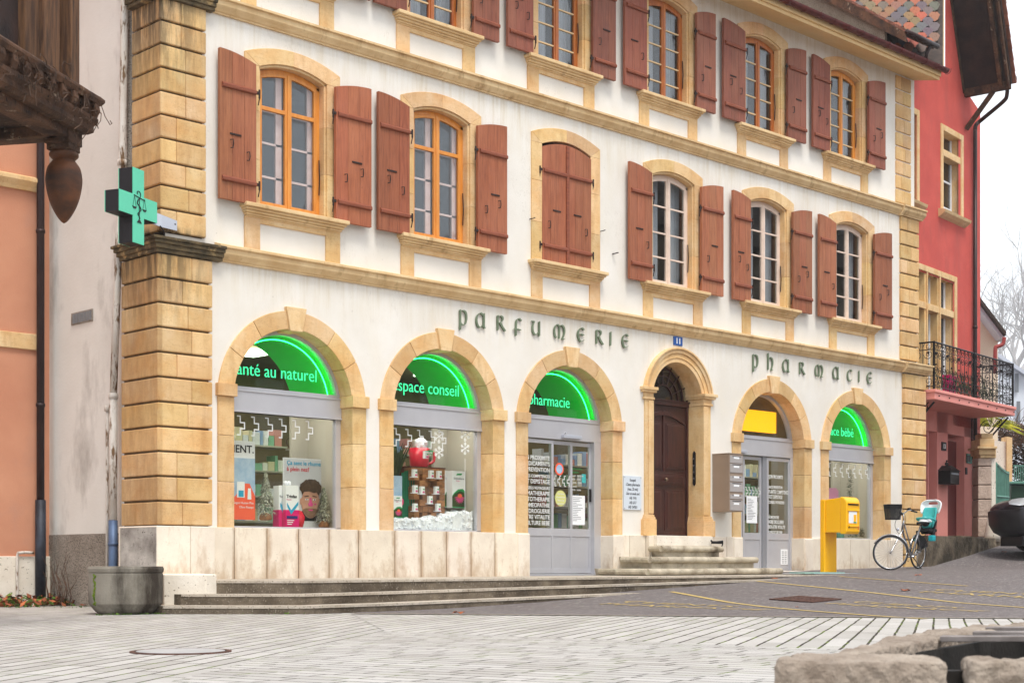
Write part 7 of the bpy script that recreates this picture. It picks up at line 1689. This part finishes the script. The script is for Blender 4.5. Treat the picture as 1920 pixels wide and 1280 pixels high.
def twigmass(nm, cpx, cpy, d, rx, rz, n, L, r, mat, label, cat):
    b = MB(); c = atd(cpx, cpy, d)
    for i in range(n):
        p = c + rt3 * random.uniform(-rx, rx) + fw3 * random.uniform(-.6, .6) + up3 * random.uniform(-rz, rz); P = [p]; v_ = Vector((random.gauss(0, 1), random.gauss(0, .6), random.gauss(0, .6)))
        for k in range(4): v_ += Vector((random.gauss(0, .5), random.gauss(0, .5), random.gauss(0, .5) - .15)); P.append(P[-1] + v_.normalized() * L / 4)
        b.tube(P, [r, r * .8, r * .6, r * .5, r * .3], 4, random.uniform(.6, 1.3))
    return tag(b.build(nm, mat), label, cat)
twigmass('bare_hedge', 1915, 815, 46, .75, .35, 420, .7, .012, M['twig'], 'tangled brown leafless hedge over the garden at the right edge', 'hedge')
leafmass('bare_hedge', M['brownleaf'], 1915, 815, 46.3, .8, .4, 700, .04, 'dry brown leaves hanging in the tangled hedge', 'hedge leaves', 'stuff')
leafmass('garden_undergrowth', M['timber_dark'], 1912, 870, 47, .7, .8, 900, .08, 'dark brown undergrowth below the tangled hedge', 'undergrowth', 'stuff')
b = MB(); c = atd(1858, 800, 39.5)
for i in range(90):
    a = random.uniform(-1.3, 1.6); L = random.uniform(.5, 1.0); e = c + rt3 * (L * sin(a)) + up3 * (L * .55 * cos(a) - .3 * abs(sin(a)) * L) + fw3 * random.uniform(-.3, .3); m_ = c.lerp(e, .5) + up3 * .12; w_ = up3 * .02 + rt3 * .012
    b.add([c, m_ + w_, e, m_ - w_], [(0, 1, 2, 3)], random.uniform(.6, 1.3))
tag(b.build('fan_palm', M['yleaf']), 'yellow green palm leaves behind the balcony bracket', 'palm')
def tree(px, pyb, d, H, seed, label):
    random.seed(seed); base = atd(px, pyb, d); t = thing('bare_tree', label, 'tree', tuple(base), 0, 'misty leafless trees at the right'); b = MB(); tk = MB()
    def br(p, v_, L, r, dep, mb):
        P = [p]; q = p
        for k in range(4): v_ = (v_ + Vector((random.gauss(0, .12), random.gauss(0, .12), random.gauss(0, .07)))).normalized(); q = q + v_ * L / 4; P.append(q)
        mb.tube(P, [r, r * .9, r * .8, r * .68, r * .55], 5 if dep < 3 else 3)
        if dep < 6:
            for k in range(3 if dep < 4 else 2):
                j = random.choice([2, 3, 4, 4]); a = random.uniform(0, 6.28); s_ = random.uniform(.45, .8); nv = (v_ + Vector((cos(a), sin(a), .15)) * s_).normalized(); br(P[j], nv, L * random.uniform(.62, .82), r * .52, dep + 1, b)
    br(base, Vector((0, 0, 1)), H * .3, H * .02, 0, tk); tk.build('trunk', M['mistbark'], t); b.build('branches', M['mistbark'], t)
tree(1905, 860, 230, 40, 4, 'largest bare tree, rising beside the cream house roof'); tree(1868, 850, 290, 44, 9, 'fainter bare tree just right of the cream house roof'); tree(1945, 860, 250, 48, 12, 'bare tree at the very right edge of the picture')
# ---------------------------------------------------------------- car
cp = atd(1884, 970, 33.6); cp.z = 0; gzc = gz(cp.x + 1, cp.y + 1) + .05
ct = thing('parked_car', 'dark plum van seen nose first at the right edge of the photo', 'car', (cp.x, cp.y, gzc))
# body coordinates: x to the right of the photo (length), y away, z up
Mc = Matrix(((rt3.x, fw3.x, 0, cp.x), (rt3.y, fw3.y, 0, cp.y), (0, 0, 1, 0), (0, 0, 0, 1)))
k = 33.6 / FL; Z = lambda py: .66 + (1054 - py) * k
def hull(prof_fn, ys, nm, mat, par, **kw):
    b = MB(Mc); rows = [prof_fn(y_) for y_ in ys]; n = len(rows[0]); vs = [(x, y_, z) for r_, y_ in zip(rows, ys) for x, z in r_]
    b.add(vs, [(i * n + k_, i * n + (k_ + 1) % n, (i + 1) * n + (k_ + 1) % n, (i + 1) * n + k_) for i in range(len(ys) - 1) for k_ in range(n)] + [tuple(range(n)), tuple(range((len(ys) - 1) * n, len(ys) * n))]); return b.build(nm, mat, par, smooth=True, **kw)
def bodyp(y_):
    e = abs(y_ - .85) / .85; o = .35 * e ** 3; ins = .0
    top = [(.02 + o, Z(962)), (.03 + o, Z(950)), (.12 + o, Z(942)), (.30 + o, Z(935)), (.6 + o * .6, Z(930)), (1.2, Z(924)), (1.9, Z(880)), (2.6, Z(872)), (4.2, Z(874)), (4.5, Z(900)), (4.55, Z(990)), (4.4, Z(1006)), (.6, Z(1006)), (.3 + o, Z(1000))]
    return top
hull(bodyp, [0, .05, .2, .5, .85, 1.2, 1.5, 1.65, 1.7], 'body', M['car'], ct)
def bump_(y_):
    e = abs(y_ - .85) / .85; o = .35 * e ** 3
    return [(-.02 + o, Z(966)), (-.03 + o, Z(956)), (.10 + o, Z(951)), (1.1, Z(955)), (1.1, Z(1006)), (.30 + o, Z(1005)), (.10 + o, Z(996)), (.0 + o, Z(982))]
hull(bump_, [-.03, .02, .2, .5, .85, 1.2, 1.5, 1.68, 1.73], 'bumper', M['carplas'], ct)
b = MB(Mc); b.add([(.06 + .33, -.02, Z(940)), (.16 + .3, -.03, Z(945)), (.40, -.04, Z(946)), (.42, -.03, Z(937)), (.38, -.01, Z(932)), (.22, .05, Z(935)), (.10, .2, Z(938))], [(0, 1, 2, 3, 4, 5, 6)])
b = MB(Mc); b.add([(.16, .24, Z(939)), (.16, .20, Z(944)), (.30, -.05, Z(947)), (.42, -.06, Z(946)), (.46, -.06, Z(939)), (.40, -.05, Z(933)), (.32, -.03, Z(933)), (.20, .12, Z(935))], [tuple(range(8))]); o_ = b.build('headlight', M['headl'], ct); md = o_.modifiers.new('s', 'SOLIDIFY'); md.thickness = .05
b = MB(Mc); b.box(.42, 1.6, .1, 1.6, Z(1022), Z(1004)); b.build('underbody', M['carplas'], ct)
for x_ in (1.05, 3.6):
    for y_ in (.02, 1.5): b = MB(Mc); b.tube([(x_, y_, gzc + .33), (x_, y_ + .2, gzc + .33)], .33, 24); wl = b.build('wheel', M['tyre'], ct); b = MB(Mc); b.tube([(x_, y_ - .01, gzc + .33), (x_, y_ + .21, gzc + .33)], .2, 16); b.build('rim', M['galv'], wl)
b = MB(Mc); b.add([(1.35, -.0, Z(924)), (1.95, .05, Z(884)), (3.9, .05, Z(884)), (4.1, -.0, Z(924))], [(0, 1, 2, 3)]); b.v = [v_ - fw3 * .02 for v_ in b.v]; b.build('side_window', M['ink'], ct)
# ---------------------------------------------------------------- fountain basin in the foreground
ft = thing('fountain_basin', 'rough stone fountain basin with dark water and flat iron bars, at the lower right', 'fountain basin', tuple(ld(1.1, 4.2, G0)))
D0 = 3.2; zt = .66 - (1236 - 1054) * D0 / FL
def lblock(poly, z0, z1, b, tint=1):
    P = [ld(l_, d_) for l_, d_ in poly]; b.add([(p.x, p.y, z0) for p in P] + [(p.x, p.y, z1) for p in P], [tuple(range(len(P))), tuple(range(2 * len(P) - 1, len(P) - 1, -1))] + [(i, (i + 1) % len(P), (i + 1) % len(P) + len(P), i + len(P)) for i in range(len(P))], tint)
def roughen(o, lv, s, sc_):
    o.modifiers.clear() if False else None
    m = o.modifiers.new('b', 'BEVEL'); m.width = .008; m.segments = 2
    m = o.modifiers.new('r', 'REMESH'); m.mode = 'VOXEL'; m.voxel_size = .008
    tx = bpy.data.textures.new('rough', 'CLOUDS'); tx.noise_scale = sc_; tx.noise_depth = 4
    m = o.modifiers.new('d', 'DISPLACE'); m.texture = tx; m.strength = s; m.mid_level = .5; m.texture_coords = 'GLOBAL'
    t2 = bpy.data.textures.new('chisel', 'CLOUDS'); t2.noise_scale = .03; t2.noise_depth = 3
    m = o.modifiers.new('e', 'DISPLACE'); m.texture = t2; m.strength = .012; m.mid_level = .5; m.texture_coords = 'GLOBAL'
    for p in o.data.polygons: p.use_smooth = True
b = MB(); lblock([(.548, 3.2), (.915, 3.2), (.90, 3.34), (.63, 3.36)], -.05, zt, b); roughen(b.build('front_block', M['basin'], ft), 0, .03, .12)
b = MB(); lblock([(.958, 3.2), (1.9, 3.2), (1.9, 3.34), (.98, 3.34)], -.05, zt - .002, b); o_ = b.build('front_block', M['basin'], ft); roughen(o_, 0, .03, .12)
b = MB(); lblock([(.90, 3.25), (.96, 3.25), (.96, 3.34), (.90, 3.34)], -.05, .13, b); b.build('spill_sill', M['dark'], ft)
b = MB(); lblock([(.560, 3.24), (.66, 3.30), (1.42, 4.62), (1.80, 5.05), (2.6, 5.3), (2.6, 5.55), (1.72, 5.22), (1.33, 4.75)], -.05, zt - .004, b); roughen(b.build('side_rim', M['basin'], ft), 0, .035, .16)
b = MB(); lblock([(.64, 3.32), (2.6, 3.32), (2.6, 5.3), (1.80, 5.05), (1.42, 4.62)], .0, .16, b); b.build('water', M['water'], ft)
b = MB(); lblock([(.63, 3.30), (2.6, 3.30), (2.6, 3.32), (.66, 3.33)], -.0, zt - .03, b); b.build('inner_wall', M['dark'], ft)
b = MB(); lblock([(.67, 3.36), (.68, 3.36), (1.44, 4.60), (1.82, 5.02), (2.6, 5.27), (2.6, 5.29), (1.81, 5.04), (1.43, 4.62)], .0, zt - .03, b); b.build('inner_wall', M['dark'], ft)
for (d_, l0, nm) in ((4.72, 1.46, 0), (4.42, 1.33, 0), (4.15, 1.16, 0)):
    b = MB(); lblock([(l0, d_), (2.6, d_), (2.6, d_ + .05), (l0 + .02, d_ + .05)], zt - .012, zt + .004, b); b.build('flat_bar', M['bar'], ft, bevel=.002)
# ---------------------------------------------------------------- house across the square (seen mirrored in the glass) and the misty air
t = thing('opposite_house', 'brown stone house across the square, seen only as a dark reflection in the window panes', 'building', (30, -24, 0))
b = MB(); b.box(9, 36, -34, -23, -.1, 7.0, .9); b.box(36.2, 70, -34, -23, -.1, 14.5, .8); b.build('wall', surf('brown_stone_wall', C(176, 160, 138), C(130, 114, 96), 1.5, .9, bstr=.3, bscale=10), t)
b = MB(); b.prism([(-34.5, 6.9), (-22.4, 6.9), (-28.5, 9.0)], 'x', 8.5, 36.1); b.prism([(-34.5, 14.4), (-22.4, 14.4), (-28.5, 18.5)], 'x', 36.1, 70); b.build('roof', M['darktile'], t)
b = MB()
for i in range(14):
    for j in range(4 if i > 4 else 2):
        x = 11 + i * 3.5; z = 1.5 + j * 3.3; b.box(x, x + 1.1, -23.0, -22.95, z, z + 1.8)
b.build('window', M['white'], t)
hz = bpy.data.materials.new('misty_air'); hz.use_nodes = True; n_ = hz.node_tree; n_.nodes.clear()
pv = n_.nodes.new('ShaderNodeVolumePrincipled'); pv.inputs['Color'].default_value = (1, 1, 1, 1); pv.inputs['Density'].default_value = .0006; ot = n_.nodes.new('ShaderNodeOutputMaterial'); n_.links.new(pv.outputs[0], ot.inputs['Volume'])
b = MB(Matrix.Translation((PX, PY, 0)) @ Matrix.Rotation(TH, 4, 'Z')); b.box(-12, 360, -150, 60, -1.3, 52); o = b.build('haze', hz); o['kind'] = 'stuff'
